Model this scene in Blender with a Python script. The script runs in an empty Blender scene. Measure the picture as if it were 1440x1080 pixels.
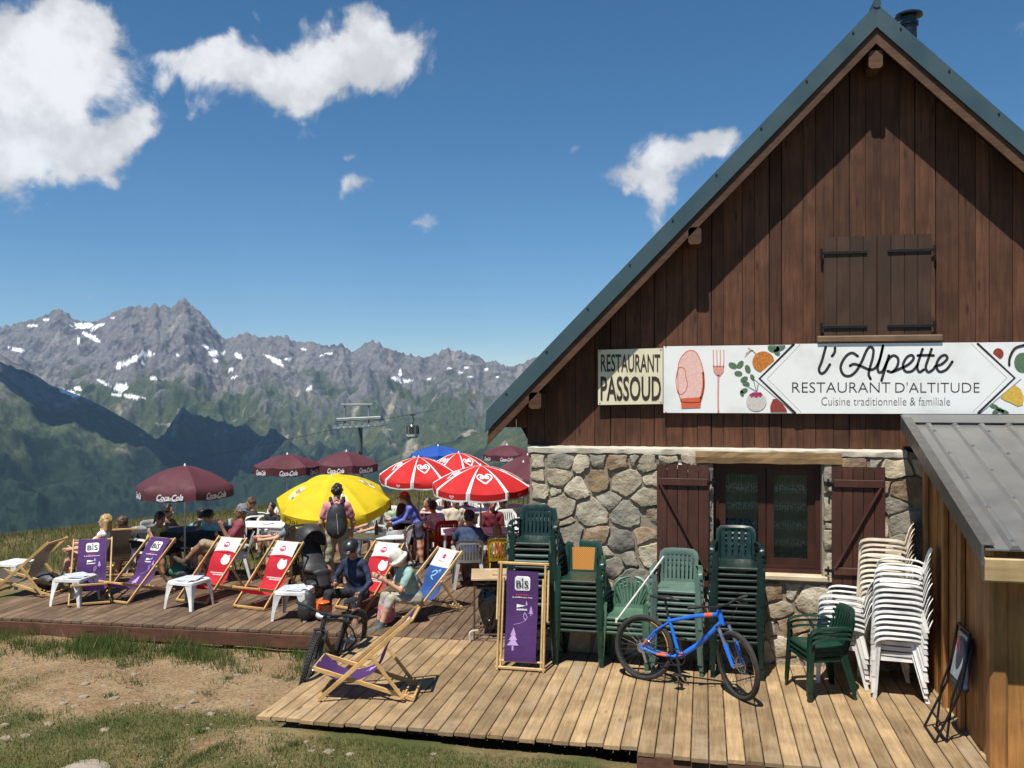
import bpy, bmesh, math, random
import numpy as np
from mathutils import Vector, Matrix
random.seed(7); rng = np.random.default_rng(7)
SC = bpy.context.scene; COL = SC.collection
# ------------------------------------------------------------------ camera
YAW = math.radians(12.2); FP = 1250.0; HOR = 555.0; CH = 3.15
cs, sn = math.cos(YAW), math.sin(YAW)
cam = bpy.data.cameras.new('camera'); camo = bpy.data.objects.new('camera', cam); COL.objects.link(camo)
camo.location = (0, 0, CH); camo.rotation_euler = (math.radians(90), 0, YAW)
cam.sensor_width = 36; cam.sensor_fit = 'HORIZONTAL'; cam.lens = 36*FP/1440; cam.shift_y = 15/1440
cam.clip_start = .05; cam.clip_end = 60000
SC.camera = camo
SC.view_settings.view_transform = 'Standard'; SC.view_settings.look = 'None'; SC.view_settings.gamma = 1
SC.view_settings.exposure = 0.45
SC.cycles.volume_bounces = 0
# light travels along LD
LD = Vector((0.27, 1.0, -2.3)).normalized()
SUN_EL = math.asin(-LD.z); SUN_ROT = math.atan2(-LD.x, -LD.y)
def W(u, v, t):                       # the point seen at photo position (u, v) at depth t metres
    a = (u-720)/FP; b = (HOR-v)/FP
    return Vector((t*(-sn+a*cs), t*(cs+a*sn), CH+b*t))
def G(u, v, z=0.0):                   # the same on a level surface of height z
    return W(u, v, (CH-z)*FP/(v-HOR))
YF = G(1107, 934).y                   # the house front stands on this line
def FX(u, v, off=0.0):                # a point of the house front (off metres before it)
    a = (u-720)/FP; t = (YF-off)/(cs+a*sn)
    return W(u, v, t)
# ------------------------------------------------------------------ node helpers
class NT:
    def __init__(s, tree): s.t = tree; s.n = tree.nodes; s.l = tree.links
    def node(s, ty, **kw):
        nd = s.n.new(ty)
        for k, v in kw.items():
            if k.startswith('i_'):
                nd.inputs[k[2:].replace('_', ' ')].default_value = v
            else: setattr(nd, k, v)
        return nd
    def put(s, sock, v):
        if hasattr(v, 'is_output') or isinstance(v, bpy.types.NodeSocket): s.l.new(v, sock)
        else: sock.default_value = v
    def math(s, op, a, b=0.0, c=None, clamp=False):
        nd = s.n.new('ShaderNodeMath'); nd.operation = op; nd.use_clamp = clamp
        s.put(nd.inputs[0], a); s.put(nd.inputs[1], b)
        if c is not None: s.put(nd.inputs[2], c)
        return nd.outputs[0]
    def vmath(s, op, a, b=(0, 0, 0), out=0):
        nd = s.n.new('ShaderNodeVectorMath'); nd.operation = op
        s.put(nd.inputs[0], a); s.put(nd.inputs[1], b)
        return nd.outputs[out]
    def noise(s, vec, scale, detail=4, rough=.55, dist=0.0, out=0):
        nd = s.n.new('ShaderNodeTexNoise'); s.put(nd.inputs['Vector'], vec)
        nd.inputs['Scale'].default_value = scale; nd.inputs['Detail'].default_value = detail
        nd.inputs['Roughness'].default_value = rough; nd.inputs['Distortion'].default_value = dist
        return nd.outputs[out]
    def mix(s, f, a, b, blend='MIX'):
        nd = s.n.new('ShaderNodeMix'); nd.data_type = 'RGBA'; nd.blend_type = blend
        s.put(nd.inputs[0], f); s.put(nd.inputs[6], a); s.put(nd.inputs[7], b)
        return nd.outputs[2]
    def ramp(s, f, lo, hi, a=0.0, b=1.0, smooth=True):
        nd = s.n.new('ShaderNodeMapRange'); nd.interpolation_type = 'SMOOTHSTEP' if smooth else 'LINEAR'
        s.put(nd.inputs[0], f); nd.inputs[1].default_value = lo; nd.inputs[2].default_value = hi
        nd.inputs[3].default_value = a; nd.inputs[4].default_value = b
        return nd.outputs[0]
def c4(c): return (c[0], c[1], c[2], 1.0)
# ------------------------------------------------------------------ sky
world = bpy.data.worlds.new('World'); SC.world = world; world.use_nodes = True
wn = NT(world.node_tree); wn.n.clear()
sky = wn.node('ShaderNodeTexSky', sky_type='NISHITA', sun_disc=False)
sky.sun_elevation = SUN_EL; sky.sun_rotation = SUN_ROT; sky.altitude = 2600; sky.air_density = 1.0; sky.dust_density = 0.1; sky.ozone_density = 1.3
tc = wn.node('ShaderNodeTexCoord'); D = tc.outputs['Generated']
def dirpx(u, v):
    p = W(u, v, 1.0)-Vector((0, 0, CH)); return p.normalized()
# cumulus: soft lobes at fixed sky directions, broken up by noise
LOBES = [(35,140,74,72,1),(70,150,60,60,1),(82,85,52,62,1),(72,30,40,56,1),(15,105,58,74,1),(135,208,54,30,.95),(50,205,84,38,.9),(-60,140,105,84,1),(195,203,34,19,.75),(-150,200,120,70,.9),
 (470,72,64,42,1),(400,110,68,34,.9),(540,90,60,38,.9),(335,102,52,32,.85),(250,118,46,22,.68),(600,58,36,32,.58),(285,140,45,26,.5),(505,22,38,28,.55),(358,12,20,24,.42),
 (952,225,42,26,.85),(985,205,32,20,.8),(930,265,30,24,.72),(885,268,34,18,.62),(925,310,20,30,.62),
 (498,256,20,16,.62),(578,322,30,10,.6),(752,240,16,13,.45),(797,222,12,12,.42),(492,212,11,10,.42),
 (1750,-60,190,110,1),(-520,60,200,120,1),(300,-420,240,120,1)]
sp_ = wn.node('ShaderNodeSeparateXYZ'); wn.l.new(D, sp_.inputs[0])
az = wn.math('ARCTAN2', sp_.outputs[0], sp_.outputs[1]); cmb = wn.node('ShaderNodeCombineXYZ'); wn.l.new(az, cmb.inputs[0]); wn.l.new(wn.math('ARCSINE', sp_.outputs[2]), cmb.inputs[1])
warp = wn.noise(D, 7.0, 4, .62, out=1)
DW = wn.vmath('ADD', cmb.outputs[0], wn.vmath('MULTIPLY', wn.vmath('SUBTRACT', warp, (.5, .5, .5)), (.15, .15, 0)))
acc = None
for (u, v, ru, rv, wgt) in LOBES:
    c = dirpx(u, v); k = 1/(1+((u-720)**2+(v-555)**2)/FP**2)**.5; ce = math.cos(math.asin(c.z))
    dv = wn.vmath('MULTIPLY', wn.vmath('SUBTRACT', DW, (math.atan2(c.x, c.y), math.asin(c.z), 0)), (ce*FP/(ru*k), FP/(rv*k), 0))
    r2 = wn.vmath('DOT_PRODUCT', dv, dv, out=1)
    g = wn.math('MULTIPLY', wn.math('POWER', .47, r2), wgt)
    acc = g if acc is None else wn.math('ADD', acc, g)
n1 = wn.noise(D, 15.0, 10, .68, .35)
dens = wn.math('ADD', acc, wn.math('MULTIPLY', wn.math('SUBTRACT', n1, .5), 2.2))
alpha = wn.ramp(dens, .36, 1.0)
shade = wn.ramp(wn.noise(wn.vmath('ADD', D, (.02, .03, -.05)), 14.0, 5, .6), .38, .64, .74, 1.0)
thick = wn.ramp(dens, .5, 1.5, .82, 1.0)
cb = wn.math('MULTIPLY', wn.math('MULTIPLY', shade, thick), 9.0)
ccol = wn.vmath('MULTIPLY', (1.0, 1.0, 1.02), (1, 1, 1))
cvec = wn.n.new('ShaderNodeVectorMath'); cvec.operation = 'SCALE'; wn.l.new(ccol, cvec.inputs[0]); wn.l.new(cb, cvec.inputs['Scale'])
hsv = wn.node('ShaderNodeHueSaturation'); hsv.inputs['Hue'].default_value = .494; hsv.inputs['Saturation'].default_value = 1.28; wn.l.new(sky.outputs[0], hsv.inputs['Color'])
skyc = wn.mix(wn.math('MULTIPLY', alpha, .95), hsv.outputs[0], cvec.outputs[0])
bg = wn.node('ShaderNodeBackground'); bg.inputs['Strength'].default_value = .080
wn.l.new(skyc, bg.inputs['Color'])
wo = wn.node('ShaderNodeOutputWorld'); wn.l.new(bg.outputs[0], wo.inputs['Surface'])
# ------------------------------------------------------------------ sun
sl = bpy.data.lights.new('sun', 'SUN'); sl.energy = 5.0; sl.angle = math.radians(.53); sl.color = (1, .955, .88)
so = bpy.data.objects.new('sun', sl); COL.objects.link(so); so.rotation_euler = LD.to_track_quat('-Z', 'Y').to_euler(); so.location = (0, -20, 60)
# ------------------------------------------------------------------ materials
MATS = {}
def pm(name, c1, c2=None, scale=8.0, rough=.6, bump=0.0, bscale=40.0, metal=0.0, rnd=0.0, bdist=.01, stretch=(1, 1, 1), spec=.5, transl=0.0, coat=0.0, detail=4, contrast=(.35, .65), alpha=None):
    if name in MATS: return MATS[name]
    m = bpy.data.materials.new(name); m.use_nodes = True; MATS[name] = m
    t = NT(m.node_tree); b = t.n['Principled BSDF']
    b.inputs['Roughness'].default_value = rough; b.inputs['Metallic'].default_value = metal
    b.inputs['Specular IOR Level'].default_value = spec; b.inputs['Coat Weight'].default_value = coat
    tcn = t.node('ShaderNodeTexCoord'); oi = t.node('ShaderNodeObjectInfo')
    vec = t.vmath('MULTIPLY', tcn.outputs['Object'], stretch)
    off = t.n.new('ShaderNodeVectorMath'); off.operation = 'SCALE'; off.inputs[0].default_value = (37.0, 71.0, 13.0); t.l.new(oi.outputs['Random'], off.inputs['Scale'])
    vec = t.vmath('ADD', vec, off.outputs[0])
    col = None
    if c2 is None: c2 = tuple(x*.82 for x in c1)
    f = t.ramp(t.noise(vec, scale, detail), contrast[0], contrast[1])
    col = t.mix(f, c4(c1), c4(c2))
    if rnd:
        v = t.ramp(oi.outputs['Random'], 0, 1, 1-rnd, 1+rnd, False)
        hs = t.node('ShaderNodeHueSaturation'); t.l.new(col, hs.inputs['Color']); t.l.new(v, hs.inputs['Value']); col = hs.outputs[0]
    t.l.new(col, b.inputs['Base Color'])
    rr = t.ramp(t.noise(vec, scale*2.3, 3), .3, .7, max(rough-.08, .02), min(rough+.08, 1)); t.l.new(rr, b.inputs['Roughness'])
    if bump:
        bp = t.node('ShaderNodeBump'); bp.inputs['Strength'].default_value = bump; bp.inputs['Distance'].default_value = bdist
        t.l.new(t.noise(vec, bscale, 5, .6), bp.inputs['Height']); t.l.new(bp.outputs[0], b.inputs['Normal'])
    if transl:
        tr = t.node('ShaderNodeBsdfTranslucent'); t.l.new(col, tr.inputs['Color']); ms = t.node('ShaderNodeMixShader'); ms.inputs[0].default_value = transl
        t.l.new(b.outputs[0], ms.inputs[1]); t.l.new(tr.outputs[0], ms.inputs[2]); t.l.new(ms.outputs[0], t.n['Material Output'].inputs['Surface'])
    return m
def wood(name, c1, c2, axis='y', rough=.7, rnd=.15, fine=1.0, knots=True, bump=.35, wear=None):
    if name in MATS: return MATS[name]
    m = bpy.data.materials.new(name); m.use_nodes = True; MATS[name] = m
    t = NT(m.node_tree); b = t.n['Principled BSDF']; b.inputs['Roughness'].default_value = rough; b.inputs['Specular IOR Level'].default_value = .3
    tcn = t.node('ShaderNodeTexCoord'); oi = t.node('ShaderNodeObjectInfo')
    st = {'x': (1.3, 22, 22), 'y': (22, 1.3, 22), 'z': (22, 22, 1.3)}[axis]
    off = t.n.new('ShaderNodeVectorMath'); off.operation = 'SCALE'; off.inputs[0].default_value = (37.0, 71.0, 13.0); t.l.new(oi.outputs['Random'], off.inputs['Scale'])
    base = t.vmath('ADD', tcn.outputs['Object'], off.outputs[0])
    vec = t.vmath('MULTIPLY', base, tuple(x*fine for x in st))
    g = t.noise(vec, 1.6, 6, .65, .7)
    col = t.mix(t.ramp(g, .3, .7), c4(c1), c4(c2))
    blotch = t.ramp(t.noise(base, 2.3, 4), .35, .7, .72, 1.12); hs = t.node('ShaderNodeHueSaturation'); t.l.new(col, hs.inputs['Color'])
    v = t.math('MULTIPLY', blotch, t.ramp(oi.outputs['Random'], 0, 1, 1-rnd, 1+rnd, False)); t.l.new(v, hs.inputs['Value']); col = hs.outputs[0]
    if knots:
        vo = t.node('ShaderNodeTexVoronoi'); vo.inputs['Scale'].default_value = 1.0
        kv = {'x': (1.6, 7, 7), 'y': (7, 1.6, 7), 'z': (7, 7, 1.6)}[axis]
        t.l.new(t.vmath('MULTIPLY', base, kv), vo.inputs['Vector'])
        col = t.mix(t.ramp(vo.outputs['Distance'], .04, .16, .75, 0), col, c4(tuple(x*.35 for x in c2)))
    if wear is not None:
        col = t.mix(t.ramp(t.noise(base, 1.1, 6, .7), .5, .72, 0, .75), col, c4(wear))
    t.l.new(col, b.inputs['Base Color'])
    bp = t.node('ShaderNodeBump'); bp.inputs['Strength'].default_value = bump; bp.inputs['Distance'].default_value = .004
    t.l.new(g, bp.inputs['Height']); t.l.new(bp.outputs[0], b.inputs['Normal'])
    return m
# ------------------------------------------------------------------ mesh helpers
class MB:
    def __init__(s): s.v = []; s.f = []; s.m = []
    def add(s, vs, fs, mi=0):
        o = len(s.v); s.v.extend([tuple(p) for p in vs]); s.f.extend([tuple(i+o for i in f) for f in fs]); s.m.extend([mi]*len(fs)); return s
    def box(s, lo, hi, mi=0):
        x0, y0, z0 = lo; x1, y1, z1 = hi
        return s.add([(x0,y0,z0),(x1,y0,z0),(x1,y1,z0),(x0,y1,z0),(x0,y0,z1),(x1,y0,z1),(x1,y1,z1),(x0,y1,z1)],
                     [(0,3,2,1),(4,5,6,7),(0,1,5,4),(1,2,6,5),(2,3,7,6),(3,0,4,7)], mi)
    def beam(s, p0, p1, w, h, up=(0, 0, 1), mi=0, ch=0.0):
        p0 = Vector(p0); p1 = Vector(p1); d = (p1-p0).normalized(); u = Vector(up); r = d.cross(u)
        if r.length < 1e-4: r = d.cross(Vector((1, 0, 0)))
        r.normalize(); u = r.cross(d)
        c = min(w, h)*.18
        pr = [(-w/2+c, -h/2), (w/2-c, -h/2), (w/2, -h/2+c), (w/2, h/2-c), (w/2-c, h/2), (-w/2+c, h/2), (-w/2, h/2-c), (-w/2, -h/2+c)]
        vs = [p0+r*a+u*b for a, b in pr]+[p1+r*a+u*b for a, b in pr]; n = 8
        fs = [(i, (i+1) % n, n+(i+1) % n, n+i) for i in range(n)]+[tuple(range(n-1, -1, -1)), tuple(range(n, 2*n))]
        return s.add(vs, fs, mi)
    def tube(s, path, r, n=8, mi=0, caps=True, closed=False):
        P = [Vector(p) for p in path]; m = len(P); R = r if isinstance(r, (list, tuple)) else [r]*m
        vs = []; ref = None
        for i in range(m):
            if closed: d = (P[(i+1) % m]-P[i-1]).normalized()
            else: d = (P[min(i+1, m-1)]-P[max(i-1, 0)]).normalized()
            if ref is None:
                ref = Vector((0, 0, 1)) if abs(d.z) < .9 else Vector((1, 0, 0))
            a = d.cross(ref).normalized(); b = a.cross(d); ref = b
            vs += [P[i]+(a*math.cos(2*math.pi*k/n)+b*math.sin(2*math.pi*k/n))*R[i] for k in range(n)]
        fs = []
        for i in range(m if closed else m-1):
            j = (i+1) % m
            fs += [(i*n+k, i*n+(k+1) % n, j*n+(k+1) % n, j*n+k) for k in range(n)]
        if caps and not closed: fs += [tuple(range(n-1, -1, -1)), tuple(range((m-1)*n, m*n))]
        return s.add(vs, fs, mi)
    def lathe(s, prof, n=16, axis='z', o=(0, 0, 0), mi=0):
        vs = []; m = len(prof)
        for (r, z) in prof:
            for k in range(n):
                a = 2*math.pi*k/n; x, y = r*math.cos(a), r*math.sin(a)
                p = {'z': (x, y, z), 'y': (x, z, y), 'x': (z, x, y)}[axis]; vs.append((p[0]+o[0], p[1]+o[1], p[2]+o[2]))
        fs = [(i*n+k, i*n+(k+1) % n, (i+1)*n+(k+1) % n, (i+1)*n+k) for i in range(m-1) for k in range(n)]
        return s.add(vs, fs, mi)
    def prism(s, poly, th, fr=None, mi=0):           # poly: 3D points, extruded along th (vector)
        P = [Vector(p) for p in poly]; t = Vector(th); n = len(P)
        vs = P+[p+t for p in P]
        return s.add(vs, [tuple(range(n-1, -1, -1)), tuple(range(n, 2*n))]+[(i, (i+1) % n, n+(i+1) % n, n+i) for i in range(n)], mi)
    def strip(s, rows, mi=0, th=None):              # grid sheet from rows of points, optional thickness vector per sheet
        m = len(rows); n = len(rows[0]); vs = [Vector(p) for r in rows for p in r]
        fs = [(i*n+j, i*n+j+1, (i+1)*n+j+1, (i+1)*n+j) for i in range(m-1) for j in range(n-1)]
        s.add(vs, fs, mi)
        if th is not None:
            t = Vector(th); o = [v+t for v in vs]; s.add(o, [tuple(reversed(f)) for f in fs], mi)
            b = [i*n for i in range(m)]+[(m-1)*n+j for j in range(1, n)]+[i*n+n-1 for i in range(m-2, -1, -1)]+[j for j in range(n-2, 0, -1)]
            N = len(b); s.add([vs[i] for i in b]+[o[i] for i in b], [(i, N+i, N+(i+1) % N, (i+1) % N) for i in range(N)], mi)
        return s
    def mesh(s, name, mats):
        me = bpy.data.meshes.new(name); me.from_pydata(s.v, [], s.f)
        for m in (mats if isinstance(mats, (list, tuple)) else [mats]): me.materials.append(m)
        if any(s.m): me.polygons.foreach_set('material_index', s.m)
        bm = bmesh.new(); bm.from_mesh(me); bmesh.ops.recalc_face_normals(bm, faces=bm.faces); bm.to_mesh(me); bm.free()
        return me
    def build(s, name, mats, parent=None, smooth=False, loc=None, rotz=0.0):
        me = s.mesh(name, mats)
        if smooth: sm(me, smooth)
        return link(name, me, parent, loc, rotz)
def sm(me, ang=40):
    me.polygons.foreach_set('use_smooth', [True]*len(me.polygons))
    if ang is not True and ang < 180:
        try: me.set_sharp_from_angle(angle=math.radians(ang))
        except Exception: pass
def link(name, me, parent=None, loc=None, rotz=0.0):
    o = bpy.data.objects.new(name, me); COL.objects.link(o); o.parent = parent
    if loc is not None: o.location = loc
    if rotz: o.rotation_euler = (0, 0, rotz)
    return o
def tag(o, label=None, cat=None, group=None, kind=None):
    if label: o['label'] = label
    if cat: o['category'] = cat
    if group: o['group'] = group
    if kind: o['kind'] = kind
    return o
def thing(name, label, cat, loc=(0, 0, 0), rotz=0.0, group=None):
    o = link(name, None, None, loc, rotz); return tag(o, label, cat, group)
def copy_tree(o, parent=None):
    c = o.copy(); COL.objects.link(c); c.parent = parent
    for ch in o.children: copy_tree(ch, c)
    return c
def face_rot(phi):                    # phi degrees: 0 looks at the camera, 90 to the left of the picture; local +y is forward
    p = math.radians(phi); d = Vector((sn, -cs, 0))*math.cos(p)+Vector((-cs, -sn, 0))*math.sin(p)
    return math.atan2(-d.x, d.y)
def crom(P, k=6, closed=False):
    P = [Vector(p) for p in P]; out = []; n = len(P)
    for i in range(n if closed else n-1):
        if closed: a, b, c, d = P[i-1], P[i], P[(i+1) % n], P[(i+2) % n]
        else: a, b, c, d = P[max(i-1, 0)], P[i], P[i+1], P[min(i+2, n-1)]
        for j in range(k):
            t = j/k; out.append(.5*((2*b)+(c-a)*t+(2*a-5*b+4*c-d)*t*t+(3*b-a-3*c+d)*t**3))
    if not closed: out.append(P[-1])
    return out
# flat print: 2D shapes mapped onto a surface by fn(x, y) -> 3D point
TXT = {}
def text2d(s, shear=0.0, bold=0.0):
    key = (s, shear, bold)
    if key in TXT: return TXT[key]
    cu = bpy.data.curves.new('txt', 'FONT'); cu.body = s; cu.size = 1; cu.shear = shear; cu.offset = bold; cu.resolution_u = 3; cu.align_x = 'LEFT'
    o = bpy.data.objects.new('txt', cu); COL.objects.link(o)
    dg = bpy.context.evaluated_depsgraph_get(); me = o.evaluated_get(dg).to_mesh()
    v = [(p.co.x, p.co.y) for p in me.vertices]; f = [tuple(p.vertices) for p in me.polygons]
    bpy.data.objects.remove(o); bpy.data.curves.remove(cu)
    xs = [p[0] for p in v]; ys = [p[1] for p in v]; x0, x1, y0, y1 = min(xs), max(xs), min(ys), max(ys)
    v = [((x-x0)/(x1-x0), (y-y0)/(y1-y0)) for x, y in v]
    TXT[key] = (v, f); return TXT[key]
def put_text(mb, fn, s, x0, y0, x1, y1, shear=0.0, bold=0.0, mi=0):
    v, f = text2d(s, shear, bold)
    mb.add([fn(x0+(x1-x0)*a, y0+(y1-y0)*b) for a, b in v], f, mi)
def disc(fn, cx, cy, rx, ry, n=20, a0=0.0, mi=0, mb=None):
    mb.add([fn(cx, cy)]+[fn(cx+rx*math.cos(a0+2*math.pi*k/n), cy+ry*math.sin(a0+2*math.pi*k/n)) for k in range(n)], [(0, 1+k, 1+(k+1) % n) for k in range(n)], mi)
def poly2(mb, fn, pts, mi=0): mb.add([fn(x, y) for x, y in pts], [tuple(range(len(pts)))], mi)
def stroke(mb, fn, pts, w, mi=0, k=6, smooth=True, closed=False):
    P = [Vector((x, y, 0)) for x, y in pts]
    if smooth: P = crom(P, k, closed)
    L = []; n = len(P)
    for i in range(n):
        d = (P[(i+1) % n]-P[i-1]) if closed else (P[min(i+1, n-1)]-P[max(i-1, 0)])
        d.normalize(); q = Vector((-d.y, d.x, 0))*w/2; L.append((P[i]+q, P[i]-q))
    vs = [fn(p.x, p.y) for a in L for p in a]
    fs = [(2*i, 2*i+1, 2*((i+1) % n)+1, 2*((i+1) % n)) for i in range(n if closed else n-1)]
    mb.add(vs, fs, mi)
    if not closed:
        for e in (0, n-1): disc(fn, P[e].x, P[e].y, w/2, w/2, 10, mi=mi, mb=mb)
# ------------------------------------------------------------------ blended solid (bodies, bags, boulders): distance field -> one continuous surface
def nets(prims, h=.01, pad=.03, jitter=None):
    lo = np.full(3, 1e9); hi = np.full(3, -1e9)
    for p in prims:
        a, b = p['bb']; lo = np.minimum(lo, a); hi = np.maximum(hi, b)
    lo -= pad; hi += pad; n = np.ceil((hi-lo)/h).astype(int)+1
    F = np.full(n, .5, np.float32); B = np.full(n, .5, np.float32); L = np.zeros(n, np.int16)
    for p in prims:
        a, b = p['bb']; i0 = np.maximum(((a-.05-lo)/h).astype(int), 0); i1 = np.minimum(((b+.05-lo)/h).astype(int)+2, n)
        ax = [lo[k]+h*np.arange(i0[k], i1[k], dtype=np.float32) for k in range(3)]
        X, Y, Z = np.meshgrid(*ax, indexing='ij'); d = p['fn'](X, Y, Z).astype(np.float32)
        s = tuple(slice(i0[k], i1[k]) for k in range(3)); k = p['k']; f = F[s]
        if p.get('cut'):
            F[s] = np.maximum(f, -d); continue
        hh = np.clip(.5+.5*(f-d)/k, 0, 1); F[s] = f*(1-hh)+d*hh-k*hh*(1-hh)
        m = d < B[s]; B[s] = np.where(m, d, B[s]); L[s] = np.where(m, p['lab'], L[s])
    sg = F < 0; c = n-1
    cnt = np.zeros(c, np.float32); pos = np.zeros((*c, 3), np.float32)
    offs = [(0,0,0),(1,0,0),(0,1,0),(1,1,0),(0,0,1),(1,0,1),(0,1,1),(1,1,1)]
    def cor(A, o): return A[o[0]:o[0]+c[0], o[1]:o[1]+c[1], o[2]:o[2]+c[2]]
    act = np.zeros(c, bool); S0 = cor(sg, offs[0])
    for o in offs[1:]: act |= cor(sg, o) != S0
    idx = np.argwhere(act); ii = idx[:, 0], idx[:, 1], idx[:, 2]; m = len(idx)
    P = np.zeros((m, 3), np.float32); C = np.zeros(m, np.float32)
    fv = {o: F[idx[:, 0]+o[0], idx[:, 1]+o[1], idx[:, 2]+o[2]] for o in offs}
    for a in offs:
        for k in range(3):
            if a[k]: continue
            b = list(a); b[k] = 1; b = tuple(b); fa, fb = fv[a], fv[b]; x = (fa < 0) != (fb < 0)
            t = np.where(x, fa/np.where(x, fa-fb, 1), 0); q = np.array(a, np.float32)[None]+np.zeros((m, 3), np.float32); q[:, k] += t
            P += q*x[:, None]; C += x
    P = lo+(idx+P/np.maximum(C, 1)[:, None])*h
    vid = np.full(c, -1, np.int64); vid[ii] = np.arange(m)
    faces = []; 
    for k in range(3):
        o = [0, 0, 0]; o[k] = 1; A = sg[:n[0]-o[0], :n[1]-o[1], :n[2]-o[2]]; Bq = sg[o[0]:, o[1]:, o[2]:]
        e = np.argwhere(A != Bq); k1, k2 = (k+1) % 3, (k+2) % 3
        e = e[(e[:, k1] > 0) & (e[:, k2] > 0) & (e[:, k1] < c[k1]) & (e[:, k2] < c[k2])]
        def g(d1, d2):
            q = e.copy(); q[:, k1] -= d1; q[:, k2] -= d2; return vid[q[:, 0], q[:, 1], q[:, 2]]
        Q = np.stack([g(1, 1), g(0, 1), g(0, 0), g(1, 0)], 1); fl = ~A[e[:, 0], e[:, 1], e[:, 2]]; Q[fl] = Q[fl][:, ::-1]
        faces.append(Q)
    Q = np.concatenate(faces); Q = Q[(Q >= 0).all(1)]
    vi = np.clip(np.rint((P-lo)/h).astype(int), 0, n-1); lab = L[vi[:, 0], vi[:, 1], vi[:, 2]]
    fl = np.sort(lab[Q], 1)[:, 2]
    # one smoothing pass
    S = np.zeros_like(P); cn = np.zeros(m)
    for a in range(4):
        np.add.at(S, Q[:, a], P[Q[:, (a+1) % 4]]+P[Q[:, a-1]]); np.add.at(cn, Q[:, a], 2)
    P = np.where(cn[:, None] > 0, .5*P+.5*S/np.maximum(cn, 1)[:, None], P)
    return P, Q, fl
def cap(a, b, r1, r2, lab, k=.02, flat=None):
    a = np.array(a, np.float32); b = np.array(b, np.float32); d = b-a; L2 = max(float(d@d), 1e-9); r = max(r1, r2)
    if flat is not None: fx = np.array(flat[0], np.float32); fs = flat[1]
    def fn(X, Y, Z):
        x, y, z = X-a[0], Y-a[1], Z-a[2]; t = np.clip((x*d[0]+y*d[1]+z*d[2])/L2, 0, 1)
        x, y, z = x-t*d[0], y-t*d[1], z-t*d[2]; q = x*x+y*y+z*z
        if flat is not None:
            w = x*fx[0]+y*fx[1]+z*fx[2]; q = q-w*w+(w/fs)**2
        return np.sqrt(q)-(r1+(r2-r1)*t)
    e = r*(flat[1] if flat is not None and flat[1] > 1 else 1)
    return dict(fn=fn, bb=(np.minimum(a, b)-e, np.maximum(a, b)+e), lab=lab, k=k)
def ell(c, rad, lab, k=.02, R=None, cut=False):
    c = np.array(c, np.float32); rad = np.array(rad, np.float32); M = np.array(R if R is not None else np.eye(3), np.float32)
    mr = float(rad.min())
    def fn(X, Y, Z):
        x, y, z = X-c[0], Y-c[1], Z-c[2]
        q = sum(((M[0, i]*x+M[1, i]*y+M[2, i]*z)/rad[i])**2 for i in range(3)); q = np.sqrt(q)
        return (q-1)*mr*np.maximum(1, .6+.4*q)
    r = float(rad.max()); return dict(fn=fn, bb=(c-r, c+r), lab=lab, k=k, cut=cut)
def solid(name, prims, mats, parent=None, h=.01, folds=()):
    P, Q, fl = nets(prims, h)
    if folds:                                      # creases in cloth
        E1 = P[Q[:, 2]]-P[Q[:, 0]]; E2 = P[Q[:, 3]]-P[Q[:, 1]]; FN = np.cross(E1, E2); VN = np.zeros_like(P)
        for a in range(4): np.add.at(VN, Q[:, a], FN)
        VN /= np.maximum(np.linalg.norm(VN, axis=1, keepdims=True), 1e-9); m = np.zeros(len(P), bool)
        for a in range(4): m[Q[np.isin(fl, folds), a]] = True
        ph = random.uniform(0, 9); x, y, z = P[:, 0], P[:, 1], P[:, 2]
        wv = np.sin(38*z+14*x+9*np.sin(7*x+ph)+ph)*.5+np.sin(55*(x*.6-z*.7)+6*np.sin(9*y+ph))*.35+np.sin(47*(y*.8+z*.5)+5*np.sin(11*x-ph)+2*ph)*.4
        P = P+VN*(m*(np.clip(wv, -.6, 1)*.0065))[:, None]
    me = bpy.data.meshes.new(name)
    me.from_pydata(P.tolist(), [], Q.tolist())
    for m in mats: me.materials.append(m)
    me.polygons.foreach_set('material_index', np.minimum(fl, len(mats)-1).astype(np.int32)); sm(me, True)
    return link(name, me, parent)
# ------------------------------------------------------------------ noise for terrain
_perm = rng.permutation(512).astype(np.int64); _ang = rng.random(512)*2*np.pi; _gx = np.cos(_ang); _gy = np.sin(_ang)
def gnoise(x, y):
    xi = np.floor(x).astype(np.int64); yi = np.floor(y).astype(np.int64); xf = x-xi; yf = y-yi
    u = xf**3*(xf*(xf*6-15)+10); v = yf**3*(yf*(yf*6-15)+10)
    def g(ix, iy, dx, dy):
        h = _perm[(_perm[ix & 511]+iy) & 511]; return _gx[h]*dx+_gy[h]*dy
    a = g(xi, yi, xf, yf); b = g(xi+1, yi, xf-1, yf); c = g(xi, yi+1, xf, yf-1); d = g(xi+1, yi+1, xf-1, yf-1)
    return (a*(1-u)+b*u)*(1-v)+(c*(1-u)+d*u)*v
def fbm(x, y, o=5, ridged=False, gain=.5):
    s = 0; a = 1.0; t = 0
    for i in range(o):
        n = gnoise(x+i*17.3, y-i*9.1)
        s = s+a*((1-2.2*np.abs(n))*1.0 if ridged else n); t += a; a *= gain; x = x*2.03; y = y*2.03
    return s/t
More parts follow.
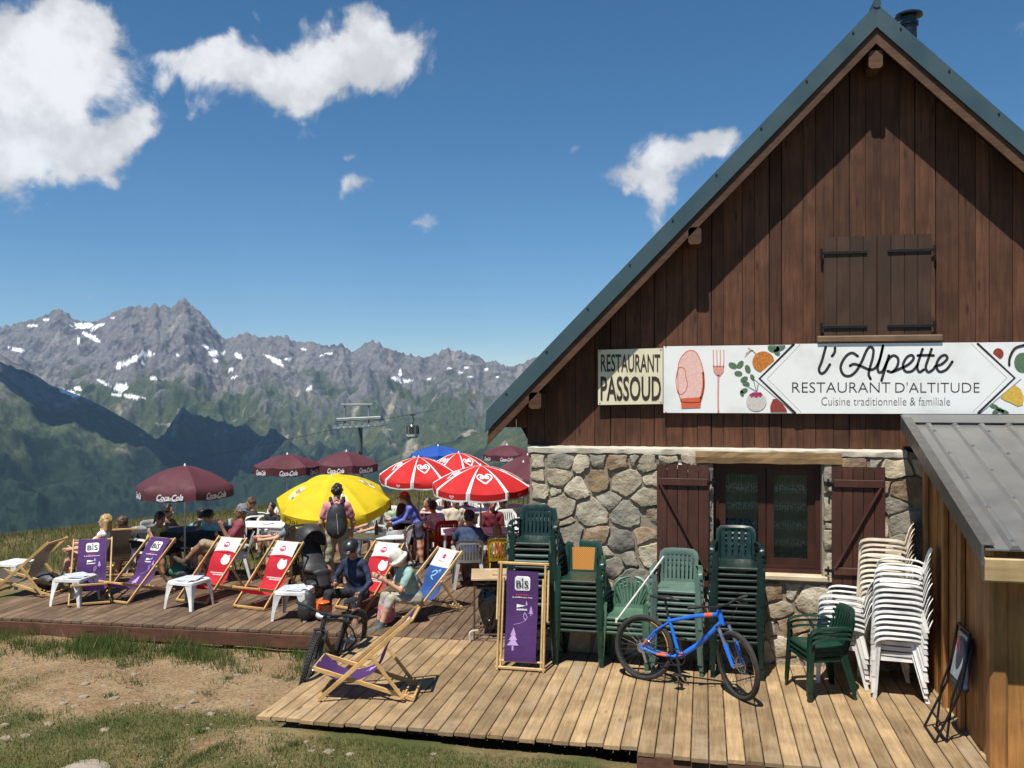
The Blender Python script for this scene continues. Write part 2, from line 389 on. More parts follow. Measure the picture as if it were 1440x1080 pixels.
# ------------------------------------------------------------------ far mountains and valley
SKY = [(-900,470),(-600,440),(-300,455),(-120,440),(-40,462),(0,460),(20,458),(45,452),(62,446),(72,440),(83,436),(94,441),(104,450),(112,454),(130,456),(148,449),(161,440),(174,436),(186,433),(198,431),(206,434),(214,430),(220,428),(226,433),(232,431),(240,436),(246,431),(252,425),(258,421),(265,424),(270,432),(285,444),(300,462),(313,477),(318,480),(333,473),(346,470),(360,474),(372,478),(380,474),(396,474),(406,474),(413,482),(425,484),(440,484),(455,488),(470,486),(482,485),(495,499),(505,492),(515,484),(525,480),(534,484),(545,492),(560,497),(575,499),(590,502),(597,506),(610,500),(620,495),(631,492),(637,497),(648,495),(660,499),(672,503),(684,512),(697,509),(710,516),(722,518),(735,512),(748,507),(800,492),(900,500),(1050,470),(1250,490),(1500,450),(1900,470),(2300,460)]
SPUR = [(-900,400),(-300,420),(-120,452),(-30,487),(0,498),(40,522),(70,541),(110,556),(150,574),(200,604),(260,648),(330,700),(400,745),(500,790),(2300,900)]
SPUR2 = [(-900,900),(330,745),(400,700),(470,672),(560,640),(640,618),(700,600),(760,585),(900,560),(1300,520),(2300,480)]
us = np.concatenate([np.arange(-900, -60, 12), np.arange(-60, 800, 1.6), np.arange(800, 2300, 12)])
dn = np.geomspace(34, 2500, 30)[:-1]; df = np.linspace(2500, 8000, 340); db = np.array([8150, 8400, 8800, 9400]); ds = np.concatenate([dn, df, db])
Ug, Dg = np.meshgrid(us, ds, indexing='ij'); A = (Ug-720)/FP
Xw = Dg*(-sn+A*cs); Yw = Dg*(cs+A*sn)
skyv = np.interp(us, [p[0] for p in SKY], [p[1] for p in SKY]); esky = (HOR-skyv)/FP
s = np.clip((Dg-2500)/5500, 0, 1); ebot = -.193
e = ebot+(esky[:, None]-ebot)*(.42*s+.58*s**1.9)
Zf = CH+e*Dg
lat = Xw*cs+Yw*sn
win = np.clip(s*4, 0, 1)*np.clip((1-s)*5, 0, 1)
rid = fbm(lat/900, Dg/1900, 6, True); rid2 = fbm(lat/260+9, Dg/700, 5, True); iso = fbm(Xw/420+3, Yw/420, 6)
Zf = Zf+win*((rid-.45)*460+(rid2-.4)*120+iso*80)
crag = fbm(lat/70, Dg/200, 4, True)
Zf = Zf+np.clip((s-.55)*3, 0, 1)*(crag-.45)*55
def spur(tab, d0, wid, amp):
    global Zf
    v = np.interp(us, [p[0] for p in tab], [p[1] for p in tab]); top = CH+(HOR-v[:, None])/FP*d0
    prof = top-np.abs(Dg-d0)*wid-((Dg > d0)*np.abs(Dg-d0)*.25)
    n = (fbm(lat/330+5, Dg/800+2, 6, True)-.45)*amp+fbm(Xw/150, Yw/150, 4)*amp*.35
    prof = prof+n*np.clip(np.abs(Dg-d0)/250, .12, 1)
    k = 40.; hh = np.clip(.5+.5*(prof-Zf)/k, 0, 1); Zf = Zf*(1-hh)+prof*hh+k*hh*(1-hh)
spur(SPUR, 4700, .30, 130); spur(SPUR2, 4100, .26, 120)
zn = np.interp(ds, [34, 60, 125, 300, 1000, 2500], [-6.5, -13, -27, -66, -215, -480])
near = Dg < 2500
Zn = zn[None, :]+np.zeros_like(Dg)+fbm(Xw/120, Yw/120, 4)*Dg*.012*(Dg > 150)
Zf = np.where(near, Zn, Zf)
back = Dg > 8000; Zf = np.where(back, CH+esky[:, None]*8000-(Dg-8000)*.5, Zf)
# ground cover colour of each spot: rock, scree, snow, meadow and woods partly darkened for cloud shade
Vp = HOR-(Zf-CH)/Dg*FP
sp = np.gradient(Zf, axis=1)/np.gradient(Dg, axis=1); sl_lat = np.gradient(Zf, axis=0)/np.maximum(np.gradient(lat, axis=0), .5)
nA = fbm(Xw/500, Yw/500, 6); nB = fbm(Xw/130+7, Yw/130, 5); nC = fbm(Xw/45, Yw/45, 3); nst = fbm(lat/120, Dg/900, 5)
def mixc(a, b, w): return a*(1-w[..., None])+np.array(b)*w[..., None]
def sst(x, a, b): t = np.clip((x-a)/(b-a), 0, 1); return t*t*(3-2*t)
Cc = np.zeros((*Ug.shape, 3))+np.array([.15, .142, .138])
Cc = mixc(Cc, [.075, .074, .078], sst(nB+.6*nst, -.02, .25)); Cc = mixc(Cc, [.27, .245, .215], sst(nst+.5*nA, .08, .4)*.75)
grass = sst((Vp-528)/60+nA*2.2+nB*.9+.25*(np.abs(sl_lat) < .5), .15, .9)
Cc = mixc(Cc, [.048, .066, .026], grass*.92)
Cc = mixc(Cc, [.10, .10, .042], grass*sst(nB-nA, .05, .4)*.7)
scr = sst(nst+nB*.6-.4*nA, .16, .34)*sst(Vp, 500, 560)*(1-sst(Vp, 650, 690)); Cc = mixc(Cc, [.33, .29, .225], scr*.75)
forest_shade = sst((Vp-622)/60+nA*1.6+nB*1.1, -.1, .45); Cc = mixc(Cc, [.016, .030, .017], forest_shade*.97)  # real woods, spread upslope with cloud shade painted into the colour
Cc = Cc*(1+.5*nC[..., None])
SNOW = [(44,458,8,2,0),(66,450,5,2,0),(25,492,13,3,10),(115,458,15,5,0),(128,474,14,4,28),(137,459,12,3.5,-25),(110,478,2,9,0),(190,504,26,4.5,-28),(207,499,12,4,-10),(167,515,4,9,20),(203,511,4,3,0),(216,532,5,3,0),(170,546,10,9,0),(178,557,24,3,6),(145,538,12,2,25),(110,547,6,3,20),(98,553,17,4,18),(290,488,6,3,40),(300,496,7,7,0),(302,508,4,6,0),(313,496,4,2.5,-30),(334,500,7,4,35),(325,520,4,2.5,0),(330,530,5,2,-20),(385,505,15,3,24),(390,510,10,2.5,24),(405,505,5,2,0),(427,491,5,2,10),(452,500,4,1.5,0),(461,497,7,1.6,5),(435,546,6,3,-30),(563,524,2.6,8,0),(559,533,9,3,15),(571,536,9,2.2,-8),(605,533,5,1.6,0),(632,518,3,1.5,0),(655,517,4,2,0),(648,524,4,1.6,0),(662,530,5,1.6,0),(684,519,2,2.5,0),(700,530,2.5,1.5,0),(160,447,4,1.5,0),(250,500,3,2,0)]
sn_m = np.full_like(Ug, -3.0)
for (u, v, ru, rv, an) in SNOW:
    c, q = math.cos(math.radians(an)), math.sin(math.radians(an)); du = Ug-u; dv = Vp-v
    r = ((du*c+dv*q)/(ru*.95))**2+((-du*q+dv*c)/(rv*.72))**2; sn_m = np.maximum(sn_m, 1.25-r)
snow = sst(sn_m+nC*1.9+nB*1.4+.25*crag, .3, .5)*(s > .12); Cc = mixc(Cc, [.86, .87, .88], snow)
nu, nd = Ug.shape; V3 = np.stack([Xw, Yw, Zf], -1).reshape(-1, 3)
I = np.arange(nu*nd).reshape(nu, nd); Qd = np.stack([I[:-1, :-1], I[1:, :-1], I[1:, 1:], I[:-1, 1:]], -1).reshape(-1, 4)
me = bpy.data.meshes.new('mountain_terrain'); me.vertices.add(len(V3)); me.vertices.foreach_set('co', V3.astype(np.float32).ravel())
me.loops.add(Qd.size); me.loops.foreach_set('vertex_index', Qd.ravel().astype(np.int32)); me.polygons.add(len(Qd))
me.polygons.foreach_set('loop_start', np.arange(0, Qd.size, 4, dtype=np.int32)); me.polygons.foreach_set('loop_total', np.full(len(Qd), 4, np.int32)); me.update()
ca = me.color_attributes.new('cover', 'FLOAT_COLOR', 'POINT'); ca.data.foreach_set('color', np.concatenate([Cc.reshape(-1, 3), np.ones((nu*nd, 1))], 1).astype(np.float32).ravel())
sm(me, True)
mt = bpy.data.materials.new('alpine_cover'); mt.use_nodes = True; t = NT(mt.node_tree); b = t.n['Principled BSDF']; b.inputs['Roughness'].default_value = .95; b.inputs['Specular IOR Level'].default_value = .1
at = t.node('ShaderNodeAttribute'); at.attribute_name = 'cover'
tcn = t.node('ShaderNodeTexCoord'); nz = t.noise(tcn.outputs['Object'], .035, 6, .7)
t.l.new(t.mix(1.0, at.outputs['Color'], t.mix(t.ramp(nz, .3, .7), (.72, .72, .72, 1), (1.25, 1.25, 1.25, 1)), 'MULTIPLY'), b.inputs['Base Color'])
bp = t.node('ShaderNodeBump'); bp.inputs['Strength'].default_value = .8; bp.inputs['Distance'].default_value = 14; t.l.new(t.noise(tcn.outputs['Object'], .018, 8, .65), bp.inputs['Height']); t.l.new(bp.outputs[0], b.inputs['Normal'])
me.materials.append(mt)
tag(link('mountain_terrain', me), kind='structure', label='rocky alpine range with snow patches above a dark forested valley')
# cumulus drifting over the valley, high above the frame; their shade lies on the slopes
def cloud(tu, tv, td, alt, rx_, ry_, rz_, seed):
    p = W(tu, tv, td); k = (alt-p.z)/-LD.z; c = p-LD*k; bm = bmesh.new(); bmesh.ops.create_icosphere(bm, subdivisions=5, radius=1)
    co = np.array([v.co[:] for v in bm.verts]); n = fbm(co[:, 0]*1.4+seed, co[:, 1]*1.4+co[:, 2], 5)+.5*fbm(co[:, 1]*3+seed, co[:, 2]*3, 3)
    for v, q in zip(bm.verts, n): v.co = v.co*(1+1.1*q); v.co.x *= rx_; v.co.y *= ry_; v.co.z *= rz_ if v.co.z > 0 else rz_*.35
    me = bpy.data.meshes.new('cloud'); bm.to_mesh(me); bm.free(); me.materials.append(pm('cloud_white', (.85, .85, .86), rough=1)); sm(me, True); o = link('cloud', me, None, c); tag(o, kind='structure')
cloud(235, 610, 5000, 2500, 470, 800, 160, 1); cloud(640, 600, 5200, 2500, 300, 420, 120, 9)
# ------------------------------------------------------------------ near ground
def ground_z(x, y):
    x = np.asarray(x, float); y = np.asarray(y, float); tt = -sn*x+cs*y; r = cs*x+sn*y
    z = -.27+np.zeros_like(x)
    z = z+np.clip(7.6-tt, 0, 7)*.235
    z = z+.10*sst(tt, 9.4, 8.2)*0+.165*sst(x, -4.75, -4.35)*(1-sst(y, 8.0, 8.3))-.05*sst(x, -1.5, 0)
    z = z+.11*sst(tt, 11.5, 14)
    tc = np.clip(33+1.1*r, 15, 60)
    o = np.clip(tt-tc, 0, 60); z = z-np.minimum(o*o*.03, o*.45)
    z = z+fbm(x*.35+40, y*.35, 4)*.10+fbm(x*1.7, y*1.7+9, 3)*.035*(tt < 16)
    return z
gx = np.concatenate([np.linspace(-60, -16, 36)[:-1], np.linspace(-16, 8, 320), np.linspace(8, 50, 30)[1:]])
gy = np.concatenate([np.linspace(-25, 3, 24)[:-1], np.linspace(3, 17, 200), np.linspace(17, 62, 70)[1:]])
GX, GY = np.meshgrid(gx, gy, indexing='ij'); GZ = ground_z(GX, GY)
V3 = np.stack([GX, GY, GZ], -1).reshape(-1, 3); a, b_ = GX.shape; I = np.arange(a*b_).reshape(a, b_)
Qd = np.stack([I[:-1, :-1], I[1:, :-1], I[1:, 1:], I[:-1, 1:]], -1).reshape(-1, 4)
me = bpy.data.meshes.new('ground'); me.from_pydata(V3.tolist(), [], Qd.tolist()); sm(me, True)
def turf(x, y):                      # how much turf grows at a spot (0 bare earth .. 1)
    tt = -sn*x+cs*y; r = cs*x+sn*y; n = fbm(x*.55+3, y*.55, 4); n2 = fbm(x*1.6, y*1.6+5, 3)
    w = np.maximum(sst(tt, 12.0, 12.9), 1-sst(tt+.22*r*0, 9.3, 10.0))
    w = w-.35*sst(r, -3.5, -2.2)*(1-sst(tt, 8.6, 9.4))*0
    return np.clip(w*1.0+n*1.6+n2*.9-.12, 0, 1)*sst(w+n*1.6+n2*.9, .12, .5)
TV = turf(GX, GY).ravel()
ca = me.color_attributes.new('turf', 'FLOAT_COLOR', 'POINT'); ca.data.foreach_set('color', np.repeat(TV[:, None], 4, 1).astype(np.float32).ravel())
mg = bpy.data.materials.new('earth_and_turf'); mg.use_nodes = True; t = NT(mg.node_tree); b = t.n['Principled BSDF']; b.inputs['Roughness'].default_value = .95; b.inputs['Specular IOR Level'].default_value = .15
at = t.node('ShaderNodeAttribute'); at.attribute_name = 'turf'; tcn = t.node('ShaderNodeTexCoord'); ob = tcn.outputs['Object']
earth = t.mix(t.ramp(t.noise(ob, 1.3, 6, .65), .35, .65), (.20, .118, .055, 1), (.28, .195, .10, 1))
earth = t.mix(t.ramp(t.noise(ob, 26, 5, .7), .45, .75), earth, (.36, .29, .2, 1)); earth = t.mix(t.ramp(t.noise(ob, 9, 6, .7), .52, .72), earth, (.12, .068, .035, 1))
gr = t.mix(t.ramp(t.noise(ob, 2.1, 5, .6), .35, .65), (.075, .08, .025, 1), (.14, .115, .045, 1)); gr = t.mix(t.ramp(t.noise(ob, 55, 4, .6), .4, .7), gr, (.05, .07, .02, 1))
t.l.new(t.mix(at.outputs['Fac'], earth, gr), b.inputs['Base Color'])
bp = t.node('ShaderNodeBump'); bp.inputs['Strength'].default_value = .9; bp.inputs['Distance'].default_value = .03; t.l.new(t.noise(ob, 14, 8, .7), bp.inputs['Height']); t.l.new(bp.outputs[0], b.inputs['Normal'])
me.materials.append(mg); tag(link('ground', me), kind='structure')
# ------------------------------------------------------------------ decks
M_deck = wood('deck_wood', (.385, .265, .14), (.27, .178, .09), 'y', .75, .26, wear=(.33, .26, .175))
M_deck_old = wood('deck_wood_old', (.19, .122, .072), (.12, .076, .046), 'y', .8, .28, wear=(.24, .175, .115))
M_fascia = wood('deck_fascia_wood', (.13, .055, .03), (.085, .04, .025), 'x', .8, .1, wear=(.2, .12, .07))
def plank_mesh(w, L, th, mat, name='plank'):
    mb = MB(); mb.beam((0, 0, 0), (0, L, 0), w, th, (0, 0, 1)); return mb.mesh(name, mat)
deck = tag(link('deck', None), kind='structure', label='sunlit light brown plank deck before the stone wall')
pw = .155
XL, XR = -4.3, 2.62; Y0 = 8.0
pl_cache = {}
nx = int((XR-XL)/pw)
Etr = (-10.5, 10.72, -2.0, 11.08)
def tr_y(x): return Etr[1]+(x-Etr[0])*(Etr[3]-Etr[1])/(Etr[2]-Etr[0])     # front edge of the rear terrace
for i in range(nx):
    x = XL+pw*(i+.5); yend = (tr_y(x)-.02) if x < -2.28 else YF-.02
    y0 = Y0+random.uniform(-.03, .03)+(-.12 if x > -.6 else 0); me = plank_mesh(pw-.009, yend-y0, .034, M_deck)
    link('plank', me, deck, (x, y0, -.017+random.uniform(-.002, .002)))
mb = MB()
for y in (Y0+.4, Y0+1.0, Y0+1.7, Y0+2.4): mb.box((XL+.02, y-.04, -.19), (XR, y+.04, -.036))
mb.build('joist', M_fascia, deck)
mb = MB(); mb.box((-.58, Y0-.1, -.2), (XR, Y0-.06, -.04)); mb.build('edge_board', M_fascia, deck)
terr = tag(link('terrace', None), kind='structure', label='weathered dark plank terrace where the guests sit')
ang = math.atan2(Etr[3]-Etr[1], Etr[2]-Etr[0])
x = -10.4
while x < -2.2:
    # each row of boards is laid end to end
    y = tr_y(x); ymax = 14.2 if x < -7.2 else 21.5
    if -7.2 <= x < -6: ymax = 18
    L = random.choice([2.2, 3.0, 3.8, 3.4])
    while y < ymax:
        L2 = min(L, ymax-y); me = plank_mesh(pw-.010, L2-.006, .034, M_deck_old)
        link('plank', me, terr, (x-(y-tr_y(x))*math.tan(ang), y, -.017+random.uniform(-.003, .003)), ang)
        y += L2; L = 3.6
    x += pw
mb = MB(); mb.beam((Etr[0], Etr[1]-.035, -.125), (-4.2, tr_y(-4.2)-.035, -.125), .03, .18); mb.build('edge_board', M_fascia, terr)
mb = MB()
for xx in np.arange(-10.2, -4.2, 1.3): mb.box((xx-.05, tr_y(xx), -.45), (xx+.05, tr_y(xx)+.1, -.04))
for yy in (11.3, 12.4, 13.6): mb.box((-10.4, yy-.04, -.2), (-3, yy+.04, -.036))
mb.build('joist', M_fascia, terr)
# ------------------------------------------------------------------ the chalet
CL = .12                                               # cladding stands back this far behind the stone face
def CX(u, v, off=0.0): return FX(u, v, off-CL)         # a point on the cladding
OV = .25
apex = FX(1233, 5, OV); eave = FX(684, 577, OV); rx = apex.x; slope = (apex.z-eave.z)/(apex.x-eave.x)
print('apex', apex, 'eave', eave, 'slope', slope, 'YF', YF, 'right', FX(1440, 178, OV))
house = thing('chalet', 'tall dark wooden gabled chalet on a stone ground floor', 'building', (rx, YF, 0))
def H(p): return Vector(p)-Vector((rx, YF, 0))         # into the house's own frame
halfw = apex.x-eave.x
M_clad = wood('cladding_wood', (.130, .052, .025), (.066, .028, .015), 'z', .75, .3, fine=.8, knots=True)
M_barge = wood('barge_wood', (.115, .058, .03), (.075, .036, .02), 'x', .7, .1)
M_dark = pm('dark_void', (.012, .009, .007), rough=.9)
M_roof = pm('roof_steel', (.035, .068, .082), (.045, .08, .092), 1.5, .42, metal=.0, bump=.05, bscale=6, spec=.5)
M_mortar = pm('mortar', (.27, .225, .165), (.20, .165, .12), 5, .95, bump=.7, bscale=45)
M_conc = pm('render_band', (.52, .47, .38), (.42, .38, .30), 4, .9, bump=.4, bscale=30)
wallx0 = FX(745, 700).x; wtop = FX(900, 630).z-.015; xr = rx+(rx-wallx0)
def roofz(x, off=0.0): return apex.z-abs(x-rx)*slope+off
TH = .30                                                # vertical height of the verge flashing
# window opening
wx0, wx1 = FX(1003, 700).x, FX(1156, 700).x; wz0, wz1 = FX(1080, 806).z, FX(1080, 652).z
stone = MB()
def hb(mb, x0, x1, y0, y1, z0, z1, mi=0): mb.box(H((x0, y0, z0)), H((x1, y1, z1)), mi)
hb(stone, wallx0, wx0, YF, YF+.55, -.5, wtop); hb(stone, wx1, xr, YF, YF+.55, -.5, wtop)
hb(stone, wx0, wx1, YF, YF+.55, -.5, wz0-.06); hb(stone, wx0, wx1, YF, YF+.55, wz1, wtop)
hb(stone, wallx0, wallx0+.5, YF+.55, YF+9, -.5, wtop); hb(stone, xr-.5, xr, YF+.55, YF+9, -.5, wtop); hb(stone, wallx0, xr, YF+9, YF+9.5, -.5, wtop)
wall = stone.build('stone_wall', M_mortar, house)
mb = MB(); N = 60; rows = []
for i in range(N+1):
    x = wallx0-.02+(FX(1278, 630).x-wallx0)*i/N; j = lambda s: random.uniform(-.006, .006)*s
    rows.append([H((x, YF-.025+j(1), wtop-.055+j(1.5))), H((x, YF-.03+j(1), wtop+.003+j(1))), H((x, YF-.012+j(1), wtop+.022+j(1))), H((x, YF+.2, wtop+.028))])
mb.strip(rows); mb.build('mortar_ledge', M_conc, house, smooth=50)
# stones
def S8(x, y): return FX(720+x/2.4, 600+y/2.4)
def S6(x, y): return FX(840+x/3, 620+y/3)
seeds = []
for (x, y) in [(85,102),(155,105),(222,120),(310,108),(362,115),(402,112),(447,125),(530,108),(600,105),(85,170),(150,168),(297,180),(385,182),(475,185),(133,222),(213,210),(330,255),(455,238),(160,272),(270,295),(390,298),(470,295),(182,317),(205,357),(290,370),(362,385),(440,372),(320,420),(395,442),(335,470),(470,430),(80,222),(80,275),(1060,155),(1060,210),(1060,280),(1060,330),(1060,385),(1060,440),(1145,112),(1215,115),(1300,135),(1275,205),(1335,215),(1300,265),(1325,312),(675,155),(675,215),(675,270),(675,330),(675,390),(560,170),(590,250),(545,320),(600,380)]:
    p = S8(x, y); seeds.append((p.x, p.z))
for (x, y) in [(735,640),(820,640),(765,705),(905,670),(825,790),(735,800),(780,880),(880,860),(730,890),(800,945),(900,930),(640,650),(640,740),(640,850),(560,700),(560,830)]:
    p = S6(x, y); seeds.append((p.x, p.z))
tries = 0
while tries < 4000:
    tries += 1; x = random.uniform(wallx0, 3.2); z = random.uniform(-.05, wtop)
    if wx0-.1 < x < wx1+.1 and z > wz0-.1: continue
    if min((x-a)**2+((z-b)*1.25)**2 for a, b in seeds) > .31**2: seeds.append((x, z))
def clip(poly, nx_, nz_, d):                       # keep n.p <= d
    out = []
    for i in range(len(poly)):
        a, b = poly[i], poly[(i+1) % len(poly)]; da = a[0]*nx_+a[1]*nz_-d; db = b[0]*nx_+b[1]*nz_-d
        if da <= 0: out.append(a)
        if da*db < 0: t = da/(da-db); out.append((a[0]+(b[0]-a[0])*t, a[1]+(b[1]-a[1])*t))
    return out
ST_COL = [((.42,.35,.24),(.30,.25,.18)), ((.31,.275,.215),(.21,.185,.15)), ((.24,.215,.175),(.16,.145,.12)), ((.50,.44,.33),(.38,.32,.22)), ((.29,.20,.11),(.20,.14,.09)), ((.27,.17,.10),(.33,.26,.18)), ((.22,.205,.165),(.29,.265,.205))]
ST_M = [pm('fieldstone_%d' % i, a, b, 5, .9, bump=1.0, bscale=9, rnd=.24, detail=12, contrast=(.42, .58), bdist=.035) for i, (a, b) in enumerate(ST_COL)]
SW = [random.uniform(0, .045) for _ in seeds]; ZS = 1.22
for i, (sx, sz) in enumerate(seeds):
    if sx > 3.0: continue
    poly = [(wallx0+.005, -.08), (3.3, -.08), (3.3, wtop-.06), (wallx0+.005, wtop-.06)]
    for j, (ox, oz) in enumerate(seeds):
        if j == i or (ox-sx)**2+(oz-sz)**2 > 1.2: continue
        nx_, nz_ = ox-sx, (oz-sz)*ZS*ZS; poly = clip(poly, nx_, nz_, (ox*ox+oz*oz*ZS*ZS-sx*sx-sz*sz*ZS*ZS-SW[j]+SW[i])/2)
        if len(poly) < 3: break
    if len(poly) < 3: continue
    if sz > wz0-.06 or True:                       # keep clear of the window
        if sx < wx0 and sz > wz0-.1: poly = clip(poly, 1, 0, wx0-.005)
        elif sx > wx1 and sz > wz0-.1: poly = clip(poly, -1, 0, -(wx1+.005))
        elif wx0 <= sx <= wx1 and sz < wz0: poly = clip(poly, 0, 1, wz0-.09)
        elif wx0 <= sx <= wx1 and sz > wz1: poly = clip(poly, 0, -1, -(wz1+.02))
    if len(poly) < 3: continue
    cx = sum(p[0] for p in poly)/len(poly); cz = sum(p[1] for p in poly)/len(poly)
    P = [Vector((p[0]-cx, p[1]-cz)) for p in poly]
    P = [p for k, p in enumerate(P) if (p-P[k-1]).length > .03]
    if len(P) < 3: continue
    P2 = []
    for k in range(len(P)):                          # rubble edges are never straight
        a, b = P[k], P[(k+1) % len(P)]; P2.append(a); L_ = (b-a).length
        if L_ > .12: f = random.uniform(.35, .65); nn = Vector((-(b-a).y, (b-a).x))/L_; P2.append(a+(b-a)*f+nn*random.uniform(-.03, .018))
    P = P2
    g = random.uniform(.009, .024); R = max(p.length for p in P)
    P = [p*(1-g/max(p.length, .05)*1.25) for p in P]
    Q = []
    for k in range(len(P)):                         # soften the corners unevenly
        a, b, c = P[k-1], P[k], P[(k+1) % len(P)]; f1, f2 = random.uniform(.05, .22), random.uniform(.05, .22)
        Q += [b+(a-b)*f1, b+(a-b)*f1*.3+(c-b)*f2*.3+(-b)*.02, b+(c-b)*f2]
    Q = [q+Vector((random.uniform(-1, 1), random.uniform(-1, 1)))*.007 for q in Q]
    n = len(Q); pr = random.uniform(.02, .05); tl = Vector((random.uniform(-.06, .06), random.uniform(-.06, .06)))
    vs = []
    ph_ = [random.uniform(0, 6.28) for _ in range(6)]; fq = random.uniform(9, 16); chip = [(Vector((math.cos(a), math.sin(a))), random.uniform(.25, .75)*R, random.uniform(.12, .5)) for a in [random.uniform(0, 6.28) for _ in range(3)]]
    def relief(q): return q.dot(tl)+.007*math.sin(fq*q.x+ph_[0])*math.cos(fq*.8*q.y+ph_[1])+.004*math.sin(2.3*fq*q.x+ph_[2]+3*q.y)*math.sin(2.1*fq*q.y+ph_[3])+min(.035, sum(max(0, q.dot(d)-o_)*k3 for d, o_, k3 in chip))
    for sc, dp in ((1.0, .03), (.995, -pr*.6), (.955, -pr*.95), (.72, -pr*1.0), (.42, -pr*1.0)):
        for q in Q: vs.append((q.x*sc, min(dp+relief(q*sc), .004) if dp < 0 else dp, q.y*sc))
    vs.append((0, -pr+relief(Vector((0, 0))), 0)); fs = []
    for r_ in range(4): fs += [(r_*n+k, r_*n+(k+1) % n, (r_+1)*n+(k+1) % n, (r_+1)*n+k) for k in range(n)]
    fs += [(4*n+k, 4*n+(k+1) % n, 5*n) for k in range(n)]
    mb = MB(); mb.add(vs, fs); o = mb.build('stone', random.choices(ST_M, [5, 3, 2, 6, 3, 2, 2])[0], wall, smooth=32); o.location = H((cx, YF, cz))
# lintel, window, sill
mb = MB(); la, lb = FX(978, 646), FX(1183, 646)
pts = []
for i in range(13):
    x = la.x+(lb.x-la.x)*i/12; pts.append(x)
rows = []
for x in pts:
    j = lambda: random.uniform(-.008, .008)
    rows.append([H((x, YF+.1, wz1+.0)), H((x, YF-.055+j(), wz1+.002+j())), H((x, YF-.06+j(), wz1+.07)), H((x, YF-.05+j(), wz1+.135+j())), H((x, YF+.1, wz1+.14))])
mb.strip(rows); mb.add(rows[0], [(0, 1, 2, 3, 4)]); mb.add(rows[-1], [(4, 3, 2, 1, 0)])
mb.build('lintel', wood('lintel_wood', (.30, .19, .085), (.19, .115, .055), 'x', .8, .05, wear=(.12, .075, .04)), house)
M_frame = wood('window_wood', (.065, .024, .014), (.045, .017, .011), 'z', .5, .05, knots=False)
win = link('window', None, house); win.location = H(((wx0+wx1)/2, YF+.17, wz0))
hw = (wx1-wx0)/2; wh = wz1-wz0
mb = MB()
mb.box((-hw, -.03, 0), (-hw+.06, .05, wh)); mb.box((hw-.06, -.03, 0), (hw, .05, wh)); mb.box((-hw+.06, -.03, wh-.06), (hw-.06, .05, wh)); mb.box((-hw+.06, -.03, 0), (hw-.06, .05, .07)); mb.box((-hw, -.09, .0), (hw, -.033, .03))
mb.build('frame', M_frame, win)
mgl = bpy.data.materials.new('window_glass'); mgl.use_nodes = True; t = NT(mgl.node_tree); t.n.remove(t.n['Principled BSDF'])
gl = t.node('ShaderNodeBsdfGlossy'); gl.inputs['Roughness'].default_value = .03; gl.inputs['Color'].default_value = (.9, .95, 1, 1); tr = t.node('ShaderNodeBsdfTransparent'); tr.inputs['Color'].default_value = (.86, .9, .88, 1)
fr = t.node('ShaderNodeFresnel'); fr.inputs['IOR'].default_value = 1.45; ms = t.node('ShaderNodeMixShader'); t.l.new(fr.outputs[0], ms.inputs[0]); t.l.new(tr.outputs[0], ms.inputs[1]); t.l.new(gl.outputs[0], ms.inputs[2]); t.l.new(ms.outputs[0], t.n['Material Output'].inputs['Surface'])
# lace curtain: net with bands of woven flowers
mlc = bpy.data.materials.new('lace'); mlc.use_nodes = True; t = NT(mlc.node_tree); b = t.n['Principled BSDF']; b.inputs['Base Color'].default_value = (.75, .78, .72, 1); b.inputs['Roughness'].default_value = .9
tcn = t.node('ShaderNodeTexCoord'); sx = t.node('ShaderNodeSeparateXYZ'); t.l.new(tcn.outputs['Object'], sx.inputs[0])
wv_ = t.math('ABSOLUTE', t.math('SINE', t.math('MULTIPLY', sx.outputs['X'], 105.0)))
band = t.math('POWER', t.math('ABSOLUTE', t.math('SINE', t.math('MULTIPLY', sx.outputs['Z'], 14.5))), 3.0)
fl = t.ramp(t.noise(t.vmath('MULTIPLY', tcn.outputs['Object'], (1, 0, 1)), 45, 3), .42, .6)
al = t.math('ADD', t.math('MULTIPLY', wv_, .22), t.math('MULTIPLY', t.math('MULTIPLY', band, fl), .5))
hem = t.ramp(sx.outputs['Z'], .13, .2, 1, 0); hem = t.math('MULTIPLY', hem, t.ramp(t.noise(t.vmath('MULTIPLY', tcn.outputs['Object'], (1, 0, .4)), 70, 2), .42, .55)); al = t.math('MAXIMUM', al, t.math('MULTIPLY', hem, .85))
tr = t.node('ShaderNodeBsdfTransparent'); ms = t.node('ShaderNodeMixShader'); t.l.new(al, ms.inputs[0]); t.l.new(tr.outputs[0], ms.inputs[1]); t.l.new(b.outputs[0], ms.inputs[2]); t.l.new(ms.outputs[0], t.n['Material Output'].inputs['Surface'])
for sgn in (-1, 1):
    x0, x1 = (-hw+.06, -.005) if sgn < 0 else (.005, hw-.06)
    mb = MB(); s_ = .085
    mb.box((x0, -.01, .07), (x0+s_, .03, wh-.06)); mb.box((x1-s_, -.01, .07), (x1, .03, wh-.06)); mb.box((x0+s_, -.01, .07), (x1-s_, .03, .07+s_)); mb.box((x0+s_, -.01, wh-.06-s_), (x1-s_, .03, wh-.06))
    cs_ = mb.build('casement', M_frame, win)
    mb = MB(); mb.box((x0+s_, .008, .07+s_), (x1-s_, .014, wh-.06-s_)); mb.build('pane', mgl, cs_)
    mb = MB(); n = 40; rows = [[(x0+s_-.02+(x1-x0-2*s_+.04)*k/n, .06+.012*math.sin(k*1.15), z) for k in range(n+1)] for z in (.12, wh-.12)]
    mb.strip(rows); mb.build('lace_curtain', mlc, cs_, smooth=True)
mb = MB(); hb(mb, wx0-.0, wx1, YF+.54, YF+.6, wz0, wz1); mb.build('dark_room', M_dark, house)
mb = MB(); a_, b_ = FX(1068, 808), FX(1172, 815)
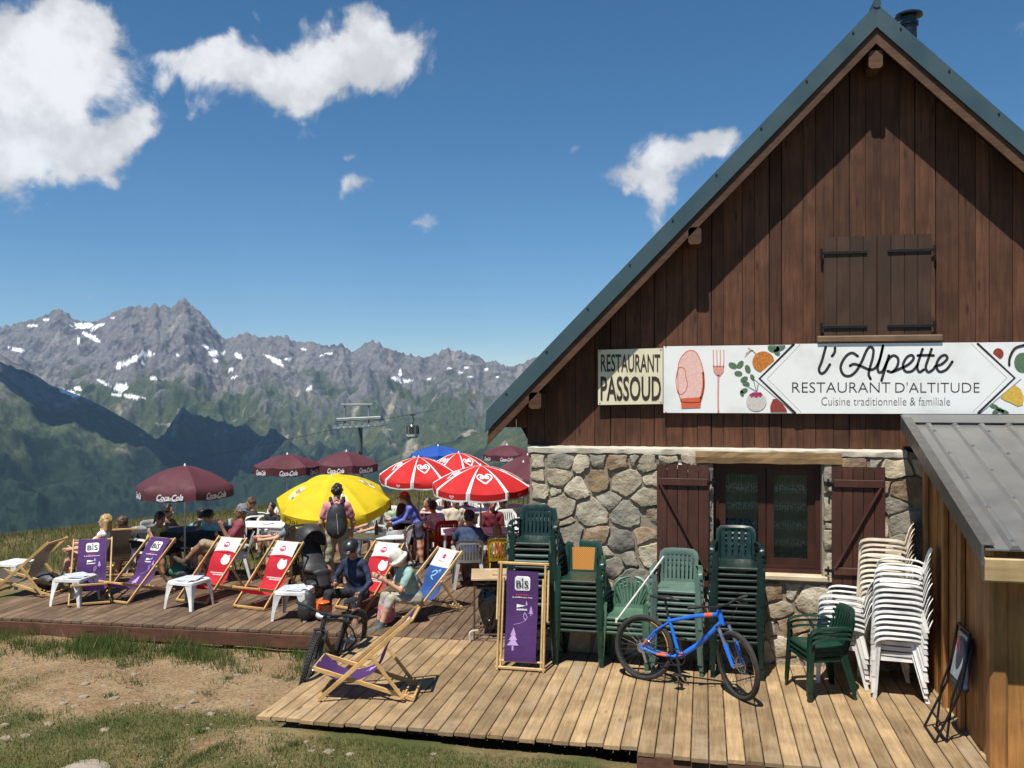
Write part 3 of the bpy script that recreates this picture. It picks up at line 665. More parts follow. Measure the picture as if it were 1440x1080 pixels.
sxx0, sxx1 = FX(1000, 808).x, FX(1172, 808).x
mb.beam(H((sxx0, YF+.04, wz0-.035)), H((sxx1, YF+.04, wz0-.035)), .24, .06); mb.build('sill', pm('sill_stone', (.55, .46, .31), (.45, .37, .25), 6, .85, bump=.4, bscale=30), house)
# shutters with boards, battens and brace
M_shut = wood('shutter_wood', (.088, .034, .022), (.062, .025, .018), 'z', .6, .12, knots=False)
M_iron = pm('black_iron', (.02, .02, .02), rough=.55, metal=.6)
def shutter(u0, u1, v0, v1, mirror):
    x0, x1 = FX(u0, v0).x, FX(u1, v0).x; z0, z1 = FX((u0+u1)/2, v1).z, FX((u0+u1)/2, v0).z; w = x1-x0; h = z1-z0
    sh = link('shutter', None, house); sh.location = H((x0, YF-.085, z0)); n = 5
    for i in range(n):
        mb = MB(); mb.beam(((i+.5)*w/n, .012, 0), ((i+.5)*w/n, .012, h), w/n-.004, .026, (0, 1, 0)); mb.build('board', M_shut, sh)
    for z in (h*.86, h*.12):
        mb = MB(); mb.beam((.02, -.014, z), (w-.02, -.014, z), .026, .085, (0, 0, 1)); mb.build('batten', M_shut, sh)
    a, b = ((.05, h*.83), (w*.93, h*.15)) if not mirror else ((w-.05, h*.83), (w*.07, h*.15))
    mb = MB(); mb.beam((a[0], -.014, a[1]), (b[0], -.014, b[1]), .022, .06, (0, 1, 0)); mb.build('brace', M_shut, sh)
    for z in (h*.86, h*.12):
        mb = MB(); xx = w if not mirror else 0; s_ = 1 if not mirror else -1
        mb.beam((xx-s_*.02, -.03, z), (xx+s_*.07, .03, z), .02, .035); mb.tube([(xx+s_*.04, -.02, z-.05), (xx+s_*.04, -.02, z+.05)], .012, 6); mb.build('hinge', M_iron, sh)
shutter(924, 997, 653, 822, False); shutter(1168, 1243, 656, 822, True)
# gable cladding boards
clad = link('cladding', None, house); cy = YF+CL
mb = MB(); yb = cy+.03
mb.prism([H((eave.x+.25, yb, roofz(eave.x+.25)-TH)), H((wallx0, yb, wtop)), H((xr, yb, wtop)), H((2*rx-eave.x-.25, yb, roofz(eave.x+.25)-TH)), H((rx, yb, apex.z-TH))], (0, .12, 0)); mb.build('gable_backing', M_dark, clad)
hx0, hx1 = CX(1158, 400).x, CX(1309, 400).x; hz0, hz1 = CX(1230, 472).z, CX(1230, 332).z
zb0 = wtop+.03; soff = FX(690, 600, OV).z
x = eave.x+.12
while x < xr+.6:
    w = random.choice([.14, .17, .2, .22, .24, .18]); x1 = x+w-random.choice([.004, .006, .006, .012])
    def seg(zlo0, cap_=None):
        p = [(x, zlo0), (x1, zlo0)]
        t0, t1 = roofz(x, -TH+.02), roofz(x1, -TH+.02)
        if cap_ is not None: t0 = min(t0, cap_); t1 = min(t1, cap_)
        p += [(x1, t1)]+([(rx, apex.z-TH+.02)] if x < rx < x1 and cap_ is None else [])+[(x, t0)]
        if min(t0, t1) <= zlo0+.02: return
        mb = MB(); xc = (x+x1)/2; zc = zlo0; yj = random.uniform(-.004, .004)
        mb.prism([Vector((a-xc, 0, b-zc)) for a, b in p], (0, .026, 0)); o = mb.build('board', M_clad, clad); o.location = H((xc, cy+yj, zc))
    if x1 < wallx0+.03: seg(soff-.02)
    else: seg(zb0)
    x += w
# loft hatch
for k in (0, 1):
    x0, x1 = (hx0, (hx0+hx1)/2-.006) if k == 0 else ((hx0+hx1)/2+.006, hx1); hh = hz1-hz0; w = x1-x0
    ht = link('hatch_door', None, house); ht.location = H((x0, cy-.034, hz0))
    n = 4
    for i in range(n):
        mb = MB(); mb.beam(((i+.5)*w/n, .012, 0), ((i+.5)*w/n, .012, hh), w/n-.003, .024, (0, 1, 0)); mb.build('board', wood('hatch_wood', (.066, .036, .021), (.05, .027, .017), 'z', .65, .06, knots=False), ht)
    for z in (hh*.84, hh*.09):
        mb = MB(); a, b = (-.03, w*.82) if k == 0 else (w*.18, w+.03)
        mb.beam((a, -.012, z), (b, -.012, z), .012, .035, (0, 0, 1)); e_ = a if k == 0 else b; mb.tube([(e_, -.02, z-.07), (e_, -.02, z+.05)], .016, 6); mb.build('strap_hinge', M_iron, ht)
mb = MB(); a_, b_ = CX(1148, 478), CX(1322, 478); mb.beam(H((a_.x, cy-.05, a_.z)), H((b_.x, cy-.05, a_.z)), .12, .08); mb.build('hatch_ledge', wood('ledge_wood', (.22, .14, .08), (.17, .1, .06), 'x', .75, .05), house)
# roof
roof = link('roof', None, house); yb1 = YF+9.7; yf0 = YF-OV
for sg in (-1, 1):
    ex = rx+sg*(rx-eave.x)
    def q(x, y, dz): return H((x, y, roofz(x, dz)))
    mb = MB(); n_ = 1
    P = [q(rx, yf0+.03, -.10), q(ex, yf0+.03, -.10), q(ex, yb1, -.10), q(rx, yb1, -.10)]; mb.prism(P, (0, 0, .09)); mb.build('roof_sheet', M_roof, roof)
    for k in range(14):                                   # standing seams
        pass
    mb = MB(); P = [q(rx, yf0, 0), q(ex, yf0, 0), q(ex+sg*.02, yf0, -TH*.86), q(rx, yf0, -TH*.86)]; mb.prism(P, (0, .02, 0)); fl_ = mb.build('verge_flashing', M_roof, roof)
    mb = MB()
    for k in range(9):
        f = (k+.5)/9; x = rx+(ex-rx)*f; mb.lathe([(0, -.008), (.012, -.008), (.012, 0), (0.012, .004)], 6, 'y', H((x, yf0-.002, roofz(x, -.05))))
    mb.build('rivet', M_iron, fl_)
    mb = MB(); P = [q(rx, yf0+.03, -TH*.86), q(ex+sg*.0, yf0+.03, -TH*.86), q(ex, yf0+.03, -TH-.13), q(rx, yf0+.03, -TH-.13)]
    P[1] = q(ex-sg*.02, yf0+.03, -TH*.86); mb.prism(P, (0, .035, 0)); mb.build('barge_board', M_barge, roof)
    mb = MB(); P = [q(rx, yf0+.07, -.26), q(ex-sg*.05, yf0+.07, -.26), q(ex-sg*.05, cy+.3, -.26), q(rx, cy+.3, -.26)]; mb.prism(P, (0, 0, .15)); mb.build('soffit_boards', M_clad, roof)
    for (uu, vv) in ([(977, 333), (752, 567)] if sg < 0 else [(1490, 333)]):
        p = FX(uu, vv, OV-.02); px = p.x; z = roofz(px, -TH-.19)
        mb = MB(); mb.beam(H((px, yf0+.03, z)), H((px, cy+.2, z)), .15, .2); mb.build('purlin', M_barge, roof)
mb = MB(); mb.beam(H((rx, yf0+.06, apex.z-TH-.3)), H((rx, cy+.2, apex.z-TH-.3)), .15, .2); mb.build('purlin', M_barge, roof)
mb = MB(); mb.tube([H((rx, yf0-.01, apex.z+.0)), H((rx, yb1, apex.z+.0))], .05, 8); mb.build('ridge_cap', M_roof, roof)
cp = FX(1278, 30, -1.6); mb = MB(); cz = cp.z
mb.lathe([(.10, -1.2), (.10, cz-cp.z-.06), (.12, -.06), (.12, -.02), (.10, -.02), (.10, .05), (.17, .06), (.17, .085), (.12, .11), (0, .115)], 20, 'z', H(cp)); mb.build('chimney_pipe', pm('black_enamel', (.015, .015, .017), rough=.25, spec=.6), roof, smooth=40)
# gable rear and roof end close the house
mb = MB(); mb.prism([H((wallx0, YF+9.3, wtop)), H((xr, YF+9.3, wtop)), H((rx, YF+9.3, apex.z-TH))], (0, .1, 0)); mb.build('rear_gable', M_clad, house)
# ------------------------------------------------------------------ lean-to shed
SX = G(1400, 1080).x; SY = G(1400, 1080).y
r0 = FX(1270, 588, .02); nearY = SY-.42
p = FX(1385, 772, YF-nearY); zr0, zr1 = r0.z, p.z; rxl = (r0.x+p.x)/2
print('shed', SX, SY, zr0, zr1, rxl)
shed = thing('shed', 'lean-to timber shed with grey ribbed metal roof beside the stone wall', 'shed', (SX, SY, 0))
def K(p): return Vector(p)-Vector((SX, SY, 0))
def sz(y): return zr0+(zr1-zr0)*(YF-y)/(YF-nearY)
M_shed = wood('shed_wood', (.42, .20, .062), (.29, .13, .04), 'z', .6, .2, fine=.7)
M_shedroof = pm('grey_steel', (.16, .16, .155), (.20, .195, .18), 2.0, .42, metal=.3, bump=.06, bscale=12, spec=.5)
M_pale = wood('pale_timber', (.58, .42, .22), (.45, .31, .14), 'x', .6, .08)
xs2 = SX+3.2
rf = link('shed_roof', None, shed)
mb = MB()
P = [K((rxl, YF-.03, zr0)), K((xs2, YF-.03, zr0)), K((xs2, nearY, zr1)), K((rxl, nearY, zr1))]; mb.prism(P, (0, 0, -.012)); mb.build('roof_sheet', M_shedroof, rf)
xx = rxl+.22; k_ = 0
while xx < xs2:
    mb = MB(); a, b = .045, .018
    pr = [(-a, 0), (-b, .034), (b, .034), (a, 0)]
    rows = [[K((xx+px_, y, sz(y)+.001+h_)) for px_, h_ in pr] for y in (YF-.20, nearY-.004)]
    mb.strip(rows); mb.add(rows[1], [(0, 1, 2, 3)]); o = mb.build('rib', M_shedroof, rf)
    mb = MB()
    for y in np.arange(YF-.5+.2*(k_ % 2), nearY, -.62): mb.lathe([(.018, 0), (.016, .008), (.007, .008), (.007, .016), (0, .017)], 6, 'z', K((xx, y, sz(y)+.034)))
    mb.build('screw', pm('zinc', (.45, .45, .44), rough=.4, metal=.9), o); xx += .27; k_ += 1
mb = MB(); mb.prism([K((rxl-.01, YF-.04, zr0+.045)), K((xs2, YF-.04, zr0+.045)), K((xs2, YF-.25, sz(YF-.25)+.042)), K((rxl-.01, YF-.25, sz(YF-.25)+.042))], (0, 0, -.006)); mb.build('wall_flashing', M_shedroof, rf)
mb = MB()
mb.prism([K((rxl-.03, YF-.05, zr0+.03)), K((rxl-.03, nearY, zr1+.03)), K((rxl-.03, nearY, zr1-.13)), K((rxl-.03, YF-.05, zr0-.13))], (.02, 0, 0)); mb.prism([K((rxl-.03, YF-.05, zr0+.03)), K((rxl+.07, YF-.05, zr0+.03)), K((rxl+.07, nearY, zr1+.03)), K((rxl-.03, nearY, zr1+.03))], (0, 0, .006)); mb.build('verge_trim', pm('trim_steel', (.16, .155, .14), rough=.4, metal=.5), rf)
mb = MB(); zf_ = zr1-.06
mb.beam(K((rxl+.0, nearY+.06, zf_-.11)), K((xs2, nearY+.06, zf_-.11)), .09, .20); mb.build('eave_beam', M_pale, shed)
# left wall of upright boards
y = SY+.05; i = 0
while y < YF-.06:
    w = random.choice([.13, .15, .16]); w = min(w, YF-.06-y); y1 = y+w-.005; mb = MB()
    mb.prism([Vector((0, y-SY, -.1)), Vector((0, y1-SY, -.1)), Vector((0, y1-SY, sz(y1)-.13)), Vector((0, y-SY, sz(y)-.13))], (.028, 0, 0)); o = mb.build('board', M_shed, shed); o.location.x = random.choice([0, 0, .006])
    y += w; i += 1
mb = MB(); mb.box((.03, .0, -.1), (.06, YF-SY-.05, sz(SY)-.15)); mb.build('wall_backing', M_dark, shed)
for yy, wd in ((YF-.35, .09), (YF-1.15, .09), (SY+.9, .09)):
    mb = MB(); mb.beam((-.03, yy-SY, -.1), (-.03, yy-SY, sz(yy)-.14), wd, .05, (1, 0, 0)); mb.build('post', M_shed, shed)
mb = MB(); mb.beam((.02, .03, -.3), (.02, .03, sz(SY)-.13), .14, .14); mb.build('corner_post', M_pale if 0 else M_shed, shed)
xx = .10
while xx < 3.0:
    w = random.choice([.14, .16, .15]); mb = MB(); mb.box((xx, .01, -.3), (xx+w-.005, .036, sz(SY)-.12)); mb.build('board', M_shed, shed); xx += w
mb = MB(); mb.box((.08, .04, -.3), (3.1, .07, sz(SY)-.14)); mb.build('wall_backing', M_dark, shed)
# ------------------------------------------------------------------ haze
mb = MB(); mb.box((-12500, -400, -900), (14000, 10500, 960)); hz = mb.build('haze', [], None); tag(hz, kind='stuff')
mh = bpy.data.materials.new('haze_air'); mh.use_nodes = True; t = NT(mh.node_tree); t.n.remove(t.n['Principled BSDF']); pv = t.node('ShaderNodeVolumePrincipled')
pv.inputs['Color'].default_value = (.40, .66, 1.0, 1); pv.inputs['Density'].default_value = 3.8e-5; pv.inputs['Anisotropy'].default_value = .2
t.l.new(pv.outputs[0], t.n['Material Output'].inputs['Volume']); hz.data.materials.clear(); hz.data.materials.append(mh)
# ------------------------------------------------------------------ signs on the gable
M_white = pm('sign_white', (.80, .80, .77), (.66, .66, .62), 2.2, .45, contrast=(.45, .8))
M_cream = pm('sign_cream', (.72, .66, .46), (.66, .60, .41), 4, .5)
M_ink = pm('sign_ink', (.03, .022, .026), rough=.5)
M_inkb = pm('sign_ink_brown', (.045, .025, .014), rough=.5)
M_inkl = pm('sign_ink_grey', (.16, .15, .155), rough=.5)
SOFF = .075
def sg(u, v, lay=0): return CX(u, v, SOFF+.004+.0015*lay)
def sign_board(name, label, corners, mat, cat='sign'):
    o = thing(name, label, cat, CX(*corners[0], SOFF)); P = [CX(u, v, SOFF)-o.location for u, v in corners]
    mb = MB(); mb.prism(P, (0, .02, 0)); mb.build('panel', mat, o)
    mb = MB()
    cx = sum((p for p in P), Vector())/4
    for p in P:
        q = p+(cx-p).normalized()*.03; mb.lathe([(.008, 0), (.008, -.004), (0, -.005)], 6, 'y', tuple(q))
    mb.build('screw', M_iron, o); return o
s1 = sign_board('sign', 'cream sign with bold dark letters RESTAURANT PASSOUD on the gable', [(841, 492), (932, 489.5), (932, 568), (841, 569.5)], M_cream)
def pr(o, name, mats, fill, lay=1):
    mb = MB(); fill(mb, lambda u, v: sg(u, v, lay)-o.location); return mb.build(name, mats, o)
def fn_(o, lay): return lambda u, v: sg(u, v, lay)-o.location
def tx(mb, fn, s, u0, v0, u1, v1, bold=0.0, mi=0):
    v, f = text2d(s, 0, bold); mb.add([fn(u0+(u1-u0)*a, v1+(v0-v1)*b) for a, b in v], f, mi)
mb = MB(); tx(mb, fn_(s1, 1), 'RESTAURANT', 845, 498, 928.5, 523, .012); mb.build('lettering', M_inkb, s1); mb = MB(); tx(mb, fn_(s1, 1), 'PASSOUD', 844.5, 529, 929.5, 563.5, .018); mb.build('lettering', M_inkb, s1)
s2 = sign_board('sign', 'long white sign reading l\'Alpette restaurant d\'altitude with painted vegetables', [(933, 487), (1475, 480.5), (1475, 582.5), (933, 580.5)], M_white)
def z4(x, y): return (920+x/5.538, 470+y/5.538)
def z5(x, y): return (1180+x/5.538, 470+y/5.538)
f1, f2, f3, f4, f5 = [fn_(s2, k) for k in (1, 2, 3, 4, 5)]
mb = MB()
STR = [[z4(*p) for p in [(1335,100),(1305,210),(1283,272),(1300,305),(1332,290),(1368,235)]], [z4(*p) for p in [(1408,105),(1405,140),(1385,170)]]]
for L in [[(145,170),(100,145),(50,175),(12,250),(32,312),(80,325),(130,290),(175,215),(212,130),(240,98),(266,118),(262,180),(240,260),(230,312),(245,347)],
          [(85,245),(120,232),(180,252),(240,276),(285,258),(318,190),(342,90)], [(342,90),(318,190),(300,262),(312,297),(342,282),(372,215)],
          [(388,165),(360,260),(330,360)], [(352,270),(385,195),(425,165),(460,192),(452,250),(415,293),(378,286)], [(415,293),(470,270),(540,235),(580,190),(566,163),(527,180),(497,240),(518,290),(570,285),(612,238)],
          [(650,115),(625,190),(608,255),(625,294),(660,275)], [(720,115),(695,190),(675,255),(692,294),(728,278),(750,248)], [(612,165),(680,163),(736,165)], [(750,248),(800,232),(842,190),(826,162),(786,180),(757,240),(780,291),(835,275),(882,213)]]: STR.append([z5(*p) for p in L])
for L in STR: stroke(mb, f4, L, 3.7, k=5)
mb.build('script_lettering', M_ink, s2)
mb = MB(); tx(mb, f4, 'RESTAURANT', 1114, 537.5, 1252, 552, -.012); mb.build('lettering', M_ink, s2); mb = MB(); tx(mb, f4, 'D\'ALTITUDE', 1259, 537.5, 1377.5, 552, -.012); mb.build('lettering', M_ink, s2)
mb = MB(); tx(mb, f4, 'Cuisine traditionnelle & familiale', 1155, 558.5, 1336, 570, -.012); mb.build('small_lettering', M_inkl, s2)
# diamond panel with its dark border
DL, DR, DT, DB, DM = 1060, 1437, 483.5, 581.5, 532.5
dia = [(DL, DM), (1118, DT), (1377, DT-2), (DR, DM-1), (1377, DB+.5), (1118, DB)]
mb = MB(); poly2(mb, f2, dia); mb.build('diamond_panel', M_white, s2)
mb = MB()
for A_, w_, mt_ in (((8, 0), 3.4, 0),):
    stroke(mb, f3, [(1116, DT+1), (DL+8, DM), (1118, DB-1)], w_, smooth=False); mb.build('diamond_border', M_ink, s2); mb = MB(); stroke(mb, f3, [(1375, DT), (DR-10, DM-1), (1376, DB-1)], w_, smooth=False); mb.build('diamond_border', M_ink, s2); mb = MB()
for du in (9,):
    for L in ([(1125, DT+1), (DL+19, DM)], [(DL+19, DM), (1127, DB-1)], [(1366, DT), (DR-21, DM-1)], [(DR-21, DM-1), (1367, DB-1)]):
        for k in range(24):
            a = k/24; b = (k+.5)/24; p = lambda t: (L[0][0]+(L[1][0]-L[0][0])*t, L[0][1]+(L[1][1]-L[0][1])*t); stroke(mb, f3, [p(a), p(b)], .5, smooth=False)
tag(mb.build('dotted_border', M_ink, s2), kind='stuff')
inkc = lambda n, c, c2=None: pm('print_'+n, c, c2, 60, .5, contrast=(.3, .7))
M_ham = inkc('pink', (.72, .40, .34), (.78, .55, .48)); M_cuff = inkc('orange_red', (.72, .13, .05), (.55, .1, .05)); M_leaf = inkc('leaf', (.06, .13, .06), (.12, .2, .1)); M_onion = inkc('onion', (.62, .24, .03), (.4, .11, .02)); M_turn = inkc('turnip', (.62, .58, .53), (.5, .46, .42)); M_mag = inkc('magenta', (.4, .03, .13), (.3, .02, .08)); M_tom = inkc('tomato', (.33, .05, .03), (.2, .03, .02)); M_sqz = inkc('squash', (.68, .45, .07), (.55, .33, .05))
mb = MB()
ham = crom([Vector((*z4(x, y), 0)) for x, y in [(185,270),(200,200),(240,145),(285,125),(330,145),(365,220),(385,310),(382,430),(365,500),(345,530),(225,530),(200,490),(185,420)]], 4, True); poly2(mb, f1, [(p.x, p.y) for p in ham]); mb.build('ham_print', M_ham, s2)
mb = MB(); poly2(mb, f2, [z4(*p) for p in [(205,500),(370,490),(358,570),(212,575)]]); L = [z4(*p) for p in [(240,275),(195,260),(170,340),(178,430),(205,468),(245,440),(258,385),(243,320)]]; stroke(mb, f2, L, 1.0, closed=True)
stroke(mb, f2, [(p.x, p.y) for p in ham], 1.0, smooth=False, closed=True); stroke(mb, f2, [z4(380, 300), z4(384, 400), z4(364, 495)], 3.2)
mb.build('ham_outline', M_cuff, s2)
mb = MB()
for k in range(4): x = 460+k*27; stroke(mb, f1, [z4(x, 125), z4(x+1, 190), z4(x+4 if k < 2 else x-2, 255)], 1.3)
poly2(mb, f1, [z4(*p) for p in [(455,245),(545,245),(540,290),(512,325),(490,325),(462,290)]]); stroke(mb, f1, [z4(500, 320), z4(497, 470), z4(499, 605)], 2.4); mb.build('fork_print', inkc('fork', (.75, .33, .27)), s2)
mb = MB(); disc(f1, *z4(850, 215), 15.5, 14.8, 24, mb=mb); mb.build('onion_print', M_onion, s2)
mb = MB(); stroke(mb, f1, [z4(790, 150), z4(760, 125), z4(715, 150)], 1.2); stroke(mb, f1, [z4(770, 130), z4(730, 105)], .9); stroke(mb, f1, [z4(755, 125), z4(705, 175)], .8); mb.build('onion_root_print', inkc('root', (.5, .38, .22)), s2)
mb = MB(); disc(f1, *z4(795, 525), 14.2, 13.6, 24, mb=mb); mb.build('turnip_print', M_turn, s2)
mb = MB(); poly2(mb, f2, [z4(*p) for p in [(738,470),(770,452),(830,452),(845,470),(825,495),(812,480),(795,498),(775,482),(760,495)]]); mb.build('turnip_top_print', M_mag, s2)
mb = MB()
for (x, y, a, r) in [(612,243,.4,36),(670,235,-.9,34),(728,270,1.2,34),(655,305,.1,32),(700,350,-.5,32),(765,335,1.0,26),(715,385,.2,30),(700,440,-.4,30),(683,460,1.2,24),(930,110,.2,48),(985,100,-.5,40),(955,140,.8,30)]:
    cx_, cy_ = z4(x, y); q = [(cx_+(r*math.cos(t_)*math.cos(a)-r*.62*math.sin(t_)*math.sin(a))/5.538, cy_+(r*math.cos(t_)*math.sin(a)+r*.62*math.sin(t_)*math.cos(a))/5.538) for t_ in np.linspace(0, 2*math.pi, 12, endpoint=False)]; q = [(u_, max(v_, 485.5)) for u_, v_ in q]; poly2(mb, f1, q); mb.build('leaf_print', M_leaf, s2); mb = MB()
for (x0, y0, x1, y1) in [(795,445,770,340),(795,445,720,400),(800,445,810,385)]: (stroke(mb, f1, [z4(x0, y0), z4(x1, y1)], .9), mb.build('stalk_print', M_leaf, s2)); mb = MB()
for (x, y, a) in [(1205,560,.3),(1255,590,.5),(1225,600,-.4),(1290,605,.4)]:
    cx_, cy_ = z5(x, y); poly2(mb, f1, [(cx_+6.5*math.cos(t_)*math.cos(a)-3*math.sin(t_)*math.sin(a), min(cy_+6.5*math.cos(t_)*math.sin(a)+3*math.sin(t_)*math.cos(a), 581)) for t_ in np.linspace(0, 2*math.pi, 10, endpoint=False)]); mb.build('leaf_print', M_leaf, s2); mb = MB()
disc(f1, *z5(1430, 220), 12, 14, 16, mb=mb); mb.build('artichoke_print', M_leaf, s2)
mb = MB(); poly2(mb, f1, [z4(*p) for p in [(905,605),(903,560),(925,505),(965,500),(1000,545),(1030,585),(1035,606)]]); mb.build('tomato_print', M_tom, s2); mb = MB(); disc(f1, *z5(1240, 150), 7.5, 7.5, 16, mb=mb); mb.build('beet_print', M_tom, s2)
mb = MB(); poly2(mb, f1, [z5(*p) for p in [(1255,490),(1310,440),(1370,395),(1415,430),(1440,490),(1430,550),(1390,560),(1330,530),(1290,515)]]); mb.build('squash_print', M_sqz, s2)
mb = MB(); stroke(mb, f1, [z5(1440, 85), z5(1370, 110), z5(1330, 180), z5(1325, 240)], 3.5); mb.build('stalk_print', M_ink, s2)
# ------------------------------------------------------------------ moulded plastic chairs
def plas(n, c, rough=.38): return pm('plastic_'+n, c, tuple(x*.72 for x in c), 5, rough, spec=.5, rnd=.2, bump=.08, bscale=30)
P_dark = plas('dark_green', (.004, .022, .017)); P_mid = plas('bottle_green', (.008, .038, .023)); P_light = plas('faded_green', (.060, .135, .085), .5); P_pale = plas('grey_green', (.085, .145, .115), .5)
P_white = plas('white', (.74, .73, .70), .45); P_cream = plas('cream', (.70, .60, .46), .45); P_red = plas('red', (.55, .015, .018), .4); P_yell = plas('yellow', (.70, .42, .02), .4); P_grey = plas('grey', (.42, .42, .40), .5)
M_weave = None
def weave():
    m = bpy.data.materials.new('orange_weave'); m.use_nodes = True; t = NT(m.node_tree); b = t.n['Principled BSDF']; b.inputs['Roughness'].default_value = .6
    tcn = t.node('ShaderNodeTexCoord'); sx = t.node('ShaderNodeSeparateXYZ'); t.l.new(tcn.outputs['Object'], sx.inputs[0])
    w = t.math('MULTIPLY', t.math('SINE', t.math('MULTIPLY', sx.outputs['X'], 260.0)), t.math('SINE', t.math('MULTIPLY', sx.outputs['Z'], 260.0)))
    t.l.new(t.mix(t.ramp(w, -.5, .5), (.62, .27, .03, 1), (.20, .06, .01, 1)), b.inputs['Base Color']); return m
def chair_meshes(kind, mat, key, panel=None):
    M = {}
    def back(x, h): return Vector((x, -.20-.115*h-.035*(1-(x/.23)**2), .42+.39*h))
    def w_at(h): return .205+.022*min(h*2, 1)
    out = []; inn = []
    if kind == 'fan':
        for k in range(25):
            a = math.pi*k/24; out.append((-.232*math.cos(a), .42+.58*math.sin(a)**.8 if 0 < k < 24 else .42)); inn.append((-.19*math.cos(a), .42+.48*math.sin(a)**.8 if 0 < k < 24 else .42))
        out = [(-.205, 0), (-.222, .2)]+out+[(.222, .2), (.205, 0)]; inn = [(-.17, 0), (-.18, .2)]+inn+[(.18, .2), (.17, 0)]
    else:
        tb = .80 if kind != 'holes' else .86
        for (x, h) in [(-.205, 0), (-.222, .4), (-.228, .75), (-.215, .9), (-.17, .985), (-.08, 1.0), (0, 1.0), (.08, 1.0), (.17, .985), (.215, .9), (.228, .75), (.222, .4), (.205, 0)]: out.append((x, h))
        for (x, h) in [(-.165, 0), (-.178, .4), (-.18, .62), (-.17, tb-.08), (-.145, tb), (-.07, tb+.01), (0, tb+.01), (.07, tb+.01), (.145, tb), (.17, tb-.08), (.18, .62), (.178, .4), (.165, 0)]: inn.append((x, h))
    mb = MB(); mb.strip([[back(*a) for a in out], [back(*((np.array(out)*.5+np.array(inn)*.5)[i])) + Vector((0, .010, 0)) for i in range(len(out))], [back(*b) for b in inn]], th=(0, -.009, 0))
    # slats
    if kind == 'fan':
        for k in range(9):
            a = math.radians(22+k*17); x1, h1 = -.195*math.cos(a), .42+.49*math.sin(a)**.8; x0 = -.10*math.cos(a)
            wv_ = .011; mb.strip([[back(x0-wv_*.7, .12), back(x0+wv_*.7, .12)], [back((x0*.5+x1*.5)-wv_, (.12+h1)/2), back((x0*.5+x1*.5)+wv_, (.12+h1)/2)], [back(x1-wv_*1.3, h1), back(x1+wv_*1.3, h1)]], th=(0, -.007, 0))
        mb.strip([[back(x, 0) for x in np.linspace(-.17, .17, 7)], [back(x, .14) for x in np.linspace(-.178, .178, 7)]], th=(0, -.007, 0))
    elif kind == 'panel':
        mb.strip([[back(x*(1+.12*h), h) for x in np.linspace(-.16, .16, 7)] for h in (0, .1)], th=(0, -.007, 0))
        mb.strip([[back(x, h) for x in np.linspace(-.15, .15, 7)] for h in (.76, .83)], th=(0, -.007, 0))
        for sg_ in (-1, 1): mb.strip([[back(sg_*.125, h), back(sg_*.165, h)] for h in (.08, .4, .78)], th=(0, -.007, 0))
    else:
        n = 7 if kind == 'slat' else 5; wd = .013 if kind == 'slat' else .024
        for k in range(n):
            x = (-.15+.30*k/(n-1))*(1.0); mb.strip([[back(x*(1-.06*(1-h))-wd, h), back(x*(1-.06*(1-h))+wd, h)] for h in (.1, .45, .85)], th=(0, -.007, 0))
        mb.strip([[back(x, h) for x in np.linspace(-.17, .17, 7)] for h in (0, .12)], th=(0, -.007, 0))
        if kind == 'holes': mb.strip([[back(x, h) for x in np.linspace(-.165, .165, 7)] for h in (.46, .52)], th=(0, -.007, 0))
    M['backrest'] = mb.mesh('backrest_'+key, mat)
    if panel: 
        mb = MB(); mb.strip([[back(x*(1+.15*h), h)+Vector((0, .004, 0)) for x in np.linspace(-.125, .125, 7)] for h in (.1, .45, .77)], th=(0, -.004, 0)); M['woven_panel'] = mb.mesh('woven_panel', panel)
    mb = MB(); rows = []
    for j in range(9):
        f = j/8; y = -.215+.455*f; hwid = .20+.035*f; z = .425+.012*(f-.5)**2*4-.02*max(0, f-.85)/.15
        rows.append([(x*hwid, y, z-.016*(1-x*x)*(1-abs(2*f-1)**3)) for x in np.linspace(-1, 1, 9)])
    rows.append([(x*.235, .247, .405) for x in np.linspace(-1, 1, 9)]); rows.append([(x*.232, .243, .392) for x in np.linspace(-1, 1, 9)])
    mb.strip(rows, th=(0, -.002, -.008))
    for sg_ in (-1, 1): mb.strip([[(sg_*(.20+.035*f), -.215+.455*f, .425), (sg_*(.205+.035*f), -.215+.455*f, .385)] for f in (0, .5, 1)], th=(-sg_*.006, 0, 0))
    M['seat'] = mb.mesh('seat_'+key, mat)
    for sg_ in (-1, 1):
        mb = MB(); pth = crom([(sg_*.222, -.262, .62), (sg_*.248, -.18, .645), (sg_*.268, 0, .65), (sg_*.272, .14, .645), (sg_*.272, .225, .615), (sg_*.272, .245, .56)], 3); rows = []
        for i, p in enumerate(pth):
            w_ = .026+.006*math.sin(math.pi*i/(len(pth)-1)); lean = i/(len(pth)-1)
            rows.append([p+Vector((-w_*sg_, 0, -.004)), p+Vector((-.01*sg_, 0, .004)), p+Vector((w_*.7*sg_, 0, .001)), p+Vector((w_*sg_, 0, -.02))])
        mb.strip(rows, th=(0, -.001, -.006)); M['armrest%d' % sg_] = mb.mesh('armrest_'+key, mat)
        for nm, a, b, yd in (('front', (sg_*.268, .245, .585), (sg_*.292, .275, 0), -1), ('back', (sg_*.207, -.20, .43), (sg_*.27, -.315, 0), 1)):
            mb = MB(); a = Vector(a); b = Vector(b); rows = []
            for f in np.linspace(0, 1, 5):
                p = a+(b-a)*f; w_ = .058-.016*f
                rows.append([p+Vector((-sg_*w_, 0, 0)), p+Vector((-sg_*.006, 0, 0)), p+Vector((0, yd*.006, 0)), p+Vector((0, yd*w_, 0))])
            mb.strip(rows, th=(-sg_*.004, yd*.004, 0)); M['leg_%s%d' % (nm, sg_)] = mb.mesh('leg_'+key, mat)
    for m in M.values():
        for v_ in m.vertices: v_.co.y *= .92
        sm(m, 35)
    return M
CH_M = {}
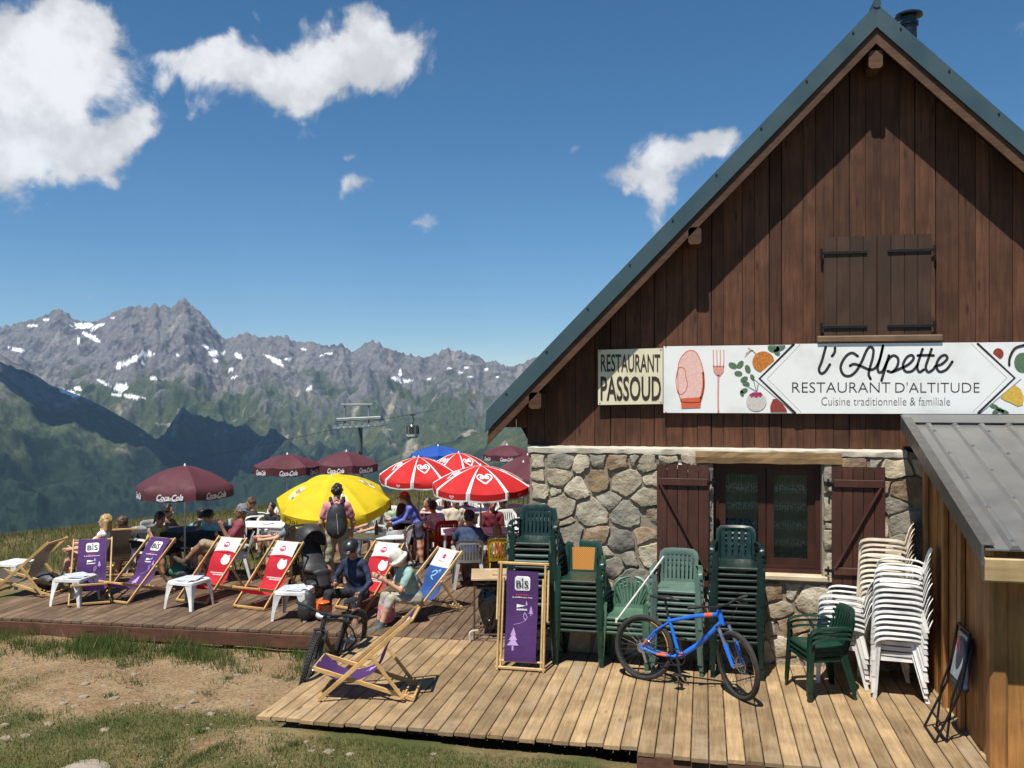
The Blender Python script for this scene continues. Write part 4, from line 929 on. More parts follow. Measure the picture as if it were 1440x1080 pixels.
def make_chair(label, key, loc, rotz, group=None, cat='chair', name='plastic_chair'):
    t_ = thing(name, label, cat, loc, rotz, group)
    for nm, me in CH_M[key].items():
        n_ = 'leg' if nm.startswith('leg') else ('armrest' if nm.startswith('armrest') else nm); link(n_, me, t_)
    return t_
for key, kind, mat, pan in [('dark_slat', 'slat', P_dark, None), ('mid_panel', 'panel', P_mid, weave()), ('mid_plain', 'slat', P_mid, None), ('light_fan', 'fan', P_light, None), ('pale_slat', 'slat', P_pale, None), ('dark_holes', 'holes', P_dark, None), ('white_slat', 'slat', P_white, None), ('cream_slat', 'slat', P_cream, None), ('red_slat', 'slat', P_red, None), ('yellow_slat', 'slat', P_yell, None), ('grey_slat', 'slat', P_grey, None), ('green_slat', 'slat', P_mid, None)]:
    CH_M[key] = chair_meshes(kind, mat, key, pan)
ORD = ['topmost', 'second', 'third', 'fourth', 'fifth', 'sixth', 'seventh', 'eighth', 'ninth', 'tenth', 'eleventh', 'twelfth', 'thirteenth', 'fourteenth', 'fifteenth', 'sixteenth', 'seventeenth', 'eighteenth']
def stack(pos, rot, n, pitch, key, desc, where, group, topkey=None, lean=.0, mixkey=None):
    for k in range(n):
        d = n-1-k; lab = '%s chair, %s in the stack %s' % (desc, 'topmost' if d == 0 else (ORD[d]+' from top'), where)
        kk = key
        if d == 0 and topkey: kk = topkey
        elif mixkey and (k*7) % 5 < 2: kk = mixkey
        o = make_chair(lab, kk, Vector(pos)+Vector((random.uniform(-.008, .008), random.uniform(-.005, .005)-lean*k, pitch*k+random.uniform(-.004, .004))), rot+math.radians(random.uniform(-2.0, 2.0)), group)
def at_chair(u, v): p = FX(u, 800, .60); return Vector((p.x, YF-(.345 if u < 900 else .45), 0))
stack(at_chair(746, 926), math.pi+.04, 15, .071, 'pale_slat', 'grey green', 'behind the folded deckchair', 'tall green chair stack at the corner', 'dark_slat', mixkey='dark_slat')
stack(at_chair(813, 934), math.pi, 10, .063, 'mid_plain', 'bottle green', 'with one orange back', 'green chair stack with the woven panel', 'mid_panel')
stack(at_chair(880, 934), math.pi-.06, 4, .055, 'light_fan', 'faded green fan-backed', 'beside the leaning pole', 'fan-backed chair stack')
stack(at_chair(952, 940), math.pi-.03, 9, .066, 'pale_slat', 'pale grey green', 'behind the blue bicycle', 'pale green chair stack', None)
stack(at_chair(1036, 944), math.pi, 13, .068, 'dark_holes', 'dark green', 'before the window', 'dark green chair stack by the window')
W_ROT = math.radians(90+12)
def at_side(u, v): p = G(u, v); return Vector((p.x, p.y+.18, 0))
stack(at_side(1190, 962), W_ROT-.5, 7, .055, 'white_slat', 'white', 'behind the dark green three', 'short white chair stack')
stack(at_side(1252, 962)+Vector((.0, .22, 0)), W_ROT-.45, 17, .057, 'cream_slat', 'cream', 'in the corner by the shed', 'tall cream chair stack')
stack(at_side(1268, 982), W_ROT-.42, 14, .056, 'white_slat', 'white', 'in front of the cream ones', 'tall white chair stack', mixkey=None)
stack(at_side(1155, 982), W_ROT+.1, 3, .055, 'green_slat', 'dark green', 'of three by white chairs', 'small green chair stack')
# pole leaning on the chairs
pa = W(862, 857, G(880, 930).length*.985); pb = W(927, 776, (Vector((G(950, 930).x, G(950, 930).y, 0)).length)*1.0)
pa = Vector((at_chair(880, 0).x-.06, YF-.62, .62)); pb = Vector((at_chair(952, 0).x-.16, YF-.66, 1.30)); 
d_ = (pb-pa).normalized(); pa2 = pa-d_*.08
p0 = pa2; mb = MB(); mb.tube([Vector((0, 0, 0)), pb+d_*.03-p0], .011, 8); mb.lathe([(.013, -.02), (.013, .03), (0, .031)], 8, 'z', (0, 0, 0))
pole = thing('broom_handle', 'thin white pole leaning across the faded green chairs', 'pole', p0); mb.build('shaft', P_white, pole, smooth=40)
# ------------------------------------------------------------------ deckchairs
M_beech = wood('beech', (.62, .40, .16), (.50, .30, .11), 'y', .5, .1, knots=False, bump=.1); M_beech2 = wood('beech_pale', (.70, .50, .25), (.58, .39, .17), 'y', .5, .1, knots=False, bump=.1)
def fab(n, c): return pm('canvas_'+n, c, tuple(x*.85 for x in c), 12, .85, bump=.25, bscale=350, transl=.25)
F_purple = fab('purple', (.085, .030, .15)); F_white = fab('white', (.76, .75, .72)); F_red = fab('red', (.58, .015, .03)); F_brown = fab('brown_back', (.13, .10, .075)); F_blue = fab('blue', (.03, .10, .34)); F_greyb = fab('grey_back', (.15, .12, .095))
I_white = pm('ink_white', (.78, .77, .76), rough=.7); I_black = pm('ink_black', (.02, .02, .02), rough=.7); I_red = pm('ink_red', (.55, .03, .08), rough=.7); I_lil = pm('ink_lilac', (.45, .30, .58), rough=.7); I_crim = pm('ink_crimson', (.45, .01, .08), rough=.7)
def deckchair(label, loc, rotz, design, group=None, folded=False):
    o = thing('deckchair', label, 'deckchair', loc, rotz, group); wb = M_beech if design != 'white_blue' else M_beech2
    hw_ = .275; hi_ = .235
    A0, A1 = Vector((0, .46, .02)), Vector((0, -.50, .86)); B0, B1 = Vector((0, .52, .33)), Vector((0, -.52, .025))
    C0 = A0+(A1-A0)*.56; C1 = B0+(B1-B0)*.90
    for s_ in (-1, 1):
        X = Vector((s_*hw_, 0, 0)); Xi = Vector((s_*hi_, 0, 0)); Xo = Vector((s_*(hw_+.026), 0, 0))
        mb = MB(); mb.beam(A0+X, A1+X, .022, .045); mb.build('back_rail', wb, o)
        mb = MB(); mb.beam(B0+Xi, B1+Xi, .022, .045)
        for k in range(3):
            p = B0+(B1-B0)*(.83+.05*k)+Xi; mb.beam(p+Vector((0, .0, .02)), p+Vector((0, -.02, .05)), .02, .018)
        mb.build('seat_rail', wb, o)
        mb = MB(); mb.beam(C0+Xo, C1+Xo, .02, .036); mb.build('prop', wb, o)
    mb = MB(); mb.beam(A1+Vector((-hw_, .0, -.02)), A1+Vector((hw_, 0, -.02)), .03, .03); mb.build('top_bar', wb, o)
    mb = MB(); mb.beam(A0+Vector((-hw_, 0, .02)), A0+Vector((hw_, 0, .02)), .022, .03); mb.build('foot_bar', wb, o)
    mb = MB(); mb.beam(B0+Vector((-hi_, 0, 0)), B0+Vector((hi_, 0, 0)), .03, .03); mb.build('cross_bar', wb, o); mb = MB(); mb.beam(B1+Vector((-hi_, 0, .02)), B1+Vector((hi_, 0, .02)), .022, .03); mb.build('cross_bar', wb, o); mb = MB(); mb.beam(C1+Vector((-hw_-.026, 0, .0)), C1+Vector((hw_+.026, 0, .0)), .02, .02); mb.build('cross_bar', wb, o)
    cur = crom([A1+Vector((0, .018, -.005)), A1*.72+A0*.28+Vector((0, .0, -.075)), Vector((0, -.12, .30)), Vector((0, .10, .185)), Vector((0, .33, .20)), B0+Vector((0, -.005, .018))], 8)
    ln = [0]
    for i in range(1, len(cur)): ln.append(ln[-1]+(cur[i]-cur[i-1]).length)
    tot = ln[-1]; hc = .205
    def at_(x, s_, lift=0.0):                      # x across (-1..1), s_ metres down from the top edge
        s_ = min(max(s_, 0), tot-1e-4); i = max(k for k in range(len(ln)) if ln[k] <= s_); i = min(i, len(cur)-2); f = (s_-ln[i])/(ln[i+1]-ln[i]); p = cur[i]*(1-f)+cur[i+1]*f
        d = (cur[i+1]-cur[i]).normalized(); nrm = Vector((0, -d.z, d.y)); nrm = nrm if nrm.z > 0 else -nrm
        return Vector((x*hc, p.y, p.z))+nrm*(lift+.014*(x*x))
    ns = 40
    def sheet(s0, s1, mat, name, under=None):
        mb = MB(); rows = [[at_(x, s0+(s1-s0)*k/ns) for x in np.linspace(-1, 1, 7)] for k in range(ns+1)]; mb.strip(rows)
        if under: mb.strip([[p+Vector((0, -.002, -.0025)) for p in r] for r in rows], 1)
        return mb.build(name, [mat]+([under] if under else []), o, smooth=True)
    def ink(parent, mat, name, fill, lift=.003):
        mb = MB(); fill(mb, lambda x, y: at_(-x/hc, y, lift)); return mb.build(name, mat, parent)
    def rrect(mb, fn, cx, cy, w, h, r=.03, mi=0):
        pts = []
        for (qx, qy, a0) in ((1, 1, 0), (-1, 1, 90), (-1, -1, 180), (1, -1, 270)):
            for a in (0, 30, 60, 90): th_ = math.radians(a0+a); pts.append((cx+qx*(w/2-r)+r*math.cos(th_), cy+qy*(h/2-r)+r*math.sin(th_)))
        poly2(mb, fn, pts, mi)
    tfl = lambda mb, fn, s, x0, y0, x1, y1, bold=0.0: mb.add([fn(x0+(x1-x0)*a, y1+(y0-y1)*b) for a, b in text2d(s, .0, bold)[0]], text2d(s, .0, bold)[1])
    def scrib(mb, fn, x0, x1, y, h, n):
        xs_ = np.linspace(x0, x1, n+1)
        for a, b in zip(xs_[:-1], xs_[1:]):
            f = random.uniform(.55, .85); poly2(mb, fn, [(a, y), (a+(b-a)*f, y), (a+(b-a)*f, y+h), (a, y+h)])
    if design in ('purple', 'brown', 'grey'):
        cv = sheet(0, tot, F_purple if design == 'purple' else (F_brown if design == 'brown' else F_greyb), 'canvas')
        L_ = .003 if design == 'purple' else -.004; wm = I_white if design == 'purple' else pm('faint_print', (.26, .23, .19), rough=.8)
        ink(cv, wm, 'logo_patch', lambda mb, fn: rrect(mb, fn, 0, .155, .185, .165), L_)
        if design == 'purple':
            ink(cv, I_black, 'logo_lettering', lambda mb, fn: (tfl(mb, fn, 'BiS', -.075, .118, .075, .205, .008), [stroke(mb, fn, [(-.0, .098), (.014*math.cos(a), .098+.014*math.sin(a))], .006, smooth=False) for a in np.linspace(0, 2*math.pi, 5, endpoint=False)]), .013)
            ink(cv, I_red, 'red_print', lambda mb, fn: scrib(mb, fn, -.06, .05, .272, .014, 9))
            ink(cv, I_white, 'white_print', lambda mb, fn: (tfl(mb, fn, 'la satellite pour tous', -.115, .296, .105, .318, .02), poly2(mb, fn, [(-.07, .375), (.03, .39), (-.07, .415)]), tfl(mb, fn, 'eutelsat', -.075, .418, .05, .443, .03)))
            def trees(mb, fn, q_):
                for (cx, cy, h) in (((.105, .40, .10), (.04, .345, .06), (-.09, .66, .20))[q_],):
                    for k in range(3): poly2(mb, fn, [(cx, cy+h*(.22*k)), (cx-h*(.13+.07*k), cy+h*(.34+.22*k)), (cx+h*(.13+.07*k), cy+h*(.34+.22*k))])
                    poly2(mb, fn, [(cx-h*.04, cy+h*.78), (cx+h*.04, cy+h*.78), (cx+h*.04, cy+h), (cx-h*.04, cy+h)])
                if q_ == 2: stroke(mb, fn, [(.03, .50), (.055, .48), (.06, .52), (.035, .55), (.03, .50)], .008); stroke(mb, fn, [(.04, .56), (-.02, .60), (-.1, .64)], .004)
            for q_ in range(3): ink(cv, I_lil, 'tree_print', lambda mb, fn, q_=q_: trees(mb, fn, q_))
    elif design == 'red':
        s1_ = .27; wh_ = sheet(0, s1_, F_white, 'white_canvas'); cv = sheet(s1_, tot, F_red, 'red_canvas')
        ink(wh_, I_crim, 'round_logo', lambda mb, fn: disc(fn, -.04, .13, .055, .05, 24, mb=mb)); ink(wh_, I_white, 'logo_lettering', lambda mb, fn: tfl(mb, fn, 'TPS', -.088, .108, .008, .150, .03), .010)
        ink(wh_, F_red, 'red_arch', lambda mb, fn: poly2(mb, fn, [(-.2, .272)]+[(x, .272-.035*(1-(x/.2)**2)) for x in np.linspace(-.2, .2, 14)]+[(.2, .272)]))
        def figure(mb, fn):
            disc(fn, .07, .40, .085, .075, 22, mb=mb); disc(fn, .03, .345, .03, .04, 12, mb=mb); disc(fn, .115, .345, .025, .03, 12, mb=mb)
        ink(cv, I_white, 'white_figure', figure); ink(cv, I_white, 'white_print', lambda mb, fn: (scrib(mb, fn, -.15, .12, .60, .016, 14), scrib(mb, fn, -.10, .13, .63, .016, 12)))
    else:
        s1_ = .30; wh_ = sheet(0, s1_, F_white, 'white_canvas'); cv = sheet(s1_, tot, F_blue, 'blue_canvas')
        ink(wh_, I_crim, 'lips_logo', lambda mb, fn: (disc(fn, -.02, .105, .03, .022, 16, mb=mb), disc(fn, -.02, .14, .034, .016, 16, mb=mb))); ink(wh_, I_black, 'small_print', lambda mb, fn: scrib(mb, fn, -.08, .04, .2, .006, 12))
        ink(cv, pm('ink_sky', (.35, .6, .75), rough=.7), 'scroll_print', lambda mb, fn: (stroke(mb, fn, [(-.08, .40), (-.03, .36), (.02, .39), (-.02, .43), (-.08, .46), (-.03, .50)], .014), stroke(mb, fn, [(.03, .36), (.07, .34), (.06, .38)], .012)))
    return o
def dc(label, u, v, phi, design, group='deckchairs set out on the terrace', z=0.0):
    p = G(u, v, z); return deckchair(label, p, face_rot(phi), design, group)
dc('empty wooden deckchair with purple canvas alone on the front deck', 518, 975, 92, 'purple', 'deckchairs set out on the terrace')
dc('purple canvas deckchair facing the camera behind a white stool', 128, 843, -22, 'purple')
dc('purple canvas deckchair leaning back to the right, left of the red ones', 194, 840, 24, 'purple')
dc('red and white deckchair behind the second white stool', 298, 840, 22, 'red')
dc('red and white deckchair left of the pushchair', 378, 848, 23, 'red')
dc('red and white deckchair with the man in the black helmet', 520, 850, 29, 'red')
dc('white and blue deckchair with the woman in the sun hat', 596, 862, 46, 'white_blue')
dc('brown backed deckchair turned away towards the mountains', 168, 806, 158, 'brown')
dc('grey backed deckchair at the far left edge of the terrace', 38, 835, 92, 'grey')
# folded deckchair stood against the tall stack
fd = G(738, 934); fo = thing('deckchair', 'folded purple deckchair propped upright against the green chairs', 'deckchair', (fd.x, YF-.92, 0), math.pi, 'deckchairs set out on the terrace')
lean = .20; Hh = 1.20
def fp_(x, h, o=0.0): return Vector((x, -lean*h/Hh+o, h))
for s_ in (-1, 1):
    mb = MB(); mb.beam(fp_(s_*.27, 0), fp_(s_*.262, Hh), .024, .045, (0, 1, 0)); mb.build('back_rail', M_beech, fo)
    mb = MB(); mb.beam(fp_(s_*.235, .04, -.03), fp_(s_*.235, 1.02, -.03), .022, .04, (0, 1, 0)); mb.build('seat_rail', M_beech2, fo)
    mb = MB(); mb.beam(fp_(s_*.296, .55, -.02), fp_(s_*.296, 1.12, -.02), .02, .036, (0, 1, 0)); mb.build('prop', M_beech2, fo)
mb = MB(); mb.beam(fp_(-.3, Hh-.01), fp_(.3, Hh-.01), .03, .03); mb.build('top_bar', M_beech, fo)
mb = MB(); mb.beam(fp_(-.29, .03), fp_(.29, .03), .03, .03); mb.build('foot_bar', M_beech2, fo); mb = MB(); mb.beam(fp_(-.25, .10, -.02), fp_(.25, .10, -.02), .022, .02); mb.build('foot_bar', M_beech2, fo)
tf = 1.08
def fcv(x, y, lift=.003): h = 1.11-y; return fp_(x, h, .028-.02*(1-(x/.19)**2)+.016*math.sin(h*7)+lift)
mb = MB(); rows = [[fcv(x*(1-.06*k/24+.12*max(0, k/24-.7)), 1.0*k/24, 0) for x in np.linspace(-.19, .19, 9)] for k in range(25)]; mb.strip(rows); cv = mb.build('canvas', F_purple, fo, smooth=True)
def dec(mat, name, fill, lift=.004):
    mb = MB(); fill(mb, lambda x, y: fcv(-x if 0 else x, y, lift)); mb.build(name, mat, cv)
flip = lambda x: -x
def ft(mb, fn, s, x0, y0, x1, y1, b): v, f = text2d(s, 0, b); mb.add([fn(-(x0+(x1-x0)*a), y1+(y0-y1)*c) for a, c in v], f)
def rr(mb, fn, cx, cy, w, h, r=.03):
    pts = []
    for (qx, qy, a0) in ((1, 1, 0), (-1, 1, 90), (-1, -1, 180), (1, -1, 270)):
        for a in (0, 30, 60, 90): th_ = math.radians(a0+a); pts.append((cx+qx*(w/2-r)+r*math.cos(th_), cy+qy*(h/2-r)+r*math.sin(th_)))
    poly2(mb, fn, pts)
dec(I_white, 'logo_patch', lambda mb, fn: rr(mb, fn, 0, .14, .18, .165))
dec(I_black, 'logo_lettering', lambda mb, fn: (ft(mb, fn, 'BiS', -.072, .105, .072, .188, .008), [stroke(mb, fn, [(0, .09), (.014*math.cos(a), .09+.014*math.sin(a))], .006, smooth=False) for a in np.linspace(0, 2*math.pi, 5, endpoint=False)]), .016)
dec(I_red, 'red_print', lambda mb, fn: [poly2(mb, fn, [(x, .262), (x+.011, .262), (x+.011, .277), (x, .277)]) for x in np.arange(-.07, .07, .015)])
dec(I_white, 'white_print', lambda mb, fn: (ft(mb, fn, 'la satellite pour tous', -.115, .288, .115, .31, .02), poly2(mb, fn, [(.065, .375), (-.04, .392), (.065, .415)]), ft(mb, fn, 'eutelsat', -.065, .418, .06, .445, .03)))
def trees2(mb, fn, q_):
    for (cx, cy, h) in (((-.105, .39, .11), (-.05, .335, .06), (.09, .63, .25))[q_],):
        for k in range(3): poly2(mb, fn, [(cx, cy+h*(.22*k)), (cx-h*(.13+.07*k), cy+h*(.34+.22*k)), (cx+h*(.13+.07*k), cy+h*(.34+.22*k))])
        poly2(mb, fn, [(cx-h*.04, cy+h*.78), (cx+h*.04, cy+h*.78), (cx+h*.04, cy+h), (cx-h*.04, cy+h)])
    if q_ == 2: stroke(mb, fn, [(-.05, .49), (-.03, .47), (-.02, .51), (-.04, .545), (-.06, .52), (-.05, .49)], .008); stroke(mb, fn, [(-.05, .55), (.02, .585), (.09, .60)], .004)
for q_ in range(3): dec(I_lil, 'tree_print', lambda mb, fn, q_=q_: trees2(mb, fn, q_))
# ------------------------------------------------------------------ white moulded stools
def stool(label, u, v, phi):
    p = G(u, v); o = thing('stool', label, 'stool', p, face_rot(phi), 'low white plastic side tables'); w_ = .225; h_ = .41
    mb = MB(); n = 8
    prof = [(.72, h_-.012), (.93, h_), (1.0, h_-.012), (1.02, h_-.05), (.985, h_-.055)]
    def sq(r, z):
        pts = []
        for q, a0 in ((1, 0), (2, 90), (3, 180), (4, 270)):
            cx = w_*(1 if q in (1, 4) else -1)*.78; cy = w_*(1 if q < 3 else -1)*.78
            for a in (0, 30, 60, 90): th_ = math.radians(a0+a); pts.append((r*(cx+.22*w_*math.cos(th_)), r*(cy+.22*w_*math.sin(th_)), z))
        return pts
    R_ = [sq(r, z) for r, z in prof]; vs = [p_ for r in R_ for p_ in r]; m = 16
    fs = [tuple(range(m))]+[(i*m+k, i*m+(k+1) % m, (i+1)*m+(k+1) % m, (i+1)*m+k) for i in range(len(R_)-1) for k in range(m)]; mb.add(vs, fs); mb.build('top', P_white, o, smooth=40)
    for sx_ in (-1, 1):
        for sy_ in (-1, 1):
            mb = MB(); a = Vector((sx_*w_*.99, sy_*w_*.99, h_-.03)); b = Vector((sx_*(w_+.03), sy_*(w_+.03), 0)); rows = []
            for f in np.linspace(0, 1, 5):
                q = a+(b-a)*f; wd = .085*(1-f)**2+.042; rows.append([q+Vector((-sx_*wd, 0, 0)), q+Vector((-sx_*.008, 0, 0)), q+Vector((0, -sy_*.008, 0)), q+Vector((0, -sy_*wd, 0))])
            mb.strip(rows, th=(-sx_*.004, -sy_*.004, 0)); mb.build('leg', P_white, o, smooth=40)
    return o, p, h_
def paper(loc, rot, label, z, s_=.14):
    o = thing('leaflet', label, 'leaflet', (loc.x, loc.y, z), rot); 
    for k in range(2):
        mb = MB(); mb.strip([[(x*s_+.02*k, y*s_*1.3+.03*k, .004+.008*k+.012*(1-abs(y))*abs(x)) for x in (-1, 0, 1)] for y in (-1, -.4, .2, 1)], th=(0, 0, -.002)); mb.build('sheet', pm('leaflet_paper', (.66, .68, .72), (.36, .40, .50), 25, .5), o, rotz=.4*k)
st1, p1_, h1_ = stool('white plastic stool in front of the camera-facing purple deckchair', 106, 848, 10); st2, p2_, h2_ = stool('white plastic stool between the purple and the red deckchairs', 266, 853, 20); st3, p3_, h3_ = stool('white plastic stool right of the red deckchairs, by the black rucksack', 414, 868, 5); st4, p4_, h4_ = stool('white plastic stool half hidden behind the grey deckchair', 22, 824, 15)
paper(p1_, .5, 'crumpled leaflet on the leftmost front stool', h1_); paper(p2_, -.2, 'leaflet and red pen on the middle stool', h2_); paper(p3_, .2, 'leaflets lying on the stool by the pushchair', h3_)
# ------------------------------------------------------------------ parasols
def cloth(n, c, tl=.3): return pm('parasol_'+n, c, tuple(x*.88 for x in c), 3, .75, transl=tl, bump=.15, bscale=200)
U_mar = cloth('maroon', (.10, .022, .032), .12); U_red = cloth('red', (.66, .02, .02)); U_yel = cloth('yellow', (.80, .60, .01)); U_blu = cloth('blue', (.02, .10, .46)); U_whi = cloth('white', (.78, .76, .74))
M_steel = pm('painted_pole', (.55, .55, .54), rough=.35, metal=.6)
HEART = [(0,-.62),(-.55,-.15),(-.86,.15),(-.9,.48),(-.62,.7),(-.28,.62),(-.05,.34),(.2,.1),(.42,.12),(.5,.3),(.4,.45),(.22,.4),(.2,.24)]
def parasol(label, apex_, ground_z_, R_, drop, tiltdir, tilt, kind, spin=0.0, N=8, val=.13, text=None, group='parasols over the terrace tables'):
    col = {'maroon': U_mar, 'red': U_red, 'yellow': U_yel, 'blue': U_blu}[kind]
    Rm = Matrix.Rotation(tilt, 3, Vector((-tiltdir[1], tiltdir[0], 0)) if tilt else Vector((1, 0, 0)))
    ax = Rm @ Vector((0, 0, 1)); base = Vector((apex_.x, apex_.y, ground_z_)); hgt = apex_.z-ground_z_; knee = Vector((0, 0, hgt-.30 if tilt else hgt-.02))
    o = thing('parasol', label, 'parasol', base, 0, group); A = Vector((0, 0, hgt))
    if tilt: A = knee+ax*.30
    mb = MB(); mb.tube([(0, 0, 0), knee, A+ax*.02], [.018, .016, .012], 8); mb.build('pole', M_steel, o, smooth=40)
    mb = MB(); mb.tube([A-ax*.01, A+ax*.015, A+ax*.03, A+ax*.045], [.022, .018, .012, .003], 10); mb.build('finial', I_white, o, smooth=40)
    def P(r, a, dz=0.0): return A+Rm @ Vector((r*R_*math.cos(a), r*R_*math.sin(a), -drop*(r**1.75)+dz))
    for i in range(N):
        a0 = spin+2*math.pi*i/N; a1 = spin+2*math.pi*(i+1)/N; rows = []
        def pt(r, f, lift=0.0):
            q = P(r, a0)*(1-f)+P(r, a1)*f; return q+(Rm @ Vector((0, 0, -.035*r*4*f*(1-f)*1.0+lift)))
        for r in np.linspace(.015, 1, 9): rows.append([pt(r, f) for f in np.linspace(0, 1, 7)])
        def vp(f, h, out=0.0):
            am = (a0+a1)/2; return pt(1, f)+Rm @ Vector((out*math.cos(am), out*math.sin(am), -val*h))
        wob = [random.uniform(-.012, .012) for _ in range(7)]
        for h in (.5, 1): rows.append([vp(f, h, wob[k]*h) for k, f in enumerate(np.linspace(0, 1, 7))])
        mb = MB(); mb.strip(rows); pn = mb.build('canopy_panel', col, o, smooth=50)
        wh_ = lambda name, fill, mat=I_white: (lambda mb: (fill(mb), mb.build(name, mat, pn)))(MB())
        if kind == 'red':
            def trim(mb):
                for f0, f1 in ((0, .055), (.945, 1)): mb.strip([[pt(r, f0, .004), pt(r, f1, .004)] for r in np.linspace(.02, 1, 9)]+[[vp(f0, h, .006), vp(f1, h, .006)] for h in (.5, 1)])
                mb.strip([[vp(f, .80, .007+wob[k]*.8) for k, f in enumerate(np.linspace(0, 1, 7))], [vp(f, 1.02, .007+wob[k]) for k, f in enumerate(np.linspace(0, 1, 7))]])
            wh_('white_trim', trim)
            def heart(mb):
                cr, sc = .60, .22
                fn = lambda x, y: pt(cr+y*-sc*.95, .5+x*sc*R_/(2*cr*R_*math.sin(math.pi/N))*.8/1, .006)
                HP = [(x, y) for x, y in HEART]; stroke(mb, lambda x, y: fn(x, y), HP, .17, k=4); stroke(mb, lambda x, y: fn(-x, y), HP, .17, k=4)
            def heart2(mb):
                fn = lambda x, y: vp(.5+x*.08, .42+y*.3, .012); stroke(mb, fn, [(-.0, .6), (-.7, 0), (-.5, -.6), (0, -.2), (.5, -.6), (.7, 0), (0, .6)], .22, k=3)
            if i % 2 == 0: wh_('heart_emblem', heart)
            else: wh_('heart_emblem', heart2)
        elif kind == 'maroon':
            def word(mb):
                v, f_ = text2d('Coca-Cola', .38, .03); mb.add([vp(.24+.52*a, 1-(.16+.62*b), .026) for a, b in v], f_)
                stroke(mb, lambda x, y: vp(.24+.52*x, 1-y, .027), [(.0, .2), (.15, .1), (.45, .22), (.72, .12)], .05, k=4)
            mbb = MB(); word(mbb)
            # letters read from outside: panels run counter-clockwise, so mirror when needed
            mbb.build('wordmark', I_white, pn)
        elif kind == 'yellow':
            am_ = (a0+a1)/2; fc_ = math.cos(am_)*sn-math.sin(am_)*cs
            if fc_ > .9:
                mbb = MB(); v, f_ = text2d('Plai', 0, .0); mbb.add([vp(.06+.34*a, 1-(.25+.55*b), .016) for a, b in v], f_); mbb.build('lettering', I_black, pn)
            if i % 2 == 0:
                fn = lambda x, y: pt(.66-y*.16, .5+x*.28, .006)
                wh_('pale_patch', lambda mb: disc(fn, 0, 0, 1, 1, 20, mb=mb), pm('patch_pale', (.78, .68, .30), rough=.7))
                fn2 = lambda x, y: pt(.66-y*.16, .5+x*.28, .009)
                mbb = MB(); v, f_ = text2d('Pampryl', .2, .03); mbb.add([fn2(-.8+1.6*a, -.35+.9*b) for a, b in v], f_); mbb.build('logo_lettering', pm('ink_rust', (.50, .22, .14), rough=.7), pn)
                wh_('logo_accent', lambda mb: (poly2(mb, fn2, [(.62, .1), (.75, .1), (.8, .7), (.68, .7)]), poly2(mb, fn2, [(.2, -.8), (.7, -.75), (.65, -.45), (.25, -.5)])), pm('ink_navy', (.08, .12, .3), rough=.7))
        elif kind == 'blue':
            if i % 2 == 0:
                fn = lambda x, y: vp(.5+x*.22, .5-y*.45, .014); wh_('white_patch', lambda mb: poly2(mb, fn, [(-1, -1), (1, -1), (1, 1), (-1, 1)])); wh_('patch_print', lambda mb: disc(lambda x, y: vp(.5+x*.22, .5-y*.45, .017), 0, 0, .5, .55, 14, mb=mb), pm('ink_teal', (.12, .25, .3), rough=.7))
        mb = MB(); mb.tube([A-ax*.05]+[P(r, a0, -.012) for r in (.3, .6, 1.0)], .006, 5); rb = mb.build('rib', M_steel, o)
        mb = MB(); mb.tube([A-ax*(drop+.12), P(.5, a0, -.014)], .005, 5); mb.build('strut', M_steel, rb)
    if text:
        fi, s_ = text; a0 = spin+2*math.pi*fi/N; a1 = spin+2*math.pi*(fi+1)/N
    mb = MB(); mb.lathe([(.0, .0), (.2, .0), (.2, .03), (.05, .06), (.03, .22), (0, .22)], 14); mb.build('base', pm('concrete_foot', (.4, .39, .37), rough=.9), o, smooth=40)
    return o
def par(label, u, vapex, vrim, halfpx, t_, kind, tilt=0.0, tdir=None, **kw):
    a = W(u, vapex, t_); R_ = halfpx*t_/FP; drop = (vrim-vapex)/FP*t_*kw.pop('dk', .85)
    td = tdir or (sn, -cs); return parasol(label, a, 0.0, R_, drop, td, tilt, kind, **kw)
par('maroon parasol with white script, leftmost, over the dark table', 260, 655, 688, 68, 15.4, 'maroon', spin=.25, N=6, val=.17)
par('maroon parasol with white script, second from the left behind the yellow one', 404, 639, 657, 46, 19.5, 'maroon', spin=.5, N=6, val=.17)
par('maroon parasol with white script overlapping the lift pylon', 487, 635, 654, 46, 20.0, 'maroon', spin=.05, N=6, val=.17)
par('yellow parasol tilted towards the camera behind the standing man', 468, 668, 708, 80, 15.3, 'yellow', .25, spin=.2, N=8, val=.16)
par('red parasol with white hearts, left of the three red ones', 589, 643, 672, 56, 16.6, 'red', .10, spin=.15, val=.12)
par('red parasol with white hearts, farthest back of the three red ones', 645, 637, 664, 48, 18.6, 'red', .05, spin=.45, val=.12)
par('red parasol with white hearts, nearest, over the man in navy', 676, 655, 686, 70, 15.4, 'red', .08, spin=.0, val=.13)
par('blue parasol with white patches behind the red ones', 616, 627, 640, 38, 22.0, 'blue', spin=.3, val=.14)
par('maroon parasol farthest right under the eave', 713, 626, 640, 34, 22.0, 'maroon', spin=.2, N=6, val=.14)
par('maroon parasol half hidden behind the stone corner, upper one', 742, 640, 660, 42, 20.5, 'maroon', spin=.6, N=6, val=.14)
par('maroon parasol just above the nearest red one, at the stone corner', 736, 650, 674, 46, 18.6, 'maroon', spin=.4, N=6, val=.14)
